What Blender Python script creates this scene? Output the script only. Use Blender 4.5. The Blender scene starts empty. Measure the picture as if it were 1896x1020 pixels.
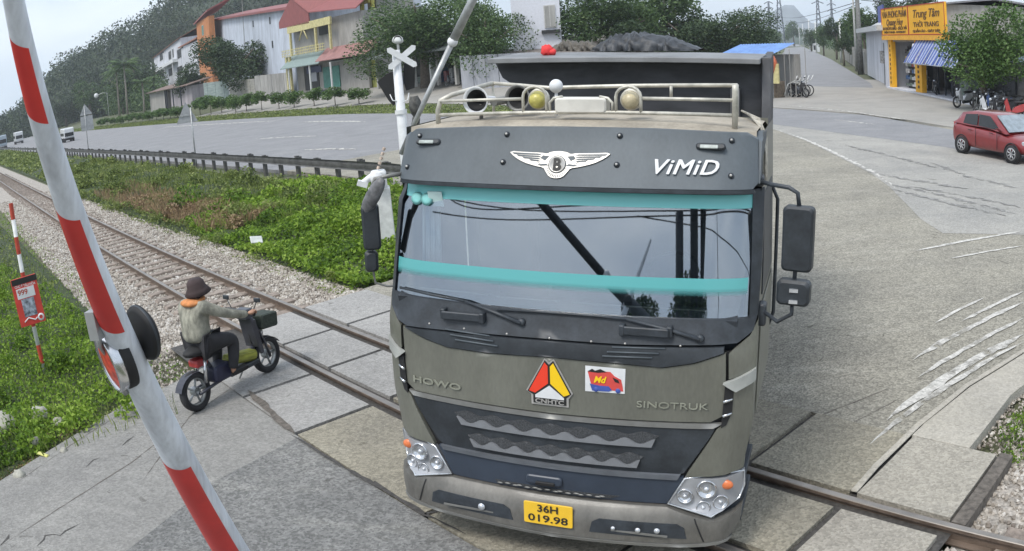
import bpy, bmesh, math, random
import numpy as np
from mathutils import Vector, Matrix
random.seed(7); RNG = np.random.default_rng(11)
PI = math.pi
C = bpy.context.scene.collection
SC = bpy.context.scene

# ---------------------------------------------------------------- camera, world, sun
CX, CY, FP, K3, PITCH, ROLL, K5 = 1128.6551, 454.8543, 1549.1106, 0.0267837, 0.2353259, -0.0673357, 0.0928258
HC = 3.6127
W_PX, H_PX = 1896.0, 1020.0

def ray(u, v):
    "world direction of a pixel of the photograph (measuring only)"
    dx, dy = u - CX, v - CY
    r = math.hypot(dx, dy) + 1e-9; s = r / FP; th = s + K3*s**3 + K5*s**5
    x, y, z = math.sin(th)*dx/r, -math.sin(th)*dy/r, math.cos(th)
    c, s_ = math.cos(ROLL), math.sin(ROLL); x, y = c*x - s_*y, s_*x + c*y
    c, s_ = math.cos(PITCH), math.sin(PITCH)
    return Vector((x, z*c + y*s_, -z*s_ + y*c))
def axis(v):
    x, y, z = v; c, s = math.cos(ROLL), math.sin(ROLL); x, y = c*x - s*y, s*x + c*y
    c, s = math.cos(PITCH), math.sin(PITCH); return Vector((x, z*c + y*s, -z*s + y*c))

cam = bpy.data.cameras.new('camera'); cam_o = bpy.data.objects.new('camera', cam); C.objects.link(cam_o)
cam.type = 'PANO'; cam.panorama_type = 'FISHEYE_LENS_POLYNOMIAL'
cam.fisheye_fov = math.radians(170); cam.sensor_fit = 'HORIZONTAL'
cam.sensor_width = 36.0; cam.sensor_height = 36.0*551/1024
_s = np.linspace(0, 1300/FP, 200); _th = _s + K3*_s**3 + K5*_s**5; _r = _s*FP*36.0/W_PX
_co = np.linalg.lstsq(np.stack([_r, _r**2, _r**3, _r**4], 1), _th, rcond=None)[0]
cam.fisheye_polynomial_k0 = 0.0
cam.fisheye_polynomial_k1, cam.fisheye_polynomial_k2, cam.fisheye_polynomial_k3, cam.fisheye_polynomial_k4 = [-float(c) for c in _co]
cam.shift_x = -(CX - 948.0)/W_PX; cam.shift_y = (CY - 510.0)/H_PX
cam.clip_start = 0.05; cam.clip_end = 12000
cam_o.matrix_world = Matrix.Translation((0, 0, HC)) @ Matrix((axis((1,0,0)), axis((0,1,0)), -axis((0,0,1)))).transposed().to_4x4()
SC.camera = cam_o

SUN_EL, SUN_AZ = math.radians(56), math.radians(215)      # high, veiled sun behind the camera's left shoulder
world = bpy.data.worlds.new('World'); SC.world = world; world.use_nodes = True
wn = world.node_tree; bg = wn.nodes['Background']
sky = wn.nodes.new('ShaderNodeTexSky'); sky.sky_type = 'NISHITA'; sky.sun_disc = False
sky.sun_elevation = SUN_EL; sky.sun_rotation = SUN_AZ; sky.air_density = 1.4; sky.dust_density = 4.0; sky.ozone_density = 1.5
tcw = wn.nodes.new('ShaderNodeTexCoord'); nzw = wn.nodes.new('ShaderNodeTexNoise'); nzw.inputs['Scale'].default_value = 3.0; nzw.inputs['Detail'].default_value = 5
mpw = wn.nodes.new('ShaderNodeMapping'); mpw.inputs['Scale'].default_value = (1, 1, 3.5)
crw = wn.nodes.new('ShaderNodeValToRGB'); crw.color_ramp.elements[0].position = .3; crw.color_ramp.elements[1].position = .75
crw.color_ramp.elements[0].color = (4.3, 5.2, 6.5, 1); crw.color_ramp.elements[1].color = (8.6, 9.1, 9.6, 1)
mxw = wn.nodes.new('ShaderNodeMixRGB'); mxw.inputs[0].default_value = .82
wn.links.new(tcw.outputs['Generated'], mpw.inputs[0]); wn.links.new(mpw.outputs[0], nzw.inputs['Vector'])
wn.links.new(nzw.outputs['Fac'], crw.inputs[0]); wn.links.new(sky.outputs[0], mxw.inputs[1]); wn.links.new(crw.outputs[0], mxw.inputs[2])
wn.links.new(mxw.outputs[0], bg.inputs['Color']); bg.inputs['Strength'].default_value = .09
sun = bpy.data.lights.new('sun', 'SUN'); sun.energy = 1.5; sun.angle = math.radians(18); sun.color = (1, .965, .91)
sun_o = bpy.data.objects.new('sun', sun); C.objects.link(sun_o)
_sd = Vector((math.sin(SUN_AZ)*math.cos(SUN_EL), math.cos(SUN_AZ)*math.cos(SUN_EL), math.sin(SUN_EL)))
sun_o.rotation_euler = _sd.to_track_quat('Z', 'Y').to_euler(); sun_o.location = _sd*60
SC.view_settings.view_transform = 'Standard'; SC.view_settings.look = 'None'
SC.view_settings.exposure = 0.92; SC.view_settings.gamma = 1.0; SC.view_settings.use_curve_mapping = False
SC.render.engine = 'CYCLES'; SC.cycles.max_bounces = 6; SC.cycles.transparent_max_bounces = 24
SC.cycles.volume_bounces = 1; SC.cycles.use_denoising = True

# ---------------------------------------------------------------- frames of the place: a along the rails, s across them
AZ, OF = -0.8122870, 5.1542812
DR = Vector((math.sin(AZ), math.cos(AZ), 0)); NR = Vector((math.cos(AZ), -math.sin(AZ), 0))
RAIL_ANG = math.atan2(DR.y, DR.x)
def W(a, s, z=0.0):
    v = DR*a + NR*(s + OF); return Vector((v.x, v.y, z))
def rc(P): return (P[0]*DR.x + P[1]*DR.y, P[0]*NR.x + P[1]*NR.y - OF)
def sstep(x, a, b):
    t = min(1, max(0, (x-a)/(b-a))); return t*t*(3-2*t)
def Zt(a, s):
    "height of the terrain"
    w = sstep(a, 34, 60)*(1 - sstep(DR.x*a + NR.x*(s + OF), -6, 6))
    return w*(.30*sstep(s, 20, 28) + .5*sstep(s, 28, 34) + 1.1*sstep(s, 34, 46) + 2.0*sstep(s, 60, 110))
def at(u, v, z=0.0):
    r = ray(u, v); t = (z - HC)/r.z; return Vector((r.x*t, r.y*t, z))
def hit(u, v, dz=0.0):
    "where a pixel's ray meets the terrain"
    r = ray(u, v); r = r/math.hypot(r.x, r.y); d = 3.0
    while d < 900:
        P = r*d; z = P.z + HC; g = Zt(*rc(P)) + dz
        if z <= g: return Vector((P.x, P.y, g))
        d *= 1.004
    return Vector((P.x, P.y, dz))
def atd(u, v, d):
    r = ray(u, v); t = d/math.hypot(r.x, r.y); return Vector((r.x*t, r.y*t, HC + r.z*t))
def ztop(P, u, v):
    "height above P at which pixel row v is reached"
    d = math.hypot(P[0], P[1]); return atd(u, v, d).z

# ---------------------------------------------------------------- materials
MATS = {}
def nodes_of(name):
    m = bpy.data.materials.new(name); m.use_nodes = True; return m, m.node_tree, m.node_tree.nodes['Principled BSDF']
def mat(name, col, rough=.6, metal=0., var=.12, scale=6., bump=0., bscale=40., col2=None, spec=.5, coat=0., alpha=1., fine=0., tr=0., stretch=None, detail=5, world=False, emit=0):
    if name in MATS: return MATS[name]
    m, nt, b = nodes_of(name); L = nt.links
    b.inputs['Roughness'].default_value = rough; b.inputs['Metallic'].default_value = metal
    b.inputs['Specular IOR Level'].default_value = spec; b.inputs['Coat Weight'].default_value = coat; b.inputs['Coat Roughness'].default_value = .08
    if alpha < 1: b.inputs['Alpha'].default_value = alpha
    tc = nt.nodes.new('ShaderNodeTexCoord'); src = tc.outputs['Object']
    if world:
        g = nt.nodes.new('ShaderNodeNewGeometry'); src = g.outputs['Position']
    if stretch:
        mp = nt.nodes.new('ShaderNodeMapping'); mp.inputs['Scale'].default_value = stretch; L.new(src, mp.inputs[0]); src = mp.outputs[0]
    nz = nt.nodes.new('ShaderNodeTexNoise'); nz.inputs['Scale'].default_value = scale; nz.inputs['Detail'].default_value = detail; nz.inputs['Roughness'].default_value = .62
    L.new(src, nz.inputs['Vector'])
    c1 = [max(0, c*(1-var)) for c in col]; c2 = list(col2) if col2 else [min(1, c*(1+var)) for c in col]
    cr = nt.nodes.new('ShaderNodeValToRGB'); cr.color_ramp.elements[0].position = .36; cr.color_ramp.elements[1].position = .64
    cr.color_ramp.elements[0].color = (*c1, 1); cr.color_ramp.elements[1].color = (*c2, 1)
    L.new(nz.outputs['Fac'], cr.inputs[0]); out = cr.outputs[0]
    if fine:
        n2 = nt.nodes.new('ShaderNodeTexNoise'); n2.inputs['Scale'].default_value = bscale; n2.inputs['Detail'].default_value = 3; L.new(src, n2.inputs['Vector'])
        r2 = nt.nodes.new('ShaderNodeMapRange'); r2.inputs[1].default_value = .3; r2.inputs[2].default_value = .7; r2.inputs[3].default_value = 1-fine; r2.inputs[4].default_value = 1+fine
        L.new(n2.outputs['Fac'], r2.inputs[0])
        mu = nt.nodes.new('ShaderNodeVectorMath'); mu.operation = 'SCALE'; L.new(out, mu.inputs[0]); L.new(r2.outputs[0], mu.inputs['Scale']); out = mu.outputs[0]
    L.new(out, b.inputs['Base Color'])
    if bump:
        n3 = nt.nodes.new('ShaderNodeTexNoise'); n3.inputs['Scale'].default_value = bscale; n3.inputs['Detail'].default_value = 4; L.new(src, n3.inputs['Vector'])
        bp = nt.nodes.new('ShaderNodeBump'); bp.inputs['Strength'].default_value = bump; bp.inputs['Distance'].default_value = .02
        L.new(n3.outputs['Fac'], bp.inputs['Height']); L.new(bp.outputs[0], b.inputs['Normal'])
    if tr:
        t = nt.nodes.new('ShaderNodeBsdfTranslucent'); L.new(out, t.inputs[0]); mx = nt.nodes.new('ShaderNodeMixShader'); mx.inputs[0].default_value = tr
        L.new(b.outputs[0], mx.inputs[1]); L.new(t.outputs[0], mx.inputs[2]); L.new(mx.outputs[0], nt.nodes['Material Output'].inputs[0])
    MATS[name] = m; return m
def pavement(name, base, dark, light, aggregate=.35, patch=.5, seams=None):
    "worn paving: large stains, mid wear and visible aggregate"
    m, nt, b = nodes_of(name); L = nt.links; N = nt.nodes
    g = N.new('ShaderNodeNewGeometry'); pos = g.outputs['Position']
    def noise(sc, det=6, ro=.65, dist=0, stretch=None):
        n = N.new('ShaderNodeTexNoise'); n.inputs['Scale'].default_value = sc; n.inputs['Detail'].default_value = det; n.inputs['Roughness'].default_value = ro; n.inputs['Distortion'].default_value = dist
        s = pos
        if stretch:
            mp = N.new('ShaderNodeMapping'); mp.inputs['Rotation'].default_value = (0, 0, stretch[0]); mp.inputs['Scale'].default_value = (stretch[1], stretch[2], 1); L.new(pos, mp.inputs[0]); s = mp.outputs[0]
        L.new(s, n.inputs['Vector']); return n.outputs['Fac']
    def ramp(f, a, c, ca, cb):
        r = N.new('ShaderNodeValToRGB'); r.color_ramp.elements[0].position = a; r.color_ramp.elements[1].position = c
        r.color_ramp.elements[0].color = (*ca, 1); r.color_ramp.elements[1].color = (*cb, 1); L.new(f, r.inputs[0]); return r.outputs[0]
    def mix(f, a, c, mode='MIX', fac=None):
        x = N.new('ShaderNodeMixRGB'); x.blend_type = mode
        if f is None: x.inputs[0].default_value = fac
        else: L.new(f, x.inputs[0])
        L.new(a, x.inputs[1]); L.new(c, x.inputs[2]); return x.outputs[0]
    c = ramp(noise(.55, 7, .62, .4), .34, .66, dark, base)
    wear = ramp(noise(1.7, 8, .7, .2, (RAIL_ANG+.9, .35, 1.6)), .5, .72, (0,0,0), (patch,)*3)
    lt = ramp(noise(9, 4), .3, .7, [x*.9 for x in light], light)
    c = mix(wear, c, lt)
    v = N.new('ShaderNodeTexVoronoi'); v.inputs['Scale'].default_value = 46; L.new(pos, v.inputs['Vector'])
    vm = N.new('ShaderNodeTexVoronoi'); vm.inputs['Scale'].default_value = 17; L.new(pos, vm.inputs['Vector'])
    sp = N.new('ShaderNodeSeparateColor'); L.new(v.outputs['Color'], sp.inputs[0])
    sp2 = N.new('ShaderNodeSeparateColor'); L.new(vm.outputs['Color'], sp2.inputs[0])
    k = ramp(sp.outputs[0], .1, .95, (1-aggregate,)*3, (1+aggregate*.9,)*3)
    c = mix(None, c, k, 'MULTIPLY', 1.0)
    k2 = ramp(sp2.outputs[0], .02, .98, (1-aggregate*.32,)*3, (1+aggregate*.32,)*3); c = mix(None, c, k2, 'MULTIPLY', 1.0)
    spots = ramp(noise(3.3, 2, .5, 1.5), .70, .73, (1,1,1), (.45,.44,.42)); c = mix(None, c, spots, 'MULTIPLY', .6)
    L.new(c, b.inputs['Base Color']); b.inputs['Roughness'].default_value = .9; b.inputs['Specular IOR Level'].default_value = .25
    bp = N.new('ShaderNodeBump'); bp.inputs['Strength'].default_value = .5; bp.inputs['Distance'].default_value = .012; L.new(v.outputs['Distance'], bp.inputs['Height']); L.new(bp.outputs[0], b.inputs['Normal'])
    MATS[name] = m; return m
def leafmat(name, cols, tr=.25, rough=.6, scale=.9):
    "leaf colours vary from clump to clump"
    m, nt, b = nodes_of(name); L = nt.links; N = nt.nodes
    g = N.new('ShaderNodeNewGeometry')
    nz = N.new('ShaderNodeTexNoise'); nz.inputs['Scale'].default_value = scale; nz.inputs['Detail'].default_value = 3; L.new(g.outputs['Position'], nz.inputs['Vector'])
    ri = N.new('ShaderNodeMath'); ri.operation = 'MULTIPLY_ADD'; ri.inputs[1].default_value = .5; L.new(g.outputs['Random Per Island'], ri.inputs[0])
    sub = N.new('ShaderNodeMath'); sub.operation = 'SUBTRACT'; L.new(nz.outputs['Fac'], sub.inputs[0]); sub.inputs[1].default_value = .25; L.new(sub.outputs[0], ri.inputs[2])
    cr = N.new('ShaderNodeValToRGB'); L.new(ri.outputs[0], cr.inputs[0])
    n = len(cols); cr.color_ramp.elements[0].position = .15; cr.color_ramp.elements[0].color = (*cols[0], 1); cr.color_ramp.elements[1].position = .85; cr.color_ramp.elements[1].color = (*cols[-1], 1)
    for i in range(1, n-1):
        e = cr.color_ramp.elements.new(.15 + .7*i/(n-1)); e.color = (*cols[i], 1)
    L.new(cr.outputs[0], b.inputs['Base Color']); b.inputs['Roughness'].default_value = rough; b.inputs['Specular IOR Level'].default_value = .3
    t = N.new('ShaderNodeBsdfTranslucent'); L.new(cr.outputs[0], t.inputs[0]); mx = N.new('ShaderNodeMixShader'); mx.inputs[0].default_value = tr
    L.new(b.outputs[0], mx.inputs[1]); L.new(t.outputs[0], mx.inputs[2]); L.new(mx.outputs[0], N['Material Output'].inputs[0])
    MATS[name] = m; return m

# ---------------------------------------------------------------- mesh helpers
def frame(d):
    d = Vector(d).normalized(); u = Vector((0,0,1)) if abs(d.z) < .95 else Vector((1,0,0))
    x = u.cross(d).normalized(); y = d.cross(x); return x, y, d
class MB:
    def __init__(s): s.v = []; s.f = []; s.sm = []; s.mi = []; s.cur = 0
    def add(s, vs, fs, smooth=False):
        o = len(s.v); s.v += [tuple(v) for v in vs]
        for f in fs: s.f.append([i+o for i in f]); s.sm.append(smooth); s.mi.append(s.cur)
        return s
    def mat(s, i): s.cur = i; return s
    def box(s, c, size, rot=None, taper=1.0):
        hx, hy, hz = [k/2 for k in size]; c = Vector(c)
        P = [Vector((x*(taper if z > 0 else 1), y*(taper if z > 0 else 1), z)) for z in (-hz, hz) for x, y in ((-hx,-hy),(hx,-hy),(hx,hy),(-hx,hy))]
        if rot is not None: P = [rot @ p for p in P]
        return s.add([c+p for p in P], [(0,3,2,1),(4,5,6,7),(0,1,5,4),(1,2,6,5),(2,3,7,6),(3,0,4,7)])
    def rbox(s, c, size, r=.02, rot=None, n=3):
        "box with rounded vertical-profile corners in x,z and chamfered front and back"
        hx, hy, hz = [k/2 for k in size]; r = min(r, hx*.98, hz*.98); c = Vector(c); ring = []
        for sx, sz, a0 in ((1,1,0),(-1,1,PI/2),(-1,-1,PI),(1,-1,1.5*PI)):
            for k in range(n+1):
                a = a0 + PI/2*k/n; ring.append((sx*(hx-r)+r*math.cos(a), sz*(hz-r)+r*math.sin(a)))
        ch = min(r*.5, hy*.5); m = len(ring); vs = []
        for y, k in ((-hy, 1), (-hy+ch, 0), (hy-ch, 0), (hy, 1)):
            for x, z in ring:
                q = 1 - k*ch/max(hx, .001); w = 1 - k*ch/max(hz, .001); vs.append(Vector((x*q, y, z*w)))
        if rot is not None: vs = [rot @ p for p in vs]
        fs = [[i for i in range(m)], [3*m+i for i in reversed(range(m))]]
        for l in range(3):
            for i in range(m):
                j = (i+1) % m; fs.append((l*m+i, (l+1)*m+i, (l+1)*m+j, l*m+j))
        return s.add([c+p for p in vs], fs)
    def tube(s, path, r, n=10, cap=True, closed=False):
        P = [Vector(p) for p in path]; R = r if isinstance(r, (list, tuple)) else [r]*len(P); vs = []; fs = []
        for i, p in enumerate(P):
            a = P[i-1] if (i or closed) else p; b = P[(i+1) % len(P)] if (i < len(P)-1 or closed) else p
            x, y, d = frame(b-a)
            if i == 0: X = x
            else: X = (X - d*X.dot(d)).normalized()
            Y = d.cross(X)
            for k in range(n):
                t = 2*PI*k/n; vs.append(p + (X*math.cos(t) + Y*math.sin(t))*R[i])
        m = len(P)
        for i in range(m if closed else m-1):
            j = (i+1) % m
            for k in range(n):
                l = (k+1) % n; fs.append((i*n+k, i*n+l, j*n+l, j*n+k))
        s.add(vs, fs, True)
        if cap and not closed:
            s.add(vs[:n], [list(reversed(range(n)))]); s.add(vs[-n:], [list(range(n))])
        return s
    def lathe(s, prof, o=(0,0,0), d=(0,0,1), n=24, smooth=True):
        "prof: (radius, height) along d"
        x, y, d = frame(d); o = Vector(o); vs = []; fs = []
        for r, h in prof:
            for k in range(n):
                t = 2*PI*k/n; vs.append(o + d*h + (x*math.cos(t) + y*math.sin(t))*max(r, 1e-4))
        for i in range(len(prof)-1):
            for k in range(n):
                l = (k+1) % n; fs.append((i*n+k, i*n+l, (i+1)*n+l, (i+1)*n+k))
        return s.add(vs, fs, smooth)
    def ball(s, c, r, n=14, m=9, rot=None, lump=0, seed=0):
        R = r if isinstance(r, (list, tuple)) else (r, r, r); vs = []; fs = []; rn = random.Random(seed)
        for i in range(m+1):
            a = -PI/2 + PI*i/m
            for k in range(n):
                t = 2*PI*k/n; q = 1 + lump*(rn.random()-.5) if 0 < i < m else 1
                p = Vector((R[0]*math.cos(a)*math.cos(t)*q, R[1]*math.cos(a)*math.sin(t)*q, R[2]*math.sin(a)*q))
                if rot is not None: p = rot @ p
                vs.append(Vector(c)+p)
        for i in range(m):
            for k in range(n):
                l = (k+1) % n; fs.append((i*n+k, i*n+l, (i+1)*n+l, (i+1)*n+k))
        return s.add(vs, fs, True)
    def prism(s, pts, d, flip=False):
        "pts: planar 3D loop, d: extrusion vector"
        n = len(pts); P = [Vector(p) for p in pts]; Q = [p + Vector(d) for p in P]
        fs = [list(reversed(range(n))), [n+i for i in range(n)]] + [(i, (i+1) % n, n+(i+1) % n, n+i) for i in range(n)]
        return s.add(P+Q, fs)
    def quad(s, a, b, c, d): return s.add([a, b, c, d], [(0,1,2,3)])
    def build(s, name, mats, parent=None, bevel=0):
        me = bpy.data.meshes.new(name); me.from_pydata(s.v, [], s.f)
        me.polygons.foreach_set('use_smooth', s.sm); me.polygons.foreach_set('material_index', s.mi)
        for m in (mats if isinstance(mats, (list, tuple)) else [mats]): me.materials.append(m)
        bm = bmesh.new(); bm.from_mesh(me); bmesh.ops.remove_doubles(bm, verts=bm.verts, dist=1e-5)
        if len(bm.faces) < 40000: bmesh.ops.recalc_face_normals(bm, faces=bm.faces)
        bm.to_mesh(me); bm.free(); me.update()
        return link(name, me, parent, bevel)
def link(name, me, parent=None, bevel=0):
    o = bpy.data.objects.new(name, me); C.objects.link(o)
    if parent is not None: o.parent = parent
    if bevel:
        m = o.modifiers.new('bevel', 'BEVEL'); m.width = bevel; m.segments = 2; m.limit_method = 'ANGLE'; m.angle_limit = math.radians(40)
    return o
def thing(name, label, cat, loc=(0,0,0), rz=0, group=None):
    o = bpy.data.objects.new(name, None); C.objects.link(o); o.location = loc; o.rotation_euler = (0, 0, rz); o.empty_display_size = .1
    return tag(o, label, cat, group)
def tag(o, label=None, cat=None, group=None, kind=None):
    if label: o['label'] = label
    if cat: o['category'] = cat
    if group: o['group'] = group
    if kind: o['kind'] = kind
    return o
def struct(o): o['kind'] = 'structure'; return o
def copy_tree(o, parent=None):
    c = o.copy(); C.objects.link(c)
    if parent is not None: c.parent = parent
    for ch in list(o.children): copy_tree(ch, c)
    return c
def np_mesh(name, V, F, mats, smooth=False, parent=None):
    "V (n,3), F (m,k) arrays"
    me = bpy.data.meshes.new(name); k = F.shape[1]; m = len(F)
    me.vertices.add(len(V)); me.vertices.foreach_set('co', V.astype(np.float32).ravel())
    me.loops.add(m*k); me.loops.foreach_set('vertex_index', F.astype(np.int32).ravel())
    me.polygons.add(m); me.polygons.foreach_set('loop_start', np.arange(m, dtype=np.int32)*k)
    try: me.polygons.foreach_set('loop_total', np.full(m, k, dtype=np.int32))
    except Exception: pass
    me.polygons.foreach_set('use_smooth', np.full(m, smooth)); me.update(calc_edges=True)
    for q in (mats if isinstance(mats, (list, tuple)) else [mats]): me.materials.append(q)
    return link(name, me, parent)
def scatter(P, size, tmpl, faces, tilt=1.0, up=None):
    "place a template at points P with random turns; returns V, F"
    n = len(P); t = RNG.uniform(0, 2*PI, n); 
    ax = RNG.normal(size=(n, 3)); ax[:, 2] = np.abs(ax[:, 2]) + (0 if up is None else up); ax /= np.linalg.norm(ax, axis=1)[:, None]   # normal
    r = RNG.normal(size=(n, 3)); x = np.cross(ax, r); x /= np.linalg.norm(x, axis=1)[:, None]; y = np.cross(ax, x)
    T = np.asarray(tmpl, float); sz = np.asarray(size).reshape(-1, 1, 1) if np.ndim(size) else size
    V = (x[:, None, :]*T[None, :, 0:1] + y[:, None, :]*T[None, :, 1:2] + ax[:, None, :]*T[None, :, 2:3])*sz + P[:, None, :]
    F = np.asarray(faces)[None] + (np.arange(n)*len(T))[:, None, None]
    return V.reshape(-1, 3), F.reshape(-1, F.shape[-1])
LEAF = [(-.5, 0, 0), (0, -.32, .08), (.5, 0, 0), (0, .32, .08)]; LEAF_F = [(0, 1, 2, 3)]
def text_mesh(name, body, size, fn, m, parent, width=None, shear=0, depth=.002, weight=0, space=1.0):
    cu = bpy.data.curves.new(name, 'FONT'); cu.body = body; cu.size = size; cu.align_x = 'CENTER'; cu.align_y = 'CENTER'; cu.shear = shear
    cu.extrude = depth; cu.offset = weight; cu.resolution_u = 3; cu.space_character = space
    o = bpy.data.objects.new(name, cu); C.objects.link(o); dg = bpy.context.evaluated_depsgraph_get()
    me = bpy.data.meshes.new_from_object(o.evaluated_get(dg)); bpy.data.objects.remove(o); bpy.data.curves.remove(cu)
    xs = [v.co.x for v in me.vertices]; k = 1
    if width and xs: k = width/(max(xs)-min(xs))
    for v in me.vertices: v.co = fn(v.co.x*k, v.co.y, v.co.z)
    me.materials.clear(); me.materials.append(m); me.update()
    return link(name, me, parent)
# ---------------------------------------------------------------- ground, roads, rails
M_soil = mat('soil', (.115, .105, .07), .95, var=.3, scale=1.3, bump=.6, bscale=14, col2=(.10, .125, .05), world=True, fine=.3)
M_near = pavement('worn_asphalt', (.30, .282, .235), (.225, .213, .182), (.385, .365, .315), .28, .6)
M_conc = pavement('pale_concrete', (.275, .268, .250), (.205, .200, .19), (.345, .335, .312), .16, .5)
M_mid = pavement('dark_asphalt', (.20, .198, .19), (.135, .136, .134), (.30, .295, .27), .30, .6)
M_slab = pavement('slab_concrete', (.335, .325, .31), (.26, .255, .245), (.39, .38, .36), .16, .5)
M_slab3 = pavement('beige_slab', (.36, .335, .285), (.28, .26, .225), (.43, .405, .355), .18, .5)
M_slab2 = pavement('stained_slab', (.30, .275, .215), (.215, .20, .165), (.36, .335, .27), .22, .5)
M_hw = pavement('highway_asphalt', (.255, .255, .262), (.205, .207, .215), (.33, .32, .31), .14, .5)
M_dust = pavement('dusty_paving', (.345, .333, .305), (.265, .26, .245), (.42, .405, .365), .16, .5)
M_fore = pavement('forecourt_concrete', (.335, .318, .29), (.27, .26, .24), (.40, .38, .345), .08, .4)
M_kerb = pavement('kerb_stone', (.44, .41, .35), (.34, .32, .28), (.50, .47, .42), .12, .4)
M_paint = mat('road_paint', (.50, .485, .45), .85, var=.2, scale=14, world=True, fine=.25)
def broken(m, lo, hi, scale):
    "paint worn through in patches"
    nt = m.node_tree; N = nt.nodes; g = N.new('ShaderNodeNewGeometry'); n = N.new('ShaderNodeTexNoise'); n.inputs['Scale'].default_value = scale; n.inputs['Detail'].default_value = 6
    r = N.new('ShaderNodeMapRange'); r.inputs[1].default_value = lo; r.inputs[2].default_value = hi; nt.links.new(g.outputs['Position'], n.inputs['Vector']); nt.links.new(n.outputs['Fac'], r.inputs[0]); nt.links.new(r.outputs[0], N['Principled BSDF'].inputs['Alpha'])
broken(M_paint, .31, .50, 4)
M_tar = mat('tar_seam', (.06, .056, .052), .85, var=.35, scale=22, world=True)
M_brown = mat('seam_filler', (.12, .105, .09), .9, var=.35, scale=16, world=True, bump=.4)

def sheet(name, pts, z, m, skirt=.0, follow=False, cell=4.0, label=None, keep=False):
    bm = bmesh.new(); vs = [bm.verts.new((p[0], p[1], 0)) for p in pts]; bm.faces.new(vs)
    if follow:
        a0, a1 = min(p[0] for p in pts), max(p[0] for p in pts); s0, s1 = min(p[1] for p in pts), max(p[1] for p in pts)
        x = 34.0
        while x < a1:
            if x > a0: bmesh.ops.bisect_plane(bm, geom=bm.verts[:]+bm.edges[:]+bm.faces[:], plane_co=(x, 0, 0), plane_no=(1, 0, 0))
            x += cell if x < 110 else 40
        y = 20.0
        while y < min(s1, 112):
            if y > s0: bmesh.ops.bisect_plane(bm, geom=bm.verts[:]+bm.edges[:]+bm.faces[:], plane_co=(0, y, 0), plane_no=(0, 1, 0))
            y += 2.0
    bm.normal_update(); bmesh.ops.triangulate(bm, faces=[f for f in bm.faces if len(f.verts) > 4], ngon_method='EAR_CLIP')
    if skirt:
        eb = [e for e in bm.edges if e.is_boundary]; r = bmesh.ops.extrude_edge_only(bm, edges=eb)
        low = {v for v in r['geom'] if isinstance(v, bmesh.types.BMVert)}
    else: low = set()
    for v in bm.verts:
        a, s = v.co.x, v.co.y; p = W(a, s, Zt(a, s) + z - (skirt if v in low else 0)); v.co = p
    bmesh.ops.recalc_face_normals(bm, faces=bm.faces)
    if sum(f.normal.z*f.calc_area() for f in bm.faces) < 0:
        for f in bm.faces: f.normal_flip()
    me = bpy.data.meshes.new(name); bm.to_mesh(me); bm.free(); me.materials.append(m)
    o = link(name, me)
    return o if keep else struct(o)

def ground():
    A = [-900, -400, -150, -60, -20, 0, 10, 20, 30] + [34+3*i for i in range(14)] + [80, 95, 120, 160, 220, 320, 500, 900, 1600, 3500]
    S = [-900, -400, -150, -60, -20, -6, 0, 5, 10, 15, 18] + [20+1.5*i for i in range(20)] + [55, 60, 66, 72, 80, 90, 100, 110, 140, 200, 400, 900, 1800, 4000]
    V = np.array([tuple(W(a, s, Zt(a, s) - .02 - (.06 if abs(s) < 3 else 0))) for a in A for s in S]); n = len(S)
    F = np.array([(i*n+j, (i+1)*n+j, (i+1)*n+j+1, i*n+j+1) for i in range(len(A)-1) for j in range(n-1)])
    o = np_mesh('ground', V, F, M_soil, True); struct(o)
ground()

RZ = .12
# road towards the highway, near side and junction
sheet('approach_road', [(11.75, 2.2), (12.6, 3.4), (15.5, 5.6), (20.0, 7.6), (25, 8.6), (30, 8.6), (30, 26.5), (-40, 26.5), (-60, 20), (-60, 8.9), (-8, 8.5), (-2, 7.6), (.8, 5.9), (1.75, 4.6), (2.13, 3.87), (2.43, 2.61), (2.53, 1.5), (2.55, 1.3), (11.7, 1.3)], RZ, M_near, .25)
sheet('highway', [(30, 8.6), (3000, 8.6), (3000, 27.2), (30, 27.2)], RZ, M_hw, .25, follow=True)
sheet('highway_lane', [(30, 24.0), (30, 31.6), (23, 31.9), (16.6, 29.8), (10.8, 25.7), (5, 23), (-6, 20.5), (-60, 19), (-60, 12), (2, 16.8), (6.3, 19.0), (9.3, 20.6), (13.3, 22.2), (19, 24.9), (26, 26.0)], RZ+.008, M_hw)
sheet('dusty_paving', [(30, 27), (26, 26.2), (19, 25.4), (13.3, 22.7), (9.3, 21.1), (6.3, 19.5), (2, 17.3), (-60, 12.5), (-60, 9), (-6, 8.9), (.5, 9.2), (3.72, 9.6), (5.1, 9.0), (5.9, 9.9), (6.9, 11.4), (7.9, 12.9), (9.2, 14.6), (11.4, 17.0), (14.1, 19.95), (17.7, 23.3), (22, 25.2), (30, 26)], RZ+.004, M_dust)
sheet('forecourt', [(36, 27.2), (36, 60), (20, 62), (-60, 62), (-60, 20.8), (-6, 22.2), (5, 24.2), (11.0, 26.6), (16.6, 30.4), (23, 32.3), (30, 32)], RZ+.002, M_fore, .2, follow=True)
sheet('side_road', [(34.2, 50.6), (25.2, 49.7), (28, 55.3), (68.2, 125.9), (129.7, 231.2), (420, 728), (432, 728), (137.5, 226.5), (76.5, 121), (38, 54)], RZ+.006, M_hw, .2)
sheet('roadside_paving', [(34, 32.2), (110, 31.4), (110, 60), (34, 60)], .012, M_fore, 0, follow=True)
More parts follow.
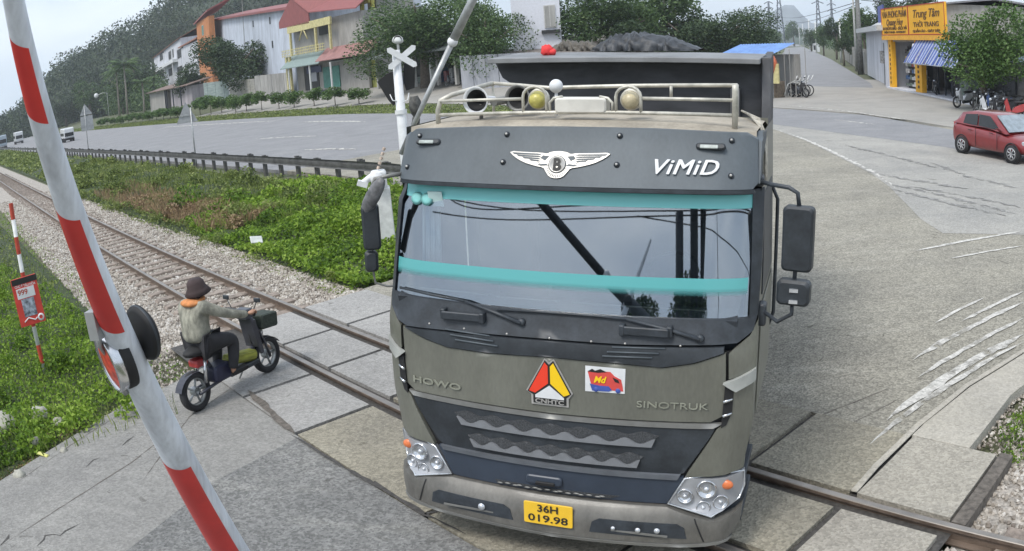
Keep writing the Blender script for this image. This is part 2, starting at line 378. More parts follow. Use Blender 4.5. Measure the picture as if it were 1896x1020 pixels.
# near side of the crossing
sheet('near_road', [(7.33, -2.16), (7.06, -3.25), (6.41, -4.43), (4.2, -9), (1.5, -14), (-4, -14), (-.5, -8), (1.7, -4), (2.45, -2.16)], RZ, M_mid, .2)
sheet('concrete_apron', [(10.3, -2.16), (10.05, -2.75), (9.86, -3.48), (9.3, -4.5), (8.77, -5.49), (7.2, -9), (5, -14), (1.5, -14), (4.2, -9), (6.41, -4.43), (7.06, -3.25), (7.33, -2.16)], RZ+.001, M_conc, .2)
sheet('near_verge_paving', [(2.45, -2.16), (1.7, -4), (-.5, -8), (-4, -14), (-8, -14), (-3, -7), (.2, -3.2), (.9, -2.16)], RZ+.01, M_slab3, .2)
# crossing slabs between and beside the rails
CUT_A = [1.62, 2.52, 3.55, 5.1, 7.42, 8.85, 10.2, 11.62]
for s0, s1, row in ((.13, 1.28, 0), (-.93, -.14, 1), (-2.14, -1.20, 2)):
    for i in range(len(CUT_A)-1):
        a0, a1 = CUT_A[i]+.035, CUT_A[i+1]-.035
        if row == 2 and i == 6: a1 = 10.2
        m = M_slab3 if i == 0 else M_slab if i >= 4 else M_slab2
        if row == 1 and i >= 4: m = M_slab
        sheet('crossing_slab', [(a0, s0), (a1, s0), (a1, s1), (a0, s1)], RZ+.012 - .004*((i*3+row) % 3), m, .15)
sheet('seam_bed', [(1.58, -2.2), (11.7, -2.2), (11.7, 1.32), (1.58, 1.32)], RZ-.035, M_tar)
# dark frames of the slabs, tar seams and cracks
def strip(name, pts, w, m, z, taper=True, jag=0.0):
    "narrow ribbon along a polyline in (a, s)"
    out = []; P = [Vector((x, y, 0)) for x, y in pts]; Q = []
    for i in range(len(P)-1):
        n = max(1, int((P[i+1]-P[i]).length/.12)); Q += [P[i].lerp(P[i+1], k/n) for k in range(n)]
    Q.append(P[-1]); L = []; R = []; rn = random.Random(len(pts)*31+int(pts[0][0]*100))
    for i, q in enumerate(Q):
        d = (Q[min(i+1, len(Q)-1)] - Q[max(i-1, 0)]).normalized(); n = Vector((-d.y, d.x, 0)); t = i/max(1, len(Q)-1)
        ww = w/2*(min(1, 6*t, 6*(1-t)) if taper else 1)*(1+jag*(rn.random()-.5)*2); c = q + n*jag*w*(rn.random()-.5)
        L.append(c+n*max(ww, .001)); R.append(c-n*max(ww, .001))
    vs = [W(p.x, p.y, Zt(p.x, p.y)+z) for p in L+R]; k = len(L)
    mb = MB().add(vs, [(i, i+1, k+i+1, k+i) for i in range(k-1)]); return struct(mb.build(name, m))
strip('tar_seam', [(9.0, -2.02), (7.38, -2.17)], .085, M_brown, RZ+.017, True, .2)
strip('tar_seam', [(7.42, -2.2), (5.1, -2.14), (4.6, -2.1)], .03, M_tar, RZ+.017, True, .8)
strip('tar_seam', [(5.1, -2.16), (5.02, -1.9)], .03, M_tar, RZ+.017, False)
strip('tar_seam', [(5.9, -2.13), (5.08, -2.16)], .03, M_tar, RZ+.018, False)
for pts, w in (([(7.6, -3.9), (8.8, -2.9), (9.4, -1.9)], .018), ([(8.5, -5.4), (9.2, -4.3), (9.7, -3.4)], .02), ([(7.25, -5.7), (8.1, -3.9), (8.5, -3.3)], .022), ([(2.9, 2.2), (3.35, .35)], .025), ([(3.15, 2.2), (3.6, .9)], .02)):
    strip('joint', pts, w*.45, M_brown, RZ+.004, True, .8)
def crack(pts, w=.03): strip('crack', pts, w*.7, M_tar, RZ+.005, True, 1.2)
def px_as(L): return [rc(at(u, v, RZ)) for u, v in L]
crack(px_as([(68, 1012), (82, 1000), (84, 992), (98, 990), (112, 992), (122, 984), (148, 970)]), .02)
crack(px_as([(0, 1012), (16, 996), (18, 990)]), .03); crack(px_as([(50, 958), (62, 944), (75, 940)]), .03)
crack(px_as([(110, 916), (124, 904), (134, 896)]), .03); crack(px_as([(158, 866), (172, 852), (185, 848)]), .03); crack(px_as([(226, 826), (238, 816), (247, 808)]), .03)
for u, v in ((255, 947), (196, 921), (440, 793), (255, 856), (153, 955), (90, 897), (470, 787), (135, 965)): crack(px_as([(u-4, v+2), (u+4, v-1)]), .03)
# worn markings
strip('edge_line', [(17.63, 23.34), (14.01, 19.95), (11.29, 17.06), (9.13, 14.71), (7.67, 12.76)], .11, M_paint, RZ+.010, True, .7)
strip('edge_line', [(24.5, 26.4), (19.5, 24.9), (17.6, 23.5)], .14, M_paint, RZ+.018, True, .6)
strip('edge_line', px_as([(1450, 195), (1560, 205), (1650, 218), (1712, 226)]), .15, M_paint, RZ+.014, True, .7)
strip('lane_line', px_as([(1545, 222), (1580, 226), (1620, 231)]), .14, M_paint, RZ+.016, True, .6)
for k, L in enumerate([[(1690, 466), (1740, 456), (1790, 446), (1896, 428)], [(1755, 480), (1830, 466), (1896, 455)], [(1730, 600), (1775, 574), (1822, 552)], [(1780, 596), (1860, 556), (1896, 540)], [(1690, 668), (1745, 634), (1800, 606), (1850, 580), (1896, 560)], [(1700, 700), (1750, 668), (1800, 640), (1850, 612), (1896, 590)], [(1640, 780), (1680, 750), (1720, 722), (1780, 682), (1840, 648), (1896, 620)], [(1610, 826), (1650, 790), (1700, 752), (1760, 712), (1840, 662), (1896, 634)]]):
    strip('worn_marking', px_as(L), (.09, .06, .05, .06, .09, .07, .13, .07)[k], M_paint, RZ+.009+.001*k, True, .2)
M_skid = mat('tyre_marks', (.22, .215, .205), .85, var=.3, scale=9, world=True); broken(M_skid, .40, .62, 5)
for k, L in enumerate([[(1640, 340), (1760, 366), (1890, 400)], [(1650, 350), (1780, 382), (1880, 404)], [(1680, 345), (1800, 366), (1896, 386)], [(1600, 318), (1700, 336), (1800, 352)], [(1560, 268), (1660, 292), (1760, 318)], [(1720, 300), (1800, 330), (1896, 352)]]):
    strip('tyre_mark', px_as(L), .16, M_skid, RZ+.012+.001*k, True, .6)
for k, L in enumerate([[(560, 226), (620, 225), (680, 226)], [(470, 258), (530, 254), (590, 252)], [(560, 278), (620, 276), (660, 277)], [(300, 236), (420, 229), (520, 224)]]):
    strip('lane_line', [rc(hit(u, v, RZ)) for u, v in L], .3, M_paint, RZ+.012+.002*k, True, .5)
# kerb on the right and the paved strip behind it
def ridge(name, pts, w, h, m, z0):
    P = [W(x, y, 0) for x, y in pts]; mb = MB()
    for i in range(len(P)-1):
        d = (P[i+1]-P[i]); L = d.length; d.normalize(); mid = (P[i]+P[i+1])/2; mb.box((mid.x, mid.y, z0+h/2), (L+.01, w, h), Matrix.Rotation(math.atan2(d.y, d.x), 3, 'Z'))
    return struct(mb.build(name, m, bevel=.012))
ridge('kerb', [(2.52, .14), (2.55, .6), (2.54, 1.5), (2.43, 2.6), (2.13, 3.87), (1.7, 4.7)], .06, .022, M_kerb, RZ+.002)
ridge('kerb', [(2.1, -3.6), (2.35, -2.1), (2.45, -1.3)], .05, .02, M_kerb, RZ+.002)
sheet('pavement', [(1.93, 1.3), (2.51, 1.3), (2.5, 1.6), (2.39, 2.6), (2.09, 3.87), (1.7, 4.6), (1.45, 4.6), (1.75, 3.5), (1.92, 2.6)], RZ+.006, M_kerb, .15)
MB().box(tuple(W(1.565, .70, RZ-.045)), (.12, 1.25, .12), Matrix.Rotation(RAIL_ANG, 3, 'Z')).build('slab_rim', M_brown); struct(bpy.data.objects['slab_rim'])

# ballast, rails and sleepers
M_ball = mat('ballast_bed', (.33, .30, .265), .95, var=.3, scale=5, bump=1., bscale=28, world=True, fine=.4)
sheet('track_bed', [(11.66, -2.7), (11.66, 1.25), (3000, 1.25), (3000, -2.7)], .0, M_ball, .2)
sheet('track_bed', [(1.55, -1.7), (1.55, 3.2), (-60, 3.2), (-60, -2.7), (.2, -2.7)], .0, M_ball, .2)
M_rail = mat('rusty_rail_steel', (.155, .115, .088), .6, .35, var=.25, scale=9, world=True, bump=.2)
M_head = mat('worn_rail_head', (.26, .235, .21), .42, .6, var=.2, scale=5, world=True)
M_slp = mat('weathered_sleeper', (.235, .195, .165), .9, var=.3, scale=7, world=True, bump=.5, bscale=30, fine=.2)
track = thing('railway_track', 'metre gauge railway track crossing the road on brown sleepers', 'railway track', W(12, -.53, 0))
PROF = [(-.065, 0), (.065, 0), (.065, .012), (.014, .028), (.011, .095), (.037, .108), (.037, .134), (-.037, .134), (-.037, .108), (-.011, .095), (-.014, .028), (-.065, .012)]
def rail(s):
    mb = MB(); A0, A1 = -60.0, 900.0; p0 = W(A0, s, .016) - track.location; d = DR*(A1-A0)
    mb.prism([p0 + NR*x + Vector((0, 0, z)) for x, z in PROF], d)
    o = mb.build('rail', M_rail, track)
    h = MB(); q0 = W(A0, s, .016) - track.location; h.prism([q0 + NR*x + Vector((0, 0, z)) for x, z in ((-.034, .1342), (.034, .1342), (.028, .139), (-.028, .139))], d); h.build('rail_head', M_head, o)
rail(0.0); rail(-1.07)
slp = None
for a in [11.95 + .60*i for i in range(66)] + [51.6 + 1.2*i for i in range(22)] + [1.1-.6*i for i in range(6)]:
    if slp is None:
        mb = MB(); mb.box((0, 0, 0), (.23, 1.95, .15), taper=.9); slp = mb.build('sleeper', M_slp, track, .012); o = slp
    else:
        o = slp.copy(); C.objects.link(o)
    o.location = W(a, -.53 + random.uniform(-.03, .03), -.022) - track.location; o.rotation_euler = (0, 0, RAIL_ANG + random.uniform(-.02, .02))
# stones of the ballast (uncountable)
def stones(name, regions, m, size):
    P = []; Z = []
    for a0, a1, s0, s1, n, k in regions:
        a = a0 + (a1-a0)*RNG.random(n)**k; s = RNG.uniform(s0, s1, n)
        for x, y in zip(a, s):
            if -.06 < y < .06 or -1.13 < y < -1.01: continue
            if x > 11.6 and -1.5 < y < .45 and abs(((x-11.95)/.60) - round((x-11.95)/.60)) < .20 and x < 51 and RNG.random() < .88: continue
            P.append((DR.x*x + NR.x*(y+OF), DR.y*x + NR.y*(y+OF), .012))
            Z.append(size*(1 + .02*x)*(RNG.random()*.9+.5))
    P = np.array(P); T = [(1,0,0),(-1,0,0),(0,1,0),(0,-.8,0),(.1,.1,.75),(0,0,-.7)]; F = [(0,2,4),(2,1,4),(1,3,4),(3,0,4),(2,0,5),(1,2,5),(3,1,5),(0,3,5)]
    V, F = scatter(P, np.array(Z), T, F); o = np_mesh(name, V, F, m); return tag(o, kind='stuff')
M_stone = leafmat('ballast_stone', [(.16, .135, .115), (.32, .285, .245), (.46, .42, .37), (.58, .555, .52)], 0.0, .9, 3)
stones('ballast_gravel', [(11.7, 46, -2.75, 1.3, 30000, 1.7), (11.3, 22, .95, 1.45, 3500, 1.2), (-5, 1.6, -1.6, 3.2, 14000, 1)], M_stone, .026)
stones('verge_gravel', [(.4, 2.0, 1.3, 4.2, 3000, 1), (8.9, 12.5, -3.4, -2.2, 1500, 1), (8.4, 10.2, -5.6, -3.4, 900, 1)], M_stone, .02)
# ---------------------------------------------------------------- vegetation of the banks
M_leafy = leafmat('bright_creeper_leaf', [(.04, .085, .012), (.11, .20, .022), (.21, .33, .035), (.33, .45, .08)], .35)
M_dull = leafmat('meadow_leaf', [(.05, .08, .022), (.12, .165, .04), (.21, .26, .07), (.33, .36, .14)], .3)
M_dry = leafmat('dry_weed_leaf', [(.14, .09, .055), (.25, .17, .10), (.36, .26, .15), (.24, .22, .09)], .2)
def bumps(a, s):
    return .5 + .5*np.sin(a*1.3 + 1.7*np.sin(s*.9+a*.31))*np.cos(s*1.15 + .8*np.sin(a*.7))
def cover(name, poly, n, h, size, m, label_kind='stuff', hi=.0, k=1.0, up=.25, tmpl=LEAF, blade=False):
    "leaves spread through a low mat of plants; poly in (a,s)"
    poly = np.array(poly); a0, a1 = poly[:,0].min(), poly[:,0].max(); s0, s1 = poly[:,1].min(), poly[:,1].max()
    out = []; tot = 0
    while tot < n:
        a = a0 + (a1-a0)*RNG.random(n*2)**k; s = RNG.uniform(s0, s1, n*2); ins = np.zeros(n*2, bool); j = len(poly)-1
        for i in range(len(poly)):
            xi, yi = poly[i]; xj, yj = poly[j]
            c = ((yi > s) != (yj > s)) & (a < (xj-xi)*(s-yi)/(yj-yi+1e-12)+xi); ins ^= c; j = i
        out.append(np.stack([a[ins], s[ins]], 1)); tot += ins.sum()
    Q = np.concatenate(out)[:n]; a, s = Q[:,0], Q[:,1]
    hh = hi + h*(.25 + .75*bumps(a, s)**1.3)*(.75 + .5*bumps(a*2.7+3, s*2.3)); fade = np.ones(n)
    z = hh*(RNG.random(n)**.45)
    X = DR.x*a + NR.x*(s+OF); Y = DR.y*a + NR.y*(s+OF)
    sz = size*(.6 + .8*RNG.random(n))*(1 + np.maximum(0, a-18)*.03)
    V, F = scatter(np.stack([X, Y, z], 1), sz, tmpl, LEAF_F, up=up); o = np_mesh(name, V, F, m); return tag(o, kind='stuff')
def mound(name, poly, h, m):
    bm = bmesh.new(); bm.faces.new([bm.verts.new((p[0], p[1], 0)) for p in poly])
    for ax, lo, hi in ((0, min(p[0] for p in poly), min(60, max(p[0] for p in poly))), (1, min(p[1] for p in poly), max(p[1] for p in poly))):
        x = lo + .5
        while x < hi:
            no = (1,0,0) if ax == 0 else (0,1,0); bmesh.ops.bisect_plane(bm, geom=bm.verts[:]+bm.edges[:]+bm.faces[:], plane_co=tuple(c*x for c in no), plane_no=no); x += .5
    inner = {v for v in bm.verts if not v.is_boundary}
    for v in bm.verts:
        a, s = v.co.x, v.co.y; z = h*(.2+.55*float(bumps(np.array(a), np.array(s)))) if v in inner else -.02
        v.co = W(a, s, z)
    for f in bm.faces: f.smooth = True
    bmesh.ops.recalc_face_normals(bm, faces=bm.faces)
    me = bpy.data.meshes.new(name); bm.to_mesh(me); bm.free(); me.materials.append(m); struct(link(name, me))
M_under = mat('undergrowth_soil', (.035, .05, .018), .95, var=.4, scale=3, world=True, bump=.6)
BANK = [(12.1, 1.25), (11.9, 2.2), (12.8, 3.4), (15.7, 5.7), (20.2, 7.8), (23, 7.2), (60, 7.3), (160, 7.4), (160, 1.6), (40, 1.5), (21, 1.35)]
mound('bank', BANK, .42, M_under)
cover('leafy_creeper', [(12.1, 1.3), (11.95, 2.2), (12.9, 3.4), (15.7, 5.6), (20.2, 7.6), (25, 8.2), (24.5, 5.0), (23.0, 3.0), (21.5, 1.4)], 60000, .50, .078, M_leafy, k=1.2)
cover('meadow_plants', [(21, 1.4), (23, 4.0), (25, 6.0), (23, 7.2), (60, 7.2), (60, 1.6)], 42000, .42, .07, M_dull, k=1.5)
cover('meadow_plants', [(55, 1.6), (55, 7.3), (170, 7.3), (170, 1.6)], 12000, .42, .10, M_dull, k=1.3)
cover('dry_weeds', [(20.0, 1.6), (22, 3.4), (27, 3.3), (34, 2.2), (30, 1.5)], 9000, .5, .055, M_dry, k=1.2, up=0)
cover('meadow_plants', [(14.5, 5.2), (20, 7.2), (25, 7.2), (22, 5.5), (17, 4.0)], 7000, .55, .07, M_dull, k=1.0)
def blades(name, n, a0, a1, s0, s1, h, m, k=1.3, base=.0):
    "tall grass blades standing up from the plants"
    a = a0 + (a1-a0)*RNG.random(n)**k; s = RNG.uniform(s0, s1, n); X = DR.x*a + NR.x*(s+OF); Y = DR.y*a + NR.y*(s+OF); z0 = base*(.35+.65*bumps(a, s))
    t = RNG.uniform(0, 2*PI, n); L = h*(.5+.8*RNG.random(n)); w = .005*(1+.03*np.maximum(0, a-12)); ln = L*.45*RNG.random(n); t2 = RNG.uniform(0, 2*PI, n)
    P = np.stack([X, Y, z0], 1); d = np.stack([np.cos(t), np.sin(t), 0*t], 1)*w[:, None]; l = np.stack([np.cos(t2), np.sin(t2), 0*t], 1)
    V = np.stack([P-d, P+d, P+l*(ln*.35)[:, None]+np.stack([0*L, 0*L, L*.62], 1)+d*.7, P+l*ln[:, None]+np.stack([0*L, 0*L, L*.95], 1)], 1).reshape(-1, 3)
    F = np.arange(n*4).reshape(-1, 4); return tag(np_mesh(name, V, F, m), kind='stuff')
cover('spreading_weeds', [(12.0, .95), (12.0, 1.5), (46, 1.8), (46, 1.2)], 2600, .10, .05, M_dull, k=1.2); cover('spreading_weeds', [(10.5, -2.3), (10.3, -3.2), (40, -3.2), (40, -2.5), (14, -2.2)], 2200, .10, .04, M_leafy, k=1.3)
def clumps(name, n, a0, a1, s0, s1, r0, r1, leaf, m, k=1.2, per=420):
    "bushy weeds of uneven height standing out of the mat"
    P = []; S = []; rn = random.Random(n)
    for _ in range(n):
        a = a0+(a1-a0)*rn.random()**k; s = rn.uniform(s0, s1); R = rn.uniform(r0, r1); q = RNG.normal(size=(per, 3)); q /= np.linalg.norm(q, axis=1)[:, None]; q[:, 2] = np.abs(q[:, 2])*rn.uniform(.7, 1.5)
        q *= (R*(.55+.5*RNG.random(per)))[:, None]; c = W(a, s, .12 if r1 > .2 else .02); P.append(q + np.array(c)); S.append(np.full(per, leaf*(1+.02*max(0, a-15)))*RNG.uniform(.6, 1.4, per))
    V, F = scatter(np.concatenate(P), np.concatenate(S), LEAF, LEAF_F, up=.2); return tag(np_mesh(name, V, F, m), kind='stuff')
clumps('bushy_weeds', 34, 12.6, 25, 2.0, 6.6, .30, .62, .085, M_leafy); clumps('bushy_weeds', 40, 20, 60, 2.0, 6.8, .28, .6, .08, M_dull); clumps('bushy_weeds', 12, 20, 32, 1.7, 3.4, .2, .4, .07, M_dry)
clumps('bushy_weeds', 26, 9.4, 20, -7.5, -3.2, .16, .34, .06, M_leafy, 1.3, 260); clumps('bushy_weeds', 22, 12.1, 40, .95, 1.6, .10, .22, .045, M_dull, 1.2, 120)
blades('tall_grass', 4500, 19, 60, 2.6, 6.8, .26, M_dull, 1.4, .32); blades('tall_grass', 2600, 20, 36, 1.5, 3.6, .30, M_dry, 1.2, .25)
blades('tall_grass', 2200, 9.0, 26, -6.5, -2.9, .15, M_dull, 1.4, .14)
# left side, behind the marker post
LEFT = [(10.35, -2.75), (9.9, -3.75), (9.2, -4.85), (8.4, -6.0), (6.5, -9.5), (18, -14), (45, -14), (45, -3.6), (26, -2.9), (17, -2.7), (12, -2.65)]
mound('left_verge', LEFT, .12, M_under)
cover('grass', [(10.6, -3.0), (9.9, -4.0), (9.4, -4.7), (9.2, -6.2), (11, -10), (22, -12), (24, -4), (16, -2.95), (12, -2.9)], 62000, .34, .054, M_leafy, k=1.5, up=.1)
cover('grass', [(10.3, -2.75), (9.85, -3.7), (9.2, -4.8), (8.4, -6.0), (6.8, -9.5), (10.5, -9.5), (11, -3)], 15000, .13, .035, M_dull, up=.1)
cover('grass', [(18, -3.0), (45, -3.6), (45, -14), (18, -14)], 14000, .3, .07, M_dull, k=1.3)
cover('dry_weeds', [(10.0, -3.9), (9.3, -4.8), (8.7, -5.6), (9.3, -6.2), (10.2, -4.8)], 1500, .12, .035, M_dry)
# right corner behind the gravel
cover('grass', [(1.05, 1.25), (1.6, 1.35), (1.8, 1.8), (1.8, 2.3), (1.7, 3.0), (1.2, 3.6), (-2, 5), (-4, 1.5)], 26000, .16, .03, M_leafy, up=.05)
# verge beyond the highway
cover('verge_grass', [(24, 27.4), (24, 28.4), (200, 28.6), (200, 27.4)], 100, .1, .05, M_dull)
def far_verge():
    n = 26000; a = 34 + 190*RNG.random(n)**1.3; s = RNG.uniform(27.4, 31.2, n)
    z = np.array([Zt(x, y) for x, y in zip(a, s)]) + .22*RNG.random(n)
    V, F = scatter(np.stack([DR.x*a+NR.x*(s+OF), DR.y*a+NR.y*(s+OF), z], 1), .12*(1+.004*a), LEAF, LEAF_F, up=.3)
    tag(np_mesh('verge_grass', V, F, M_dull), kind='stuff')
far_verge()

# ---------------------------------------------------------------- trees and shrubs
M_bark = mat('bark', (.14, .115, .09), .9, var=.3, scale=7, bump=.6, bscale=20)
LM = {'dark': leafmat('dark_tree_leaf', [(.018, .034, .016), (.035, .062, .028), (.06, .098, .04), (.10, .14, .065)], .2),
      'mid': leafmat('mid_tree_leaf', [(.025, .05, .015), (.05, .095, .03), (.09, .15, .05), (.15, .21, .085)], .25),
      'fresh': leafmat('fresh_tree_leaf', [(.035, .07, .015), (.065, .13, .03), (.11, .19, .05), (.17, .25, .09)], .3),
      'grey': leafmat('hazy_hill_leaf', [(.018, .034, .02), (.035, .056, .032), (.06, .088, .045), (.10, .13, .07)], .2, scale=.12)}
CROWNS = {}
def crown_mesh(kind, var, n, flat=.8):
    key = (kind, var, n)
    if key in CROWNS: return CROWNS[key]
    rng = np.random.default_rng(100+var); nb = 13 + var*2
    c = rng.normal(size=(nb, 3)); c /= np.linalg.norm(c, axis=1)[:, None]; c *= (rng.random(nb)**.4)[:, None]*.66; c[:, 2] *= flat
    r = .17 + .27*rng.random(nb); w = r**2; idx = rng.choice(nb, n, p=w/w.sum())
    d = rng.normal(size=(n, 3)); d /= np.linalg.norm(d, axis=1)[:, None]; rad = r[idx]*(.55 + .5*rng.random(n))
    P = c[idx] + d*rad[:, None]; sz = .088*(.6+.9*rng.random(n))
    V, F = scatter(P, sz*(2400/n)**.5*1.15, LEAF, LEAF_F, up=.15)
    me = bpy.data.meshes.new('crown'); k = 4
    me.vertices.add(len(V)); me.vertices.foreach_set('co', V.astype(np.float32).ravel()); me.loops.add(len(F)*4); me.loops.foreach_set('vertex_index', F.astype(np.int32).ravel())
    me.polygons.add(len(F)); me.polygons.foreach_set('loop_start', np.arange(len(F), dtype=np.int32)*4)
    me.update(calc_edges=True); me.materials.append(LM[kind]); CROWNS[key] = me; return me
def tree(P, top, rx, rz=None, kind='mid', label='', group=None, var=0, n=5000, cz=None, name='tree', trunk=None, ry=None):
    "P: foot, top: height above foot, rx: crown radius"
    rz = rz or rx; cz = cz if cz is not None else top - rz; t = thing(name, label, 'tree', P, 0, group)
    rn = random.Random(var*7+int(P[0]*10)); tr = trunk or max(.08, rx*.06); mb = MB()
    pts = [Vector((0, 0, -.1)), Vector((rn.uniform(-.1, .1)*rx*.3, 0, cz*.5)), Vector((rn.uniform(-.1, .1)*rx, rn.uniform(-.1, .1)*rx, cz))]
    mb.tube(pts, [tr*1.3, tr, tr*.55], 8)
    for k in range(7):
        a = k*2.4; e = Vector((math.cos(a)*rx*.55, math.sin(a)*rx*.55, cz + rz*rn.uniform(-.15, .5))); s = pts[1].lerp(pts[2], rn.uniform(.4, 1)); mb.tube([s, s.lerp(e, .5)+Vector((0, 0, -.04*rz)), e], [tr*.45, tr*.3, tr*.12], 6)
    mb.build('trunk', M_bark, t)
    c = link('crown', crown_mesh(kind, var % 4, n), t); c.location = (0, 0, cz); c.scale = (rx, ry or rx, rz); c.rotation_euler = (0, 0, rn.uniform(0, 6))
    return t
def shrub(P, r, h, label, group, kind='mid', var=0):
    t = thing('shrub', label, 'shrub', P, 0, group); MB().tube([(0, 0, -.05), (0, 0, h*.5)], [.05, .03], 6).build('stem', M_bark, t)
    c = link('foliage', crown_mesh(kind, var % 4, 1200), t); c.location = (0, 0, h*.55); c.scale = (r, r, h*.5); return t
# ---------------------------------------------------------------- the dump truck
TPSI, TX, TY, TRO = -0.2755358, -0.4929236, 5.2394714, -0.0548911
M_olive = mat('olive_paint', (.150, .151, .126), .45, .12, var=.13, scale=2.6, coat=.15, fine=.07, bscale=55, stretch=(1, 1, .35))
M_oliveb = mat('bumper_paint', (.135, .130, .118), .5, .2, var=.22, scale=4, coat=.1, fine=.08, bscale=50, stretch=(1, 1, .5))
M_visor = mat('visor_paint', (.086, .102, .115), .55, .05, var=.12, scale=2.2, fine=.05, bscale=60, stretch=(1, 1, .4))
M_black = mat('black_plastic', (.031, .037, .045), .5, var=.3, scale=7, fine=.12, bscale=50)
M_blk2 = mat('dark_grille_plastic', (.026, .031, .037), .5, var=.3, scale=5, fine=.12, bscale=50)
M_blue = mat('blue_black_panel', (.038, .05, .072), .42, var=.12, scale=4)
M_rub = mat('black_rubber', (.012, .012, .013), .7)
M_lip = mat('grey_trim', (.20, .20, .19), .45, .3, var=.1, scale=6)
M_wh = mat('white_paint', (.66, .67, .68), .5, var=.08, scale=6)
M_chr = mat('chrome', (.62, .63, .65), .22, .95, var=.05)
M_tub = mat('rack_tube_paint', (.50, .48, .42), .5, .3, var=.25, scale=10)
M_dustroof = mat('dusty_roof', (.33, .295, .24), .8, var=.2, scale=3, fine=.1)
M_bed = mat('bed_steel', (.05, .052, .058), .6, .2, var=.3, scale=2.2, stretch=(1, 1, 3))
M_bedlip = mat('bed_lip_steel', (.20, .205, .21), .6, .2, var=.2, scale=3)
M_int = mat('cab_interior', (.035, .037, .04), .8, var=.2, scale=3)
M_grey = mat('lamp_grey', (.36, .37, .39), .35, .3, var=.1)
M_amb = mat('amber_lens', (.62, .17, .06), .3, var=.15, scale=20)
M_lens = mat('clear_lens', (.58, .60, .63), .12, .6, var=.15, scale=30)
M_ylw = mat('plate_yellow', (.78, .48, .03), .5, var=.05)
M_txt = mat('black_print', (.015, .015, .015), .6)
M_red = mat('emblem_red', (.75, .05, .02), .4, var=.05); M_gold = mat('emblem_yellow', (.85, .55, .01), .4, var=.05)
M_badge = mat('badge_silver', (.46, .445, .42), .35, .4, var=.1, scale=20)

ZK = [.30, .38, .55, .62, .66, .95, 1.3, 1.75, 1.9, 2.62, 2.66, 2.72, 2.76, 3.05, 3.2]
YK = [-.22, -.25, -.25, -.22, -.16, -.18, -.15, -.13, -.07, .17, .19, .12, .12, .27, .33]
def SF(x, z):
    a = abs(x); y = float(np.interp(z, ZK, YK)) + .07*x*x
    if a > 1.0: y += .9*(a-1)**2
    if a > 1.15: y += 4*(a-1.15)**2
    return y
def GL(x, z):
    "windscreen surface: one even curve"
    a = abs(x); y = -.055 + (z-1.95)*.31 + .07*x*x
    if a > 1.0: y += .9*(a-1)**2
    if a > 1.15: y += 4*(a-1.15)**2
    return y
truck = thing('dump_truck', 'olive green dump truck with a black windscreen frame and roof rack on the crossing', 'truck', (TX, TY, 0))
truck.rotation_euler = (0, -TRO, TPSI)
truck_m = Matrix.Translation((TX, TY, 0)) @ Matrix.Rotation(TPSI, 4, 'Z') @ Matrix.Rotation(-TRO, 4, 'Y'); truck_i = truck_m.inverted()
def on_truck(u, v, y):
    "truck coordinates of a pixel on the plane y = const"
    o = truck_i @ Vector((0, 0, HC)); d = truck_i.to_3x3() @ ray(u, v); return o + d*((y-o.y)/d.y)
def smooth_loop(pts, it=1):
    for _ in range(it):
        q = []
        for i in range(len(pts)):
            a, b = pts[i], pts[(i+1) % len(pts)]; q += [(a[0]*.75+b[0]*.25, a[1]*.75+b[1]*.25), (a[0]*.25+b[0]*.75, a[1]*.25+b[1]*.75)]
        pts = q
    return pts
def panel(name, pts, m, dy=0., th=.02, parent=None, surf=SF, cell=.09, smooth=True):
    bm = bmesh.new(); bm.faces.new([bm.verts.new((p[0], 0, p[1])) for p in pts])
    for ax in (0, 2):
        lo = min(v.co[ax] for v in bm.verts); hi = max(v.co[ax] for v in bm.verts); k = math.ceil(lo/cell)
        c = cell if ax == 0 else cell*.9
        k = math.ceil(lo/c)
        while k*c < hi:
            no = Vector((0, 0, 0)); no[ax] = 1
            if k*c - lo > .004 and hi - k*c > .004: bmesh.ops.bisect_plane(bm, geom=bm.verts[:]+bm.edges[:]+bm.faces[:], plane_co=no*(k*c), plane_no=no)
            k += 1
    bmesh.ops.triangulate(bm, faces=[f for f in bm.faces if len(f.verts) > 4])
    for v in bm.verts:
        x, z = v.co.x, v.co.z; v.co.y = surf(x, z) + dy; a = abs(x)
        if a > 1.1 and z > .9: v.co.x = math.copysign(a + .048*sstep(a, 1.1, 1.26)*sstep(z, .9, 1.3)*(1 if z < 2.6 or x > 0 else .25), x)
    bm.normal_update()
    if sum(f.normal.y*f.calc_area() for f in bm.faces) > 0:
        for f in bm.faces: f.normal_flip()
    front = list(bm.faces)
    eb = [e for e in bm.edges if e.is_boundary]; r = bmesh.ops.extrude_edge_only(bm, edges=eb)
    for v in [g for g in r['geom'] if isinstance(g, bmesh.types.BMVert)]: v.co.y += th
    if smooth:
        for f in front: f.smooth = True
        for e in eb: e.smooth = False
    me = bpy.data.meshes.new(name); bm.to_mesh(me); bm.free(); me.materials.append(m); return link(name, me, parent or truck)
def mir(pts): return pts + [(-x, z) for x, z in reversed(pts)]
def onS(x, z, dy=0): return Vector((x, SF(x, z)+dy, z))

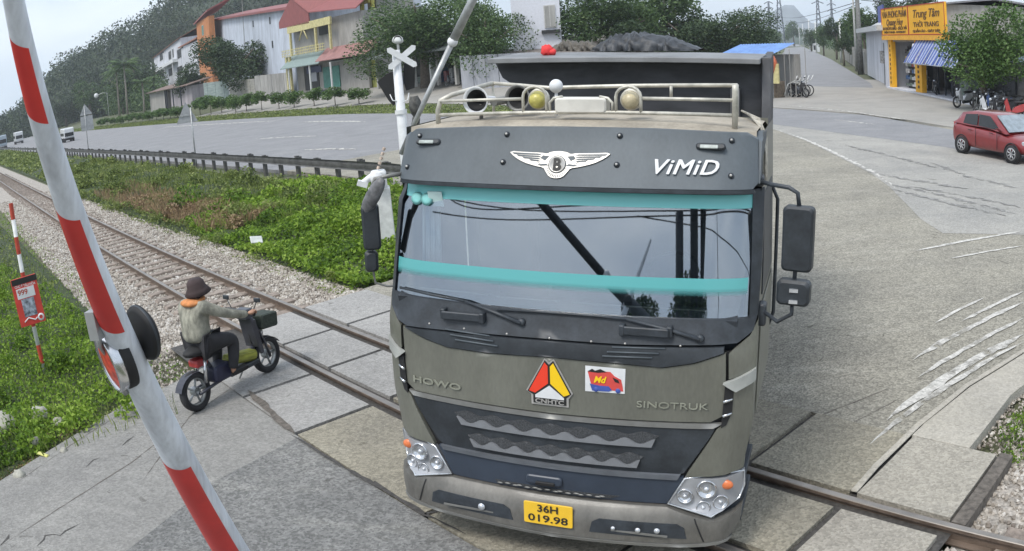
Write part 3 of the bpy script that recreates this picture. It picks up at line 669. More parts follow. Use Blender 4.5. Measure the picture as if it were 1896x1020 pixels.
# shell of the cab: sides, roof, floor and back
def cab():
    mb = MB(); X = 1.27; zs = [.92, 1.3, 1.75, 1.96, 2.3, 2.62, 2.75, 2.95, 3.1]; yb = 1.45
    for sx in (-1, 1):
        vs = []
        for z in zs:
            k = (1 - .018*max(0, z-1.9)/1.2)*(1 + .032*sstep(z, .9, 1.3))
            for y in (SF(X, z)+.03, .5, yb): vs.append((sx*X*k, y, z))
        fs = [(i*3+j, (i+1)*3+j, (i+1)*3+j+1, i*3+j+1) for i in range(len(zs)-1) for j in range(2)]; mb.add(vs, fs, False)
    mb.quad((-1.25, yb, .92), (1.25, yb, .92), (1.25, yb, 3.1), (-1.25, yb, 3.1))
    mb.quad((-1.25, .1, .93), (1.25, .1, .93), (1.25, yb, .93), (-1.25, yb, .93))
    o = mb.build('cab', M_olive, truck)
    r = MB(); N = 12
    vs = [(x, y + (.27 if j == 0 else 0), 3.10 + (.05 if 0 < j < 3 else 0) - .05*(abs(x)/1.25)**4) for j, y in enumerate((0, .5, 1.2, 1.45)) for x in [-1.245 + 2.49*i/N for i in range(N+1)]]
    vs = [(x, SF(x, 3.1)+.0 if j < N+1 else y, z) for j, (x, y, z) in enumerate(vs)]
    r.add(vs, [(j*(N+1)+i, j*(N+1)+i+1, (j+1)*(N+1)+i+1, (j+1)*(N+1)+i) for j in range(3) for i in range(N)], True); r.build('roof', M_dustroof, truck)
    for sx in (-1, 1):
        d = MB(); d.prism([(sx*1.305, .44, 2.02), (sx*1.305, 1.28, 2.02), (sx*1.288, 1.28, 2.68), (sx*1.288, .57, 2.68)], (sx*.012, 0, 0)); d.build('side_window', M_black, truck)
        g = MB(); g.tube([(sx*1.31, 1.32, 1.5), (sx*1.345, 1.32, 1.6), (sx*1.345, 1.32, 2.5), (sx*1.30, 1.32, 2.6)], .014, 8); g.build('grab_rail', M_black, truck)
cab()
# visor, frame and glass
visor = panel('sun_visor', [(-1.13, 3.10), (-1.19, 3.06), (-1.225, 2.80), (-1.21, 2.765), (1.21, 2.765), (1.235, 2.80), (1.22, 3.06), (1.17, 3.10), (.6, 3.12), (0, 3.125), (-.6, 3.12)], M_visor, -.035, .06, cell=.045)
for s in (-1, 1):
    xe = 1.285 if s > 0 else 1.245; d = MB(); d.prism([(s*(xe-.05), SF(1.235, 2.80)-.03, 2.79), (s*(xe-.05), SF(1.235, 3.05)-.03, 3.05), (s*(xe-.05), .60, 3.09), (s*(xe-.05), .78, 3.08), (s*(xe-.05), .70, 2.77)], (s*.055, 0, 0)); d.build('visor_side', M_visor, visor, .004)
panel('visor_edge', [(-1.215, 2.735), (1.22, 2.735), (1.21, 2.764), (-1.205, 2.764)], M_black, -.03, .05)
FR = lambda s: [(s*1.205, 2.745), (s*1.262, 2.745), (s*1.268, 2.3), (s*1.262, 1.96), (s*1.22, 1.955), (s*1.215, 2.3)]
for s in (-1, 1):
    panel('windscreen_frame', FR(s) if s > 0 else list(reversed(FR(s))), M_black, .004, .05, surf=GL)
panel('windscreen_frame', mir([(-1.225, 2.708), (-1.225, 2.745)][::-1][::1]) if 0 else [(-1.21, 2.712), (1.21, 2.712), (1.21, 2.745), (-1.21, 2.745)], M_black, .012, .05, surf=GL)
cowl = panel('wiper_panel', [(-1.255, 1.965), (-1.24, 1.86), (-1.17, 1.79), (-1.10, 1.765), (-.5, 1.79), (0, 1.80), (.5, 1.80), (1.10, 1.815), (1.18, 1.82), (1.245, 1.88), (1.26, 1.965)], M_black, -.005, .04, surf=lambda x, z: min(SF(x, z), GL(x, z)+.0))
panel('black_band', [(-1.11, 1.755), (-.93, 1.70), (-.75, 1.665), (-.45, 1.665), (0, 1.685), (.45, 1.68), (.74, 1.665), (.93, 1.70), (1.12, 1.765), (1.12, 1.80), (.5, 1.788), (0, 1.788), (-.5, 1.777)], M_blk2, -.012, .03)

m_gl, nt, b = nodes_of('windscreen_glass'); N = nt.nodes; L = nt.links
g_ = N.new('ShaderNodeBsdfGlossy'); g_.inputs['Color'].default_value = (.86, .93, 1, 1); g_.inputs['Roughness'].default_value = .015
t_ = N.new('ShaderNodeBsdfTransparent'); t_.inputs['Color'].default_value = (.50, .58, .62, 1)
mx_ = N.new('ShaderNodeMixShader'); mx_.inputs[0].default_value = .31; L.new(t_.outputs[0], mx_.inputs[1]); L.new(g_.outputs[0], mx_.inputs[2]); L.new(mx_.outputs[0], N['Material Output'].inputs[0]); N.remove(b)
glass = panel('windscreen', [(-1.215, 1.962), (1.215, 1.962), (1.215, 2.725), (-1.215, 2.725)], m_gl, .02, 0.0, surf=GL, cell=.05)
# tint film: solid stripe, the lower one fades out in its print
def film(name, z0, z1, fade, col=(.10, .37, .375, 1)):
    m, nt, b = nodes_of(name + '_film'); N = nt.nodes; L = nt.links
    b.inputs['Base Color'].default_value = col; b.inputs['Roughness'].default_value = .25
    tc = N.new('ShaderNodeTexCoord'); sp = N.new('ShaderNodeSeparateXYZ'); L.new(tc.outputs['Object'], sp.inputs[0])
    mr = N.new('ShaderNodeMapRange'); mr.inputs[1].default_value = z0; mr.inputs[2].default_value = z0 + fade; mr.inputs[3].default_value = 0; mr.inputs[4].default_value = .92; L.new(sp.outputs[2], mr.inputs[0]); L.new(mr.outputs[0], b.inputs['Alpha'])
    panel(name, [(-1.205, z0), (1.205, z0), (1.205, z1), (-1.205, z1)], m, .014, 0, surf=GL)
film('top_tint_band', 2.625, 2.715, .006, (.22, .66, .66, 1)); film('lower_tint_band', 2.095, 2.205, .05)  # top film coloured lighter to make up for the visor's shade on it
# cab interior
def interior():
    mb = MB(); mb.quad((-1.2, 1.3, 1.5), (1.2, 1.3, 1.5), (1.2, 1.3, 3.0), (-1.2, 1.3, 3.0)); mb.quad((-1.22, 0, 1.6), (1.22, 0, 1.6), (1.22, 1.3, 1.6), (-1.22, 1.3, 1.6))
    for s in (-1, 1): mb.quad((s*1.215, .1, 1.5), (s*1.215, 1.3, 1.5), (s*1.215, 1.3, 3.0), (s*1.215, .52, 3.0))
    mb.quad((-1.2, .50, 2.98), (1.2, .50, 2.98), (1.2, 1.3, 2.98), (-1.2, 1.3, 2.98)); mb.build('cab_lining', M_int, truck)
    d = MB(); d.prism([(-1.19, .1, 1.7), (-1.19, .04, 1.955), (-1.19, .16, 2.0), (-1.19, .5, 2.03), (-1.19, .6, 1.95), (-1.19, .6, 1.7)], (2.38, 0, 0)); d.build('dashboard', M_black, truck)
    h = MB(); h.rbox((-.27, .20, 2.05), (.36, .14, .14), .05); h.build('dashboard_hump', M_black, truck)
    e = MB(); e.tube([(-.45, .1, 1.985), (0, .09, 1.99)], .006, 6); e.tube([(-1.15, .12, 2.0), (-.5, .10, 1.995)], .006, 6); e.tube([(.1, .1, 1.985), (1.0, .12, 1.985)], .006, 6); e.build('dashboard_trim', M_lip, truck)
    for x in (-.72, .68): s = MB(); s.rbox((x, 1.02, 2.1), (.5, .14, .62), .1); s.rbox((x, 1.02, 2.45), (.28, .1, .2), .05); s.build('seat', mat('seat_cloth', (.06, .06, .065), .9), truck)
    w = MB(); w.tube([(.68 + .2*math.cos(t), .62 + .10*math.sin(t), 2.06 + .14*math.sin(t)) for t in [2*PI*i/20 for i in range(20)]], .014, 8, closed=True); w.build('steering_wheel', M_rub, truck)
    c = MB()
    for i in range(7): c.tube([(-1.10 + .022*i, .30 + .01*(i % 2), 2.06), (-1.09 + .02*i, .36 + .01*(i % 2), 2.66)], .012, 6)
    c.build('curtain', mat('pale_curtain', (.42, .45, .47), .9), truck)
    k = MB(); k.box((-.93, .225, 2.625), (.11, .004, .115), Matrix.Rotation(.30, 3, 'X')); k.build('windscreen_sticker', mat('pale_sticker', (.60, .78, .76), .6), truck)
    k = MB(); k.lathe([(0, 0), (.04, .0), (.047, .006), (.02, .012), (0, .012)], (-1.0, .23, 2.62), (0, -1, .3), 18)
    k.lathe([(0, 0), (.04, .0), (.047, .006), (.02, .012), (0, .012)], (-1.09, .25, 2.62), (0, -1, .3), 18); k.build('suction_cup', mat('teal_rubber', (.25, .62, .6), .5), truck)
    r = MB(); r.ball((-.90, .40, 2.50), (.085, .03, .10), 16, 10, Matrix.Rotation(-.5, 3, 'Y')); r.tube([(-.9, .4, 2.56), (-.88, .36, 2.64), (-.99, .34, 2.72)], .008, 6); r.build('interior_mirror', M_rub, truck)
interior()
# wipers, handles and screws on the wiper panel
def on(x, z, off): return (x, min(SF(x, z), GL(x, z)) - off, z)
for pts in ([(-1.19, 2.005), (-.9, 2.0), (-.62, 1.985), (-.40, 1.935), (-.20, 1.885)], [(-.38, 1.955), (-.1, 1.965), (.3, 1.965), (.5, 1.955), (.78, 1.90), (.97, 1.85)]):
    mb = MB(); P = [on(x, z, .022) for x, z in pts]; mb.tube(P[:3] if pts[0][0] < -1 else P[:4], .009, 6); k = 3 if pts[0][0] < -1 else 4
    mb.tube([P[-1], P[-2], P[k-1]], [.018, .013, .009], 8); mb.lathe([(0, 0), (.028, 0), (.024, .03), (0, .032)], on(pts[-1][0], pts[-1][1], .0), (0, -1, .2), 14); mb.build('wiper', M_lip if 0 else M_black, truck)
for s in (-1, 1):
    mb = MB(); a, b_ = s*.48, s*.78
    for x in (a, b_): mb.rbox(on(x, 1.895, .028), (.035, .06, .07), .01)
    mb.rbox(on((a+b_)/2, 1.895, .055), (.30, .022, .055), .012); mb.build('grab_handle', M_black, truck)
    m2 = MB()
    for k in range(3):
        x0 = s*(.42 - .03*k); x1 = s*(.76 - .04*k); z = 1.785 - .030*k
        m2.tube([onS(x0, z-.002, -.016), onS(x1, z+.004, -.016)], .006, 6)
    m2.build('vent_louvre', M_visor, truck)
for x in (-.9, -.62, -.3, .0, .28, .5, .85): sc = MB(); sc.lathe([(0, 0), (.008, 0), (.007, .005), (0, .006)], on(x, 1.805, .006), (0, -1, .2), 8); sc.build('panel_screw', M_badge, truck)

# olive front panel, mid line, dark lower grille, corners
panel('front_panel', [(-1.13, 1.755), (-.94, 1.692), (-.76, 1.657), (-.45, 1.655), (0, 1.677), (.45, 1.67), (.75, 1.657), (.94, 1.692), (1.13, 1.758), (1.135, 1.60), (1.13, 1.33), (1.06, 1.29), (0, 1.283), (-1.06, 1.285), (-1.13, 1.33)], M_olive, 0, .03)
panel('mid_trim', [(-1.12, 1.275), (-1.08, 1.278), (0, 1.273), (1.08, 1.28), (1.13, 1.275), (1.08, 1.245), (0, 1.24), (-1.08, 1.243)], M_lip, -.004, .03)
panel('front_backing', [(-1.2, .86), (1.2, .86), (1.2, 1.76), (-1.2, 1.76)], M_rub, .03, .02)
panel('lower_grille', [(-1.09, 1.236), (0, 1.232), (1.09, 1.238), (1.05, 1.16), (.90, .915), (.86, .895), (-.84, .905), (-.88, .93), (-1.05, 1.16)], M_blk2, .008, .03)
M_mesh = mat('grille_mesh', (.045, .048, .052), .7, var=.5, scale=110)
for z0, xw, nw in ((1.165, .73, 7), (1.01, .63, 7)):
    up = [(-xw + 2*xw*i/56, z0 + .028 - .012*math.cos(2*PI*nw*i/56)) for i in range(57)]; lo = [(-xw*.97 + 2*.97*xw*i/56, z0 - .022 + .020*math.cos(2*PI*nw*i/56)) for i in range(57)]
    panel('grille_slot', up + list(reversed(lo)), M_mesh, -.002, .02, cell=.06)  # wavy slot shadow painted in as the dark mesh colour
    low = [(-xw*.97 + 2*.97*xw*i/56, z0 - .026 + .020*math.cos(2*PI*nw*i/56)) for i in range(57)]; bot = [(-xw*.92, z0-.062), (xw*.94, z0-.062)]
    panel('grille_lip', low + list(reversed(bot)), M_lip if 0 else mat('grille_lip_grey', (.17, .178, .19), .5, var=.1), -.016, .03, cell=.06)
for s in (-1, 1):
    q = [(s*1.10, 1.238), (s*1.145, 1.28), (s*1.15, 1.40), (s*1.19, 1.56), (s*1.262, 1.60), (s*1.275, 1.3), (s*1.28, .90), (s*.915, .893), (s*.93, .93), (s*1.06, 1.16)]
    panel('corner_panel', q if s > 0 else q[::-1], M_olive, -.006, .05)
    q = [(s*1.145, 1.755), (s*1.18, 1.80), (s*1.23, 1.85), (s*1.268, 1.94), (s*1.275, 1.62), (s*1.15, 1.585)]
    panel('corner_cover', q if s > 0 else q[::-1], M_olive, -.004, .03)
    q = [(s*1.125, 1.565), (s*1.20, 1.60), (s*1.275, 1.635), (s*1.278, 1.55), (s*1.185, 1.505)]
    panel('air_deflector', q if s > 0 else q[::-1], mat('deflector_grey', (.36, .37, .35), .5), -.035, .04)
    q = [(s*1.135, 1.545), (s*1.175, 1.51), (s*1.172, 1.36), (s*1.15, 1.27), (s*1.125, 1.25), (s*1.13, 1.4)]
    panel('deflector_slot', q if s > 0 else q[::-1], M_rub, -.012, .02)
    for z in (1.34, 1.44): d = MB(); d.tube([onS(s*1.135, z, -.03), onS(s*1.19, z+.012, -.03)], .010, 8); d.build('hinge', M_chr, truck)
    # door slab behind the corner
    d = MB(); d.prism([(s*1.312, .33, 1.2), (s*1.312, 1.36, 1.2), (s*1.312, 1.36, 1.95), (s*1.312, .38, 1.95)], (s*.008, 0, 0)); d.build('door', M_olive, truck, .004)
    d = MB()
    for z, y0 in ((.62, .25), (.34, .25)): d.box((s*1.16, y0+.35, z), (.22, .62, .05))
    d.box((s*1.05, .6, .6), (.03, .7, .6)); d.build('step', M_black, truck, .008)
# bumper
panel('bumper_upper', [(-.885, .89), (-.84, .898), (0, .90), (.86, .89), (.90, .88), (.79, .662), (.5, .66), (-.5, .66), (-.79, .662)], M_blue, -.004, .04)
panel('bumper_ledge', [(-.86, .905), (.88, .905), (.86, .868), (0, .872), (-.84, .872)], mat('ledge_grey', (.11, .12, .135), .5), -.018, .03)
panel('bumper_slot', [(-.44, .70), (.47, .70), (.40, .672), (.02, .668), (-.42, .672)], M_mesh, -.010, .02); 
for i in range(16): sl = MB(); sl.ball((-.40+.05*i+.01*(i % 3), SF(0, .68)-.018+.07*(-.40+.05*i)**2, .683+.006*(i % 2)), (.024, .006, .007), 8, 5); sl.build('slot_clip', M_lip, truck)
lt = MB(); lt.rbox((-.06, SF(0, .74)-.012, .765), (.26, .03, .07), .02); lt.build('tow_cover', M_blue, truck); lt = MB(); lt.rbox((-.05, SF(0, .75)-.03, .745), (.14, .02, .03), .01); lt.build('tow_cover_slot', M_rub, truck)
low = [(-1.285, .62), (-1.22, .60), (-1.10, .592), (-1.02, .618), (-.79, .652), (-.5, .652), (.5, .652), (.79, .652), (1.03, .60), (1.12, .575), (1.24, .59), (1.29, .62), (1.285, .50), (1.22, .42), (.9, .40), (0, .385), (-.9, .40), (-1.22, .42), (-1.28, .50)]
panel('bumper', low, M_oliveb, -.02, .10)
panel('bumper_lip', [(-1.24, .418), (-.9, .396), (0, .380), (.9, .396), (1.24, .418), (1.22, .395), (.9, .372), (0, .355), (-.9, .372), (-1.22, .395)], M_lip, -.03, .10)
for x0, x1 in ((-.93, -.30), (.30, .93)):
    panel('fog_recess', [(x0, .53), (x0+.05, .56), (x1-.05, .56), (x1, .53), (x1+.02, .445), (x0-.02, .445)], M_black, -.024, .03)
panel('bumper_seam', [(-1.0, .61), (-.99, .61), (-1.06, .42), (-1.07, .42)], M_rub, -.023, .02); panel('bumper_seam', [(.99, .60), (1.0, .60), (1.07, .42), (1.06, .42)], M_rub, -.023, .02)
for x, z, r in ((-.52, .51, .028), (.62, .50, .02), (.75, .505, .022), (.45, .50, .016)): fb = MB(); fb.lathe([(r, 0), (r*.8, .012), (0, .014)], onS(x, z, -.03), (0, -1, .1), 12); fb.build('fog_lamp', M_lens, truck)
for x in (.6, -.6): fb = MB(); fb.box((x, SF(.6, .48)-.03, .475), (.45, .012, .012)); fb.build('recess_bar', M_lip, truck)
# headlamps
for s in (-1, 1):
    q = [(s*.91, .88), (s*1.285, .87), (s*1.292, .75), (s*1.265, .66), (s*1.10, .605), (s*1.01, .63), (s*.80, .668)]
    hl = panel('headlight', q if s > 0 else q[::-1], M_grey, -.008, .05)
    rim = MB(); P = [onS(x, z, -.012) for x, z in q]; rim.tube(P, .008, 6, closed=True); rim.build('lamp_rim', M_lens, hl)
    for x, z, r in ((.915, .74, .052), (1.055, .80, .064), (1.15, .685, .052), (1.04, .655, .048)):
        mb = MB(); mb.lathe([(r, -.005), (r*1.08, .016), (r*.93, .022), (r*.86, .006), (r*.5, -.002), (0, .004)], onS(s*x, z, -.010), (s*.35*max(0, x-.9)*3, -1, .12), 22); mb.build('lamp_reflector', M_chr, hl)
        mb = MB(); mb.ball(onS(s*x, z, -.016), (r*.33, .018, r*.33), 12, 8); mb.build('bulb_cap', M_lens, hl)
    mb = MB(); mb.ball(onS(s*1.185, .815, -.008), (.045, .022, .036), 14, 8); mb.build('indicator', M_amb, hl)
# plate, emblem, sticker, lettering
pl = MB(); pl.rbox((0-.01, -.275, .545), (.355, .012, .17), .012, Matrix.Rotation(-.10, 3, 'X')); plate = pl.build('number_plate', M_ylw, truck)
def flat(x0, y0, z0, tilt=0.0):
    R = Matrix.Rotation(tilt, 3, 'X'); return lambda a, b, c: Vector((x0, y0, z0)) + R @ Vector((a, -c, b))
text_mesh('lettering', '36H', .078, flat(-.01, -.283, .588, -.10), M_txt, plate, .15, depth=.001, weight=.001); text_mesh('lettering', '019.98', .078, flat(-.01, -.288, .508, -.10), M_txt, plate, .29, depth=.001, weight=.001)
def wrap(x0, z0, dy): return lambda a, b, c: Vector((x0+a, SF(x0+a, z0+b)-dy-c, z0+b))
text_mesh('lettering', 'ViMiD', .125, wrap(.81, 2.893, .045), M_wh, visor, .40, shear=.3, depth=.006, space=1.08); text_mesh('lettering', 'ViMiD', .125, wrap(.815, 2.892, .046), M_wh, visor, .40, shear=.3, depth=.0065, space=1.08)
text_mesh('lettering', 'HOWO', .065, wrap(-.865, 1.375, .006), mat('embossed_letter', (.24, .245, .20), .4), truck, .40, depth=.004, weight=.001)
text_mesh('lettering', 'SINOTRUK', .062, wrap(.81, 1.40, .006), MATS['embossed_letter'], truck, .46, depth=.004, weight=.0)
def badge(name, pts, m, par, dy, th=.006): return panel(name, pts, m, dy, th, par, cell=.5, smooth=False)
em = badge('emblem', [(-.03, 1.672), (0, 1.645), (.035, 1.67), (.16, 1.44), (.13, 1.40), (.13, 1.34), (-.13, 1.34), (-.13, 1.41), (-.165, 1.435)], M_badge, truck, -.010)
badge('emblem_outline', [(-.028, 1.66), (0, 1.63), (.03, 1.66), (.15, 1.437), (.115, 1.405), (.115, 1.352), (-.115, 1.352), (-.115, 1.41), (-.155, 1.432)], M_txt, em, -.013)
badge('emblem_field', [(-.03, 1.645), (-.008, 1.62), (-.008, 1.50), (-.10, 1.425), (-.143, 1.437)], M_red, em, -.016); badge('emblem_field', [(.03, 1.645), (.008, 1.62), (.008, 1.50), (.10, 1.418), (.14, 1.437)], M_gold, em, -.016)
badge('emblem_field', [(0, 1.485), (.10, 1.405), (.10, 1.392), (-.10, 1.392), (-.10, 1.41)], M_wh, em, -.016)
text_mesh('lettering', 'CNHTC', .042, wrap(0, 1.37, .018), M_badge, em, .20, depth=.001, weight=.001)
st = badge('sticker', [(.245, 1.645), (.508, 1.64), (.503, 1.468), (.242, 1.468)], M_wh, truck, -.006, .003)
badge('sticker_print', [(.262, 1.605), (.285, 1.62), (.32, 1.612), (.35, 1.622), (.40, 1.606), (.41, 1.615), (.415, 1.59), (.44, 1.585), (.48, 1.565), (.49, 1.52), (.495, 1.485), (.30, 1.49), (.28, 1.53)], mat('sticker_red', (.60, .07, .06), .5), st, -.008, .002)
badge('sticker_print', [(.275, 1.525), (.34, 1.515), (.40, 1.515), (.42, 1.49), (.40, 1.478), (.29, 1.478)], mat('sticker_blue', (.05, .09, .35), .5), st, -.010, .002)
badge('sticker_print', [(.26, 1.608), (.29, 1.628), (.31, 1.616), (.345, 1.63), (.385, 1.612), (.33, 1.604)], M_txt, st, -.010, .002)
badge('sticker_print', [(.425, 1.578), (.462, 1.562), (.47, 1.54), (.44, 1.548)], M_txt, st, -.010, .002)
text_mesh('lettering', 'Md', .06, wrap(.338, 1.556, .012), M_gold, st, .085, shear=.3, depth=.001, weight=.002)
for x in (.315, .46):
    mb = MB(); mb.lathe([(.017, 0), (.014, .003), (0, .003)], onS(x, 1.487, -.009), (0, -1, .06), 14); mb.build('sticker_print', MATS['sticker_blue'], st)
# winged badge on the visor
def wings():
    bz = 2.885; o = None
    w = panel('winged_badge', smooth_loop([(0, bz-.072), (.045, bz-.064), (.075, bz-.03), (.09, bz-.008), (.15, bz), (.24, bz+.022), (.31, bz+.055), (.352, bz+.09), (.22, bz+.083), (.12, bz+.082), (.08, bz+.075), (.055, bz+.088), (0, bz+.094), (-.055, bz+.088), (-.08, bz+.075), (-.12, bz+.082), (-.22, bz+.083), (-.352, bz+.09), (-.31, bz+.055), (-.24, bz+.022), (-.15, bz), (-.09, bz-.008), (-.075, bz-.03), (-.045, bz-.064)]), M_badge, -.046, .008, visor, cell=.5)
    for s in (-1, 1):
        for k in range(6):
            z0 = bz + .076 - .013*k; x1 = .325 - .030*k - .004*k*k
            q = [(s*.135, z0-.000), (s*x1, z0+.005), (s*(x1-.014), z0-.0045), (s*(.115), z0-.0075)]
            panel('feather_line', q if s > 0 else q[::-1], M_visor, -.049, .003, w, cell=.2)
        q = [(s*.062, bz+.062), (s*.105, bz+.066), (s*.118, bz+.05), (s*.088, bz+.035)]; panel('feather_line', q if s > 0 else q[::-1], M_visor, -.049, .003, w, cell=.2)
    for k in range(15):
        a = PI*(1.12 + .76*k/14); c, s_ = math.cos(a), math.sin(a); q = [(c*.062-.0016, bz+.012+s_*.062), (c*.062+.0016, bz+.012+s_*.062), (c*.077+.002, bz+.012+s_*.077), (c*.077-.002, bz+.012+s_*.077)]
        panel('feather_line', q, M_visor, -.049, .003, w, cell=.2)
    mb = MB(); mb.lathe([(.056, 0), (.056, .006), (.050, .009), (.046, .005), (0, .006)], (0, SF(0, bz+.012)-.047, bz+.012), (0, -1, .45), 28); mb.build('badge_disc', M_badge, w); mb = MB(); mb.lathe([(.060, 0), (.060, .004), (.0565, .004)], (0, SF(0, bz+.012)-.047, bz+.012), (0, -1, .45), 28); mb.build('badge_ring', M_visor, w)
    text_mesh('lettering', 'B', .095, wrap(0, bz+.012, .058), M_txt, w, .052, depth=.001, weight=.004)
wings()
bo = MB()
for x, z in ((-1.15, 2.845), (1.11, 2.845), (-1.08, 3.055), (1.10, 3.055), (-.385, 2.90), (.39, 2.90), (-.385, 3.075), (.39, 3.075)):
    o_ = onS(x, z, -.034); mb = MB(); mb.lathe([(.020, 0), (.020, .006), (.012, .010), (.011, .018), (0, .02)], o_, (0, -1, .45), 14); mb.build('visor_bolt', M_black, visor)
    mb = MB(); mb.lathe([(.009, .0185), (.008, .023), (0, .024)], o_, (0, -1, .45), 10); mb.build('bolt_head', M_badge, visor)
for x in (-.99, .975):
    mb = MB(); mb.rbox(onS(x, 3.02, -.05), (.19, .035, .042), .018, Matrix.Rotation(-.45, 3, 'X')); lp = mb.build('marker_lamp', M_blk2, visor)
    mb = MB(); mb.rbox(onS(x-.01, 3.022, -.068), (.115, .015, .024), .006, Matrix.Rotation(-.45, 3, 'X')); mb.build('lamp_lens', mat('pale_lens', (.36, .40, .38), .3, var=.2, scale=30), lp)

# roof rack with lamps and horns
rk = MB(); Y = .5
rk.tube([(-1.02, Y, 3.09), (-1.02, Y, 3.22), (-1.0, Y+.01, 3.29), (-.93, Y+.05, 3.325), (-.75, .9, 3.385)], .018, 10)
rk.tube([(-.75, .9, 3.385), (-.3, .9, 3.345), (.3, .9, 3.36), (1.07, .9, 3.375), (1.10, .55, 3.385)], .014, 8)
rk.tube([(1.10, Y, 3.09), (1.10, Y, 3.36), (1.10, Y, 3.40)], .020, 10)
rk.tube([(-1.02, Y, 3.185), (-.3, Y-.01, 3.20), (.3, Y-.01, 3.205), (1.10, Y, 3.20)], .013, 8)
rk.tube([(-1.0, Y, 3.285), (-.37, Y, 3.295)], .011, 8); rk.tube([(.47, Y, 3.30), (1.10, Y, 3.30)], .012, 8)
for x, y, z0, z1 in ((.63, .75, 3.29, 3.37), (-.75, .9, 3.1, 3.38), (.3, .9, 3.1, 3.36), (1.07, .9, 3.1, 3.38)): rk.tube([(x, y, z0), (x, y+.0, z1)], .011, 8)
for x0 in (-.27, .39):
    rk.tube([(x0-.085, Y-.01, 3.20), (x0-.085, Y-.01, 3.31)] + [(x0-.085*math.cos(t), Y-.01, 3.31+.07*math.sin(t)) for t in [PI*i/8 for i in range(1, 8)]] + [(x0+.085, Y-.01, 3.31), (x0+.085, Y-.01, 3.20)], .011, 8)
for s in (-1, 1): rk.tube([(.06+s*.22, Y-.01, 3.20), (.06+s*.22, Y-.01, 3.27), (.06+s*.19, Y-.01, 3.30), (.06+s*.13, Y, 3.31)], .010, 8)
for x in (-1.02, 1.10, -.42, .52): rk.box((x, Y, 3.085), (.05, .06, .03))
rack = rk.build('roof_rack', M_tub, truck)
mb = MB(); mb.rbox((.06, Y+.03, 3.25), (.36, .12, .105), .02); mb.build('light_box', mat('ivory_box', (.60, .58, .53), .5, var=.1, scale=5), rack)
for x0 in (-.27, .39):
    mb = MB(); mb.lathe([(.06, 0), (.062, .02), (.05, .05), (.025, .07), (0, .074)], (x0, Y+.06, 3.285), (0, -1, -.1), 20); lp = mb.build('beacon', mat('yellow_lens' if x0 < 0 else 'faded_lens', (.50, .45, .12) if x0 < 0 else (.50, .43, .28), .35, var=.2, scale=20), rack)
    mb = MB(); mb.lathe([(.068, -.06), (.076, -.03), (.073, .004), (.062, .004)], (x0, Y+.06, 3.285), (0, -1, -.1), 20); mb.build('beacon_shell', M_tub, lp)
mb = MB(); mb.ball((-.21, .78, 3.365), .05, 16, 10); mb.tube([(-.21, .78, 3.1), (-.21, .78, 3.33)], .012, 8); mb.build('ball_lamp', M_wh, rack); 
for x0, y0, m, r in ((-.73, .52, M_wh, .098), (-.48, .70, M_lip, .095)):
    mb = MB(); mb.lathe([(.022, -.34), (.03, -.2), (.05, -.10), (r*.82, -.02), (r, 0), (r*1.02, -.004)], (x0, y0, 3.285), (0, -1, .05), 24); h = mb.build('air_horn', m, rack)
    mb = MB(); mb.lathe([(r*.93, -.012), (r*.55, -.05), (.02, -.12), (0, -.12)], (x0, y0, 3.285), (0, -1, .05), 24); mb.build('horn_mouth', M_rub, h)
mb = MB(); mb.tube([(-.60, .55, 3.27), (-.58, .8, 3.27)], .03, 8); mb.tube([(-.73, .62, 3.12), (-.73, .62, 3.25)], .014, 6); mb.build('horn_bracket', M_lip, rack)

# mirrors
def mirrors():
    s = MB(); s.tube([(1.27, .36, 2.80), (1.36, .22, 2.805), (1.48, .16, 2.80), (1.535, .15, 2.77), (1.548, .15, 2.68)], .014, 10); s.rbox((1.28, .38, 2.80), (.06, .1, .07), .02); s.build('mirror_arm', M_black, truck)
    s = MB(); s.tube([(1.54, .15, 2.30), (1.535, .15, 2.20)], .014, 8); s.build('mirror_arm', M_black, truck); s = MB()
    s.tube([(1.53, .15, 2.08), (1.53, .15, 1.99), (1.44, .16, 1.93), (1.33, .26, 1.97)], .014, 10); s.rbox((1.33, .28, 1.94), (.06, .1, .15), .02)
    arm = s.build('mirror_arm', M_black, truck)
    mb = MB(); mb.rbox((1.55, .13, 2.49), (.195, .09, .41), .03, Matrix.Rotation(-.18, 3, 'Z'), 4); mb.build('mirror', M_blk2, arm)
    mb = MB(); mb.rbox((1.537, .13, 2.145), (.215, .09, .165), .035, Matrix.Rotation(-.18, 3, 'Z'), 4); q = mb.build('small_mirror', M_blk2, arm)
    for z in (2.168, 2.095): mb = MB(); mb.box((1.537, .079, z), (.055, .014, .022)); mb.build('clamp', M_lens, q)
    s = MB(); s.tube([(-1.2, .30, 2.79), (-1.27, .2, 2.79), (-1.38, .16, 2.77), (-1.43, .15, 2.66)], .016, 8); s.tube([(-1.43, .15, 2.66), (-1.45, .15, 2.1), (-1.44, .15, 2.0), (-1.37, .2, 1.965), (-1.25, .22, 1.97)], .009, 8)
    arm = s.build('mirror_arm', M_lip, truck)
    mb = MB(); mb.rbox((-1.435, .15, 2.42), (.13, .09, .33), .03, Matrix.Rotation(.5, 3, 'Z'), 4); mb.build('mirror', M_blk2, arm)
    mb = MB(); mb.rbox((-1.455, .15, 2.165), (.10, .08, .155), .035, Matrix.Rotation(.5, 3, 'Z'), 4); mb.build('small_mirror', M_blk2, arm)
    mb = MB(); mb.ball((-1.385, .12, 2.65), (.17, .04, .055), 16, 10, Matrix.Rotation(-.95, 3, 'Y'), .1, 3); mb.build('wide_mirror', mat('mirror_shell_grey', (.15, .15, .155), .5, .2, var=.4, scale=14), arm)
mirrors()

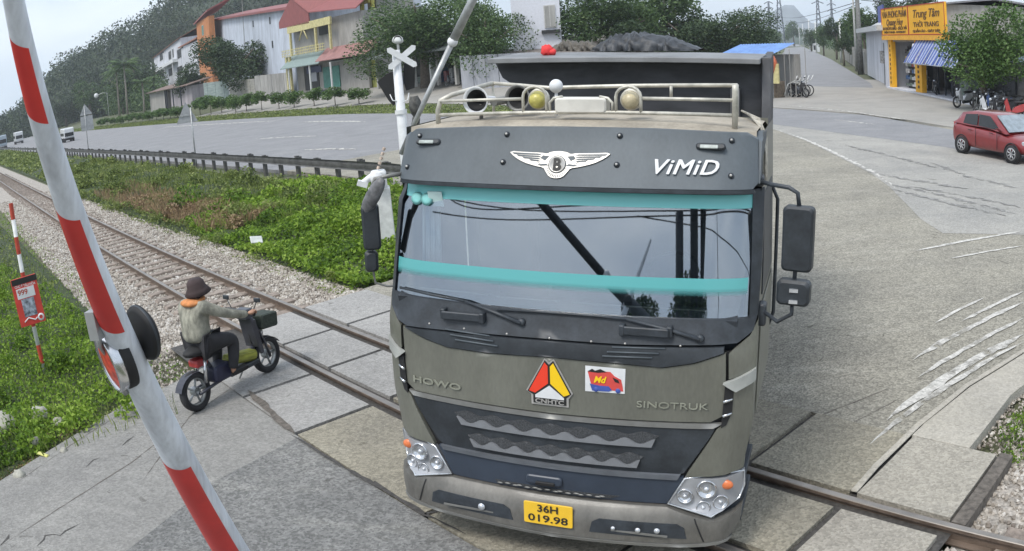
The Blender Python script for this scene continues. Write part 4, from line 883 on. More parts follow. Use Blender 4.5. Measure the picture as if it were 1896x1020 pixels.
# bed behind the cab
def bed():
    mb = MB(); mb.prism([(-1.27, 2.2, 3.50), (1.13, 2.2, 3.50), (1.15, 2.2, 1.1), (-1.12, 2.2, 1.1), (-1.12, 2.2, 2.9), (-1.0, 2.2, 3.23), (-1.2, 2.2, 3.36)], (0, .08, 0)); mb.build('bed_front', M_bed, truck)
    mb = MB(); mb.prism([(-1.26, 1.98, 3.50), (1.14, 1.98, 3.49), (1.14, 1.98, 3.535), (-1.24, 1.98, 3.545)], (0, .75, .03)); mb.build('cab_guard', M_bedlip, truck, .006)
    mb = MB(); mb.prism([(1.13, 2.2, 1.26), (1.22, 2.2, 1.26), (1.02, 5.6, 1.26), (.94, 5.6, 1.26)], (0, 0, 2.28)); mb.build('bed_side', M_bed, truck, .006)
    mb = MB(); mb.box((-1.14, 4.3, 2.3), (.07, 2.6, 2.0)); mb.build('bed_side', M_bed, truck, .006)
    for q_ in ((1.185, .075, 2.36, 2.37), (.92, .08, 2.9, .75)): mb = MB(); mb.box((q_[0], 2.16, q_[2]), (q_[1], .08, q_[3])); mb.build('bed_post', mat('bed_post_steel', (.12, .122, .13), .6, .2, var=.25, scale=3), truck, .005)
    mb = MB(); mb.box((-.05, 5.62, 2.4), (2.05, .08, 2.2)); mb.build('tailgate', M_bed, truck); mb = MB(); mb.box((-.05, 3.9, 1.3), (1.9, 3.4, .2)); mb.box((.42, 3.6, .95), (.12, 4.6, .3)); mb.box((-.42, 3.6, .95), (.12, 4.6, .3)); mb.box((0, 3.6, 1.1), (1.0, .3, .3)); mb.build('chassis', M_black, truck)
    mb = MB(); mb.box((-.05, 3.95, 3.0), (1.9, 3.2, .4)); mb.build('load', mat('dirt_load', (.20, .16, .11), .95, var=.3, scale=2, bump=.8, bscale=6), truck)
    for i in range(5): rp = MB(); rp.tube([(1.06+.02*i, 1.32-.06*i, 3.16), (1.22+.006*i, 1.0-.05*i, 3.135-.01*i), (1.29+.003*i, .78-.05*i, 3.03-.02*i), (1.305, .62-.03*i, 2.86-.02*i), (1.31, .54, 2.78)], .008, 6); rp.build('tarpaulin_rope', mat('dirty_rope', (.40, .37, .31), .9, var=.3, scale=20), truck)
    for x, y in ((1.06, .9), (-1.06, .9), (.86, 3.6), (-.9, 3.6), (.80, 4.75), (-.9, 4.75)):
        R = .52; mb = MB(); mb.lathe([(.28, -.13), (R-.05, -.15), (R, -.11), (R, .11), (R-.05, .15), (.28, .13)], (x, y, R+.13), (1, 0, 0), 30); w = mb.build('wheel', M_rub, truck)
        mb = MB(); mb.lathe([(0, .02), (.1, .03), (.12, -.02), (.24, -.05), (.29, .0), (.285, .13)], (x, y, R+.13), (1 if x > 0 else -1, 0, 0), 24); mb.build('rim', M_lip, w)
    for s in (-1, 1):
        mb = MB(); mb.tube([(s*1.1, .9+.62*math.cos(t), .66+.62*math.sin(t)) for t in [PI*i/10 for i in range(11)]], .05, 6); mb.build('mudguard', M_black, truck)
    mb = MB(); mb.box((0, .9, .75), (1.7, .9, .4)); mb.build('engine_block', M_rub, truck)
bed()
def cloth_heap(name, pts, m, label, cat, amp=.05, seed=1, n=(40, 16), zbase=3.58):
    "lumpy tarpaulin roll: pts = (x, y, half depth, height)"
    mb = MB(); rn = random.Random(seed); vs = []; NX, NY = n
    for i in range(NX+1):
        t = i/NX*(len(pts)-1); k = min(int(t), len(pts)-2); f = t-k; f = f*f*(3-2*f); x, y, w, h = [pts[k][q]*(1-f)+pts[k+1][q]*f for q in range(4)]
        for j in range(NY+1):
            a = PI*j/NY; q = 1 + amp*math.sin(i*1.1+j*1.7)+amp*.8*math.sin(i*2.3-j*.9)+amp*(rn.random()-.5)
            vs.append((x, y - w*math.cos(a)*q, zbase + h*math.sin(a)**.8*q))
    mb.add(vs, [(i*(NY+1)+j, (i+1)*(NY+1)+j, (i+1)*(NY+1)+j+1, i*(NY+1)+j+1) for i in range(NX) for j in range(NY)], True)
    o = mb.build(name, m); o.matrix_world = truck_m; return tag(o, label, cat)
M_tarp = mat('black_tarpaulin', (.045, .05, .058), .55, var=.4, scale=6); M_tarp2 = mat('brown_tarpaulin', (.13, .12, .105), .8, var=.35, scale=8)
cloth_heap('tarpaulin', [(-.52, 2.9, .15, .03), (-.36, 3.0, .28, .14), (-.12, 3.0, .33, .17), (.2, 3.0, .30, .13), (.5, 3.0, .2, .02)], M_tarp, 'black tarpaulin bundled on top of the dump truck behind its cab guard', 'tarpaulin', .09, 1)
cloth_heap('tarpaulin', [(-.98, 2.9, .15, .02), (-.84, 3.0, .2, .10), (-.72, 3.0, .2, .08), (-.58, 2.9, .15, .09), (-.44, 2.9, .1, .02)], M_tarp2, 'brown netted tarpaulin left of the black bundle on the dump truck', 'tarpaulin', .16, 2)
mb = MB(); mb.ball((0, 0, 0), (.055, .05, .05), 12, 8, None, .5, 3); mb.ball((.05, .0, -.015), (.04, .04, .03), 10, 6, None, .5, 8); o = mb.build('red_rag', mat('red_rag', (.70, .05, .05), .8, var=.15)); o.matrix_world = truck_m @ Matrix.Translation((-.80, 2.3, 3.60)); tag(o, 'small bright red rag on the top edge of the truck bed guard', 'rag')
# ---------------------------------------------------------------- barriers and signals
M_boomw = mat('boom_white', (.58, .61, .66), .5, var=.17, scale=4, stretch=(3, 3, .5), fine=.08, bscale=25)
M_boomr = mat('boom_red', (.55, .035, .03), .4, var=.12, scale=4)
M_galv = mat('galvanised_steel', (.36, .37, .37), .45, .5, var=.15, scale=8)
M_sign = mat('sign_back_grey', (.33, .34, .35), .6, .2, var=.12, scale=6)
M_pwh = mat('weathered_white_paint', (.58, .59, .58), .6, var=.15, scale=7)
M_pred = mat('post_red', (.42, .055, .03), .55, var=.15, scale=9)
CAMP = Vector((0, 0, HC))
def boom():
    A = CAMP + ray(425, 1015)*3.1; B = CAMP + ray(80, 230)*1.7; ax = B - A; d = ax.normalized()
    t = thing('railway_barrier', 'raised white barrier arm with long red bands and round warning lamps', 'barrier', A - ax*.9)
    o = t.location; R = lambda s: max(.018, .065 - .0365*s)
    def ringpt(s, phi, k=1.0):
        P = A + ax*s; v = (P - CAMP).normalized(); left = v.cross(d).normalized(); left = left if left.dot(axis((-1, 0, 0))) > 0 else -left
        fr = d.cross(left).normalized(); fr = fr if fr.dot(v) < 0 else -fr
        return P + (fr*math.cos(phi) + left*math.sin(phi))*R(s)*k - o
    def surf(name, s0, s1, p0, p1, k, m, slant=0, ns=30, npp=28, par=t, full=False):
        vs = []
        for i in range(ns+1):
            for j in range(npp+1):
                f = j/npp; phi = p0+(p1-p0)*f; s = s0+(s1-s0)*i/ns
                vs.append(ringpt(s + slant*(f-.5), phi, k))
        return MB().add(vs, [(i*(npp+1)+j, i*(npp+1)+j+1, (i+1)*(npp+1)+j+1, (i+1)*(npp+1)+j) for i in range(ns) for j in range(npp)], True).build(name, m, par)
    surf('arm', -.9, 1.22, -PI, PI, 1.0, M_boomw, ns=60, npp=36)
    for s0, s1 in ((.69, .883), (-.5, .36), (1.017, 1.11)): surf('red_band', s0, s1, -.42, 1.9, 1.012, M_boomr, slant=.022)
    S0 = .625; P = A + ax*S0; v = (P-CAMP).normalized(); left = v.cross(d).normalized(); left = left if left.dot(axis((-1, 0, 0))) > 0 else -left
    n1 = (left*.965 - v*.22 + d*.0).normalized(); c = P + left*.052 - d*.01 - o
    mb = MB(); mb.lathe([(.05, -.04), (.078, -.032), (.080, .010), (.075, .014), (.073, .0)], c, n1, 40); lamp = mb.build('lamp_housing', M_chr, t)
    mb = MB(); mb.lathe([(.082, -.045), (.084, -.038), (.083, -.018), (.078, -.016)], c, n1, 40); mb.build('lamp_gasket', M_rub, lamp)
    mb = MB(); mb.lathe([(.073, .005), (.056, .011), (.03, .015), (0, .017)], c, n1, 32); mb.build('red_lens', mat('red_lens', (.48, .05, .03), .35, var=.45, scale=30), lamp)
    n2 = (left*.88 - v*.40).normalized(); c2 = P - left*.056 + d*.03 + v*.03 - o
    mb = MB(); mb.lathe([(0, .008), (.060, .006), (.070, .002), (.072, -.014), (.055, -.026), (0, -.03)], c2, n2, 40); mb.build('lamp_back', M_rub, t)
    mb = MB(); mb.lathe([(.0715, -.010), (.074, -.007), (.0715, -.003)], c2, n2, 40); mb.build('lamp_ring', M_black, t)
    mb = MB(); mb.tube([P + d*.12 + left*.045 - o, P + d*.06 + left*.06 - o, c + d*.02], .008, 8); mb.box(P + d*.13 + left*.05 - o, (.03, .03, .07)); mb.tube([P - d*.14 + left*.05 - o, P - d*.11 + left*.055 - o], .012, 8); mb.build('lamp_bracket', M_galv, t)
    # pivot cabinet under the arm, below the frame
    Q = A - ax*.9; mb = MB(); mb.box((0, 0, -Q.z/2 - .1), (.45, .45, max(.3, Q.z+.1))); mb.build('cabinet', M_pwh, t, .02)
boom()
def far_barrier():
    P = at(716, 470, .1); P = Vector((P.x, P.y, 0)); D = math.hypot(P.x, P.y)
    t = thing('barrier_machine', 'white railway barrier machine with a grey arm raised over the truck, beside the guardrail end', 'barrier', P, math.atan2(-P.x, P.y))
    h = ztop(P, 716, 345)
    mb = MB(); mb.rbox((0, 0, h/2), (.42, .36, h), .03); mb.build('cabinet', M_pwh, t)
    mb = MB(); mb.rbox((.02, -.02, h+.16), (.30, .30, .34), .06); mb.lathe([(.0, 0), (.12, 0), (.12, .1), (0, .1)], (-.02, -.22, h+.2), (0, -1, 0), 20); mb.tube([(-.36, -.1, h+.10), (-.1, -.1, h+.24), (.12, -.05, h+.3)], [.05, .07, .05], 8); mb.box((-.30, -.1, h+.12), (.2, .16, .10), Matrix.Rotation(.4, 3, 'Y')); mb.build('arm_head', M_wh, t)
    mb = MB()
    for i in range(5): mb.lathe([(.03, 0), (.035, .05), (.02, .06)], (.02+.035*i, -.12, h+.36+.085*i), (.5, 0, .8), 8)
    mb.build('arm_cable', mat('pale_rust', (.42, .34, .28), .8, var=.3, scale=20), t)
    I = t.matrix_basis if 0 else (Matrix.Translation(P) @ Matrix.Rotation(math.atan2(-P.x, P.y), 4, 'Z')).inverted()
    a = I @ atd(742, 285, D); j = I @ atd(838, 77, D-.4); e = I @ atd(905, -60, D-.7)
    mb = MB(); mb.tube([a, j], [.045, .058], 12); mb.tube([j, e], [.085, .075], 12); mb.build('arm', M_galv, t)
    mb = MB(); mb.ball(j, .10, 12, 8); mb.build('arm_joint', M_wh, t)
    q = I @ atd(768, 200, D); mb = MB(); mb.ball(q, (.12, .1, .22), 8, 6, None, .5, 4); mb.ball(q + Vector((.0, 0, -.3)), (.09, .08, .18), 8, 6, None, .5, 5); mb.tube([q, q+Vector((-.06, 0, -.8))], .03, 6); mb.build('drive_gear', mat('greasy_gear', (.06, .06, .055), .7, var=.5, scale=12), t)
far_barrier()
def mast():
    D = 20.0; F = atd(745, 235, D); P = Vector((F.x, F.y, 0)); rz = math.atan2(-P.x, P.y); z = lambda v, u=742: ztop(P, u, v)
    t = thing('crossing_signal', 'white level crossing signal mast with crossbuck, bell and black lamp shields', 'crossing signal', P, rz)
    H = z(92, 738); I = (Matrix.Translation(P) @ Matrix.Rotation(rz, 4, 'Z')).inverted(); L = lambda u, v: I @ atd(u, v, D)
    mb = MB(); mb.tube([(0, 0, 0), (0, 0, 1.3), (0, 0, H)], [.13, .13, .10], 14); mb.lathe([(.15, 0), (.15, .1)], (0, 0, H*.62), (0, 0, 1), 14); mb.build('mast', M_wh, t)
    c = L(744, 106); c.y = -.14
    x = MB()
    for s in (-1, 1):
        R = Matrix.Rotation(s*.62, 3, 'Y'); x.prism([c + R @ Vector(q) for q in ((-.36, 0, -.07), (.36, 0, -.07), (.42, 0, 0), (.36, 0, .07), (-.36, 0, .07), (-.42, 0, 0))], (0, -.02 - .012*s, 0))
    x.build('crossbuck', M_wh, t)
    b = L(736, 72); mb = MB(); mb.lathe([(0, .10), (.06, .09), (.11, .05), (.13, 0), (.14, 0), (.12, .07), (.065, .12), (0, .13)], (b.x, 0, b.z-.05), (.1, -.5, .86), 20); mb.tube([(b.x, 0, H), (b.x, 0, b.z)], .03, 8); mb.build('bell', M_pwh, t)
    mb = MB(); mb.lathe([(.0, 0), (.1, 0), (.1, .02), (0, .02)], (b.x, -.08, b.z-.02), (0, -1, .1), 18); mb.build('bell_mouth', M_rub, t)
    for name, q in (('lamp_shield', [(698, 152), (716, 137), (733, 130), (737, 190), (728, 196), (719, 186)]), ('lamp_shield', [(748, 118), (760, 112), (769, 122), (768, 163), (752, 168), (747, 150)])):
        Q = [L(u, v) for u, v in q]; mb = MB(); mb.prism([Vector((p.x, .12, p.z)) for p in Q], (0, .16, 0)); mb.build(name, M_rub, t)
    mb = MB(); l = L(722, 175); r_ = L(757, 172)
    mb.tube([(l.x, .05, l.z), (l.x+.05, -.1, l.z-.14), (0, -.05, l.z-.2)], .014, 6); mb.tube([(r_.x, .05, r_.z), (r_.x-.04, -.1, r_.z-.16), (0, -.05, r_.z-.22)], .014, 6); mb.build('shield_bracket', M_wh, t)
mast()
def marker_post():
    P = Vector((-8.27, 9.07, 0)); t = thing('marker_post', 'red and white striped post holding a red notice board in the grass', 'marker post', P, math.atan2(-P.x, P.y))
    zs = [-.1, .28, .56, .86]; z = -.1; bands = [0, .27, .55, .83, 1.11, 1.37, 1.63, 1.89, 2.14, 2.39, 2.62]
    w = MB(); w.tube([(0, 0, -.1), (0, 0, 2.6)], .036, 14); w.build('post', M_pwh, t)
    for i, (a, b) in enumerate(zip(bands[:-1], bands[1:])):
        if i % 2: MB().lathe([(.0375, a), (.0375, b)], (0, 0, 0), (0, 0, 1), 14).build('red_band', M_pred, t)
    MB().lathe([(.0375, 2.39), (.0375, 2.62), (0, 2.62)], (0, 0, 0), (0, 0, 1), 14)
    R = Matrix.Rotation(-.03, 3, 'Y'); bd = MB(); bd.rbox((0.0, -.055, 1.22), (.44, .014, .70), .012, R); b = bd.build('notice_board', mat('notice_red', (.60, .055, .04), .45, var=.1, scale=6), t)
    mb = MB(); mb.box((-.0, -.064, 1.52), (.435, .006, .085), R); mb.build('board_header', M_txt, b)
    mb = MB(); mb.box((-.01, -.065, 1.345), (.31, .006, .145), R); p = mb.build('white_field', M_wh, b)
    text_mesh('lettering', '999', .11, flat(-.06, -.07, 1.355), M_pred, p, .17, depth=.001, weight=.002)
    text_mesh('lettering', 'CHÚ Ý TÀU HỎA', .05, flat(0, -.064, 1.445), M_wh, b, .36, depth=.001, weight=.001)
    mb = MB(); mb.box((.0, -.065, 1.13), (.22, .006, .26), R); p = mb.build('picture_field', mat('notice_picture', (.25, .28, .33), .6, var=.8, scale=14), b)
    mb = MB(); mb.lathe([(.03, 0), (.055, 0), (.055, .004), (.03, .004)], (.16, -.064, .95), (0, -1, 0), 20); mb.build('ring_mark', M_wh, b)
    mb = MB(); mb.tube([(-.13, -.066, .93), (-.05, -.066, .98), (.06, -.066, .93), (.1, -.066, .96)], .010, 5); mb.build('ring_mark', M_wh, b)
marker_post()

# ---------------------------------------------------------------- guardrail and the signs behind it
def guardrail():
    M_g = mat('guardrail_steel', (.105, .103, .10), .6, .3, var=.35, scale=3)
    t = thing('guardrail', 'grey steel guardrail on short posts between the grass bank and the highway', 'guardrail', W(22, 8.0, 0)); o = t.location
    pr = [(-.04, .44), (.03, .49), (-.03, .545), (.0, .59), (-.03, .635), (.03, .69), (-.04, .74)]; vs = []; A = [16.6, 17.5, 19] + [21+2*i for i in range(35)] + [100, 120, 150, 200, 300, 420]
    def off(a): return 8.0 - 1.6*max(0, (20.5-a)/4)**2 if a < 20.5 else 8.0 - .004*(a-20)
    for a in A:
        for y, z in pr: vs.append(W(a, off(a)+y, z+.06) - o)
    n = len(pr); MB().add(vs, [(i*n+j, (i+1)*n+j, (i+1)*n+j+1, i*n+j+1) for i in range(len(A)-1) for j in range(n-1)], True).build('beam', M_g, t)
    p0 = None
    for i in range(84):
        a = 17 + 1.55*i if i < 60 else 110 + 4*(i-60)
        if p0 is None:
            mb = MB(); mb.box((0, 0, .34), (.19, .12, .94)); mb.box((0, -.1, .62), (.13, .12, .3)); p = p0 = mb.build('post', mat('guardrail_post', (.085, .083, .08), .75, .1, var=.35, scale=5), t)
        else: p = p0.copy(); C.objects.link(p)
        p.location = W(a, off(a)+.12, 0) - o; p.rotation_euler = (0, 0, RAIL_ANG); p.scale = (1, 1, 1 + .06*math.sin(i*2.1))
guardrail()
def back_sign(label, cat_pts, pole_top, pole_bot, dist_at, name='road_sign'):
    P = at(*pole_bot, .1) if dist_at is None else Vector((atd(*pole_bot, dist_at).x, atd(*pole_bot, dist_at).y, 0)); P.z = 0; D = math.hypot(P.x, P.y); rz = math.atan2(-P.x, P.y)
    t = thing(name, label, 'road sign', P, rz); I = (Matrix.Translation(P) @ Matrix.Rotation(rz, 4, 'Z')).inverted()
    for i, q in enumerate(cat_pts):
        Q = [I @ atd(u, v, D) for u, v in q]; MB().prism([Vector((p.x, .02, p.z)) for p in Q], (0, .03, 0)).build('sign_plate', M_sign, t)
        m = sum(p.x for p in Q)/len(Q); z0, z1 = min(p.z for p in Q), max(p.z for p in Q); MB().box((m, .0, z0+.35*(z1-z0)), (abs(Q[0].x-Q[2].x)*.9 + .3, .03, .05)).build('bracket', M_galv, t)
    h = ztop(P, *pole_top); MB().tube([(0, 0, -.1), (0, 0, h)], .042, 10).build('pole', M_galv, t)
back_sign('triangular road sign seen from behind on a grey pole at the guardrail', [[(343, 189), (367, 224), (327, 231)]], (346, 200), (364, 304), None)
back_sign('pointed rectangular road sign seen from behind, left of the triangular one', [[(156, 192), (171, 210), (148, 215)], [(148.5, 217), (171, 212), (174, 239), (151, 244)]], (158, 196), (165, 287), None)
t = thing('round_mirror_post', 'round white disc on a bracketed thin post before the palms', 'road sign', hit(203, 225)); D = math.hypot(t.location.x, t.location.y); I = Matrix.Translation(-t.location)
a = I @ atd(198, 172, D-1); b = I @ atd(190, 172, D-1); c = I @ atd(178, 177, D-1); MB().tube([(0, 0, 0), a, b, c], .06, 8).build('post', M_pwh, t); MB().lathe([(0, 0), (.55, 0), (.55, .06), (0, .06)], c, -Vector((t.location.x, t.location.y, 0)), 20).build('disc', M_wh, t)

# ---------------------------------------------------------------- rider on the electric moped
BH = math.radians(69); BM = Vector((-4.565, 8.48, RZ))
M_tyre = mat('tyre_rubber', (.022, .022, .024), .8, var=.2); M_frame = mat('moped_black', (.03, .032, .045), .4, var=.2, scale=8, coat=.3)
bike = thing('electric_moped', 'small black electric moped ridden onto the crossing slabs', 'moped', BM, BH)
def moped():
    def wheel(x, r=.235):
        mb = MB(); mb.lathe([(r-.075, -.035), (r-.03, -.055), (r-.005, -.035), (r, 0), (r-.005, .035), (r-.03, .055), (r-.075, .035)], (x, 0, r), (0, 1, 0), 32); w = mb.build('wheel', M_tyre, bike)
        mb = MB(); mb.lathe([(.05, -.05), (.06, 0), (.05, .05)], (x, 0, r), (0, 1, 0), 16); mb.lathe([(r-.085, -.03), (r-.07, -.032), (r-.07, .032), (r-.085, .03)], (x, 0, r), (0, 1, 0), 28)
        for k in range(5):
            a = k*2*PI/5; mb.tube([(x, 0, r), (x+math.cos(a)*(r-.08), 0, r+math.sin(a)*(r-.08))], .014, 6)
        mb.build('rim', M_galv, w)
    wheel(-.63); wheel(.66)
    mb = MB(); mb.tube([(.66, .075, .235), (.60, .07, .50), (.50, .05, .80), (.46, 0, .92)], .017, 8); mb.tube([(.66, -.075, .235), (.60, -.07, .50), (.50, -.05, .80), (.46, 0, .92)], .017, 8); mb.tube([(.47, 0, .5), (.44, 0, .95)], .035, 8)
    mb.build('fork', M_frame, bike)
    mb = MB(); mb.tube([(.30, .30, .98), (.38, .24, 1.0), (.43, .1, .97), (.43, -.1, .97), (.38, -.24, 1.0), (.30, -.30, .98)], .013, 8); h = mb.build('handlebar', M_black, bike)
    for s in (-1, 1):
        mb = MB(); mb.tube([(.29, s*.31, .98), (.37, s*.25, 1.0)], .02, 8); mb.build('grip', M_rub, h)
        mb = MB(); mb.tube([(.40, s*.2, 1.0), (.41, s*.27, 1.12)], .006, 6); mb.rbox((.41, s*.28, 1.14), (.03, .1, .06), .02); mb.build('mirror', M_black, h)
    mb = MB(); mb.rbox((.42, 0, .93), (.14, .2, .14), .03); mb.build('dashboard', M_frame, bike)
    mb = MB(); mb.rbox((.47, -.11, .60), (.07, .03, .5), .02, Matrix.Rotation(-.12, 3, 'Y')); mb.rbox((.45, .0, .66), (.05, .24, .44), .02, Matrix.Rotation(-.12, 3, 'Y')); mb.build('leg_shield', M_frame, bike)
    mb = MB(); mb.rbox((.72, 0, .74), (.30, .26, .20), .03, Matrix.Rotation(.12, 3, 'Y')); mb.build('front_basket', mat('basket_black_green', (.03, .04, .03), .7, var=.4, scale=30), bike)
    mb = MB(); mb.lathe([(0, .05), (.05, .04), (.06, 0), (.04, -.05)], (.60, 0, .60), (1, 0, -.1), 16); mb.build('headlight', M_lens, bike)
    for a0, x, r in ((.5, .66, .27), (1.0, -.63, .28)):
        mb = MB()
        for k in range(8):
            a, b = a0+k*.22, a0+(k+1)*.22; mb.quad((x+r*math.cos(a), -.06, .235+r*math.sin(a)), (x+r*math.cos(b), -.06, .235+r*math.sin(b)), (x+r*math.cos(b), .06, .235+r*math.sin(b)), (x+r*math.cos(a), .06, .235+r*math.sin(a)))
        mb.build('mudguard', M_frame, bike)
    mb = MB(); mb.tube([(.46, 0, .45), (.36, 0, .24), (-.12, 0, .24), (-.30, 0, .45), (-.40, 0, .66)], .03, 8); mb.tube([(-.63, .08, .235), (-.25, .08, .27)], .022, 8); mb.tube([(-.63, -.08, .235), (-.25, -.08, .27)], .022, 8); mb.build('frame', M_frame, bike)
    mb = MB(); mb.rbox((.16, 0, .275), (.52, .24, .06), .02); mb.build('footboard', M_black, bike)
    mb = MB(); mb.rbox((-.20, 0, .36), (.30, .22, .22), .05); mb.build('battery_box', mat('battery_navy', (.02, .022, .05), .45, var=.2), bike)
    mb = MB(); mb.tube([(-.50, .07, .34), (-.44, .07, .66)], .025, 8); mb.tube([(-.50, -.09, .34), (-.44, -.09, .66)], .025, 8); mb.build('shock_absorber', M_chr, bike)
    mb = MB(); mb.rbox((-.48, 0, .60), (.20, .16, .10), .03); mb.build('tail_light', mat('tail_red', (.35, .04, .04), .4, var=.3), bike)
    mb = MB(); mb.ball((-.32, 0, .75), (.36, .145, .085), 20, 10); mb.build('seat', M_rub, bike)
    mb = MB(); mb.tube([(.30, 0, .30), (.30, .2, .02)], .012, 6); mb.build('side_stand', M_galv, bike)
moped()
for _c in bike.children:
    if not _c.name.startswith('wheel'): _c.scale = (1, 1, .90)
mb = MB(); mb.rbox((0, 0, 0), (.52, .15, .13), .05); bag = mb.build('sack', mat('olive_yellow_sack', (.27, .28, .045), .6, var=.4, scale=9, stretch=(.5, 1, 3))); bag.location = BM + Matrix.Rotation(BH, 3, 'Z') @ Vector((.18, -.03, .37)); bag.rotation_euler = (0, .18, BH)
tag(bag, 'yellow green sack lying on the footboard of the moped', 'sack')

def skinned(name, V, E, R, m, parent, sub=1):
    me = bpy.data.meshes.new(name); me.from_pydata(V, E, []); o = bpy.data.objects.new(name+'_t', me); C.objects.link(o)
    s = o.modifiers.new('s', 'SKIN'); s.use_smooth_shade = True
    for i, r in enumerate(R): me.skin_vertices[0].data[i].radius = r if isinstance(r, tuple) else (r, r)
    me.skin_vertices[0].data[0].use_root = True
    u = o.modifiers.new('u', 'SUBSURF'); u.levels = sub; u.render_levels = sub
    dg = bpy.context.evaluated_depsgraph_get(); out = bpy.data.meshes.new_from_object(o.evaluated_get(dg)); bpy.data.objects.remove(o); out.name = name
    out.materials.clear(); out.materials.append(m)
    for p in out.polygons: p.use_smooth = True; p.material_index = 0
    return link(name, out, parent)
def rider():
    t = thing('person', 'person in a brown bucket hat and grey green long coat riding the moped', 'person', BM, BH)
    skin = mat('skin', (.36, .20, .13), .6); coat = mat('grey_green_coat', (.25, .245, .20), .9, var=.35, scale=9, bump=1.0, bscale=9, stretch=(1, 1.6, .7)); dark = mat('dark_trousers', (.028, .028, .032), .85, var=.2); hat = mat('brown_hat', (.045, .03, .03), .9, var=.2)
    # body: pelvis, spine, neck, head, legs
    V = [(-.38, 0, .86), (-.40, 0, 1.02), (-.385, 0, 1.2), (-.36, 0, 1.31), (-.315, 0, 1.39), (-.28, 0, 1.455), (-.265, 0, 1.52),
         (-.34, .10, .84), (.0, .15, .76), (-.03, .15, .52), (-.06, .15, .335), (.08, .16, .32),
         (-.34, -.10, .84), (.0, -.16, .76), (-.05, -.17, .52), (-.10, -.17, .335), (.05, -.18, .31)]
    E = [(0,1),(1,2),(2,3),(3,4),(4,5),(5,6),(0,7),(7,8),(8,9),(9,10),(10,11),(0,12),(12,13),(13,14),(14,15),(15,16)]
    R = [(.14,.12), (.13,.11), (.15,.11), (.12,.09), .052, .085, .08, .10, .07, .05, .035, .035, .10, .07, .05, .035, .035]
    b = skinned('body', V, E, R, skin, t, 2)
    VJ = [(-.40, 0, .84), (-.41, 0, 1.0), (-.40, 0, 1.16), (-.37, 0, 1.29), (-.335, 0, 1.365),
          (-.36, -.17, 1.305), (-.16, -.27, 1.17), (.10, -.30, 1.06), (.20, -.30, 1.035), (-.36, .17, 1.305), (-.16, .27, 1.17), (.10, .30, 1.06), (.20, .30, 1.035)]
    EJ = [(0,1),(1,2),(2,3),(3,4),(3,5),(5,6),(6,7),(7,8),(3,9),(9,10),(10,11),(11,12)]
    RJ = [(.215,.20), (.205,.17), (.205,.16), (.16,.125), .08, .088, .068, .056, .05, .088, .068, .056, .05]
    skinned('coat', VJ, EJ, RJ, coat, t, 2)
    VT = [(-.36, 0, .84), (-.34, -.11, .82), (.01, -.165, .765), (-.05, -.17, .50), (-.10, -.17, .37), (-.34, .11, .82), (.01, .155, .765), (-.03, .15, .50), (-.07, .15, .37)]
    skinned('trousers', VT, [(0,1),(1,2),(2,3),(3,4),(0,5),(5,6),(6,7),(7,8)], [.17, .14, .098, .070, .058, .14, .098, .070, .058], dark, t, 2)
    for s in (-1, 1):
        mb = MB(); mb.rbox((.01, s*.165 - .005, .325), (.25, .09, .07), .03); mb.build('shoe', M_rub, t)
        P = Vector((.215, s*.30, 1.03)); mb = MB(); mb.ball(P+Vector((.045, 0, 0)), (.05, .042, .026), 12, 8); mb.build('palm', skin, t)
        f = MB()
        for k, l in enumerate((.9, 1.0, .95, .8)):
            y = s*(-.030 + .020*k); q = P + Vector((.075, y, .012)); f.tube([q, q+Vector((.028*l, 0, .004)), q+Vector((.040*l, 0, -.022)), q+Vector((.022*l, 0, -.042))], [.0095, .009, .0085, .007], 7)
        q = P + Vector((.03, -s*.035, -.005)); f.tube([q, q+Vector((.03, -s*.014, -.02)), q+Vector((.05, -s*.004, -.032))], [.011, .010, .008], 7); f.build('fingers', skin, t)
    H = Vector((-.262, 0, 1.485))
    fc = MB(); fc.ball(H+Vector((.092, 0, -.012)), (.018, .013, .018), 8, 6); fc.build('nose', skin, t)
    for s in (-1, 1):
        fc = MB(); fc.ball(H+Vector((.078, s*.032, .015)), (.010, .012, .008), 8, 6); fc.build('eye', M_txt, t); fc = MB(); fc.ball(H+Vector((0, s*.088, -.005)), (.018, .010, .03), 8, 6); fc.build('ear', skin, t)
    fc = MB(); fc.ball(H+Vector((.080, 0, -.05)), (.008, .024, .006), 8, 6); fc.build('mouth', mat('lips', (.30, .12, .10), .6), t)
    hm = MB(); hm.ball(H+Vector((-.02, 0, -.02)), (.095, .10, .11), 16, 10); hm.build('hair', M_txt, t)
    hm = MB(); hm.lathe([(.155, -.06), (.168, -.055), (.135, .0), (.115, .03), (.108, .09), (.08, .125), (0, .135), ], H+Vector((-.01, 0, .02)), (-.15, 0, 1), 26); hm.lathe([(.155, -.062), (.105, .02), (0, .03)], H+Vector((-.01, 0, .018)), (-.15, 0, 1), 26); hm.build('hat', hat, t)
    sc = MB(); sc.tube([(-.325 + .085*math.cos(a), .10*math.sin(a), 1.375 + .02*math.cos(a)) for a in [2*PI*i/16 for i in range(16)]], .032, 8, closed=True); sc.ball((-.415, 0, 1.365), (.10, .15, .05), 16, 8); sc.build('hood', mat('orange_hood', (.50, .20, .07), .85, var=.25, scale=12), t)
rider()
for _o in bpy.data.objects:
    if _o.name == 'person': _o.scale = (1, 1, .895)
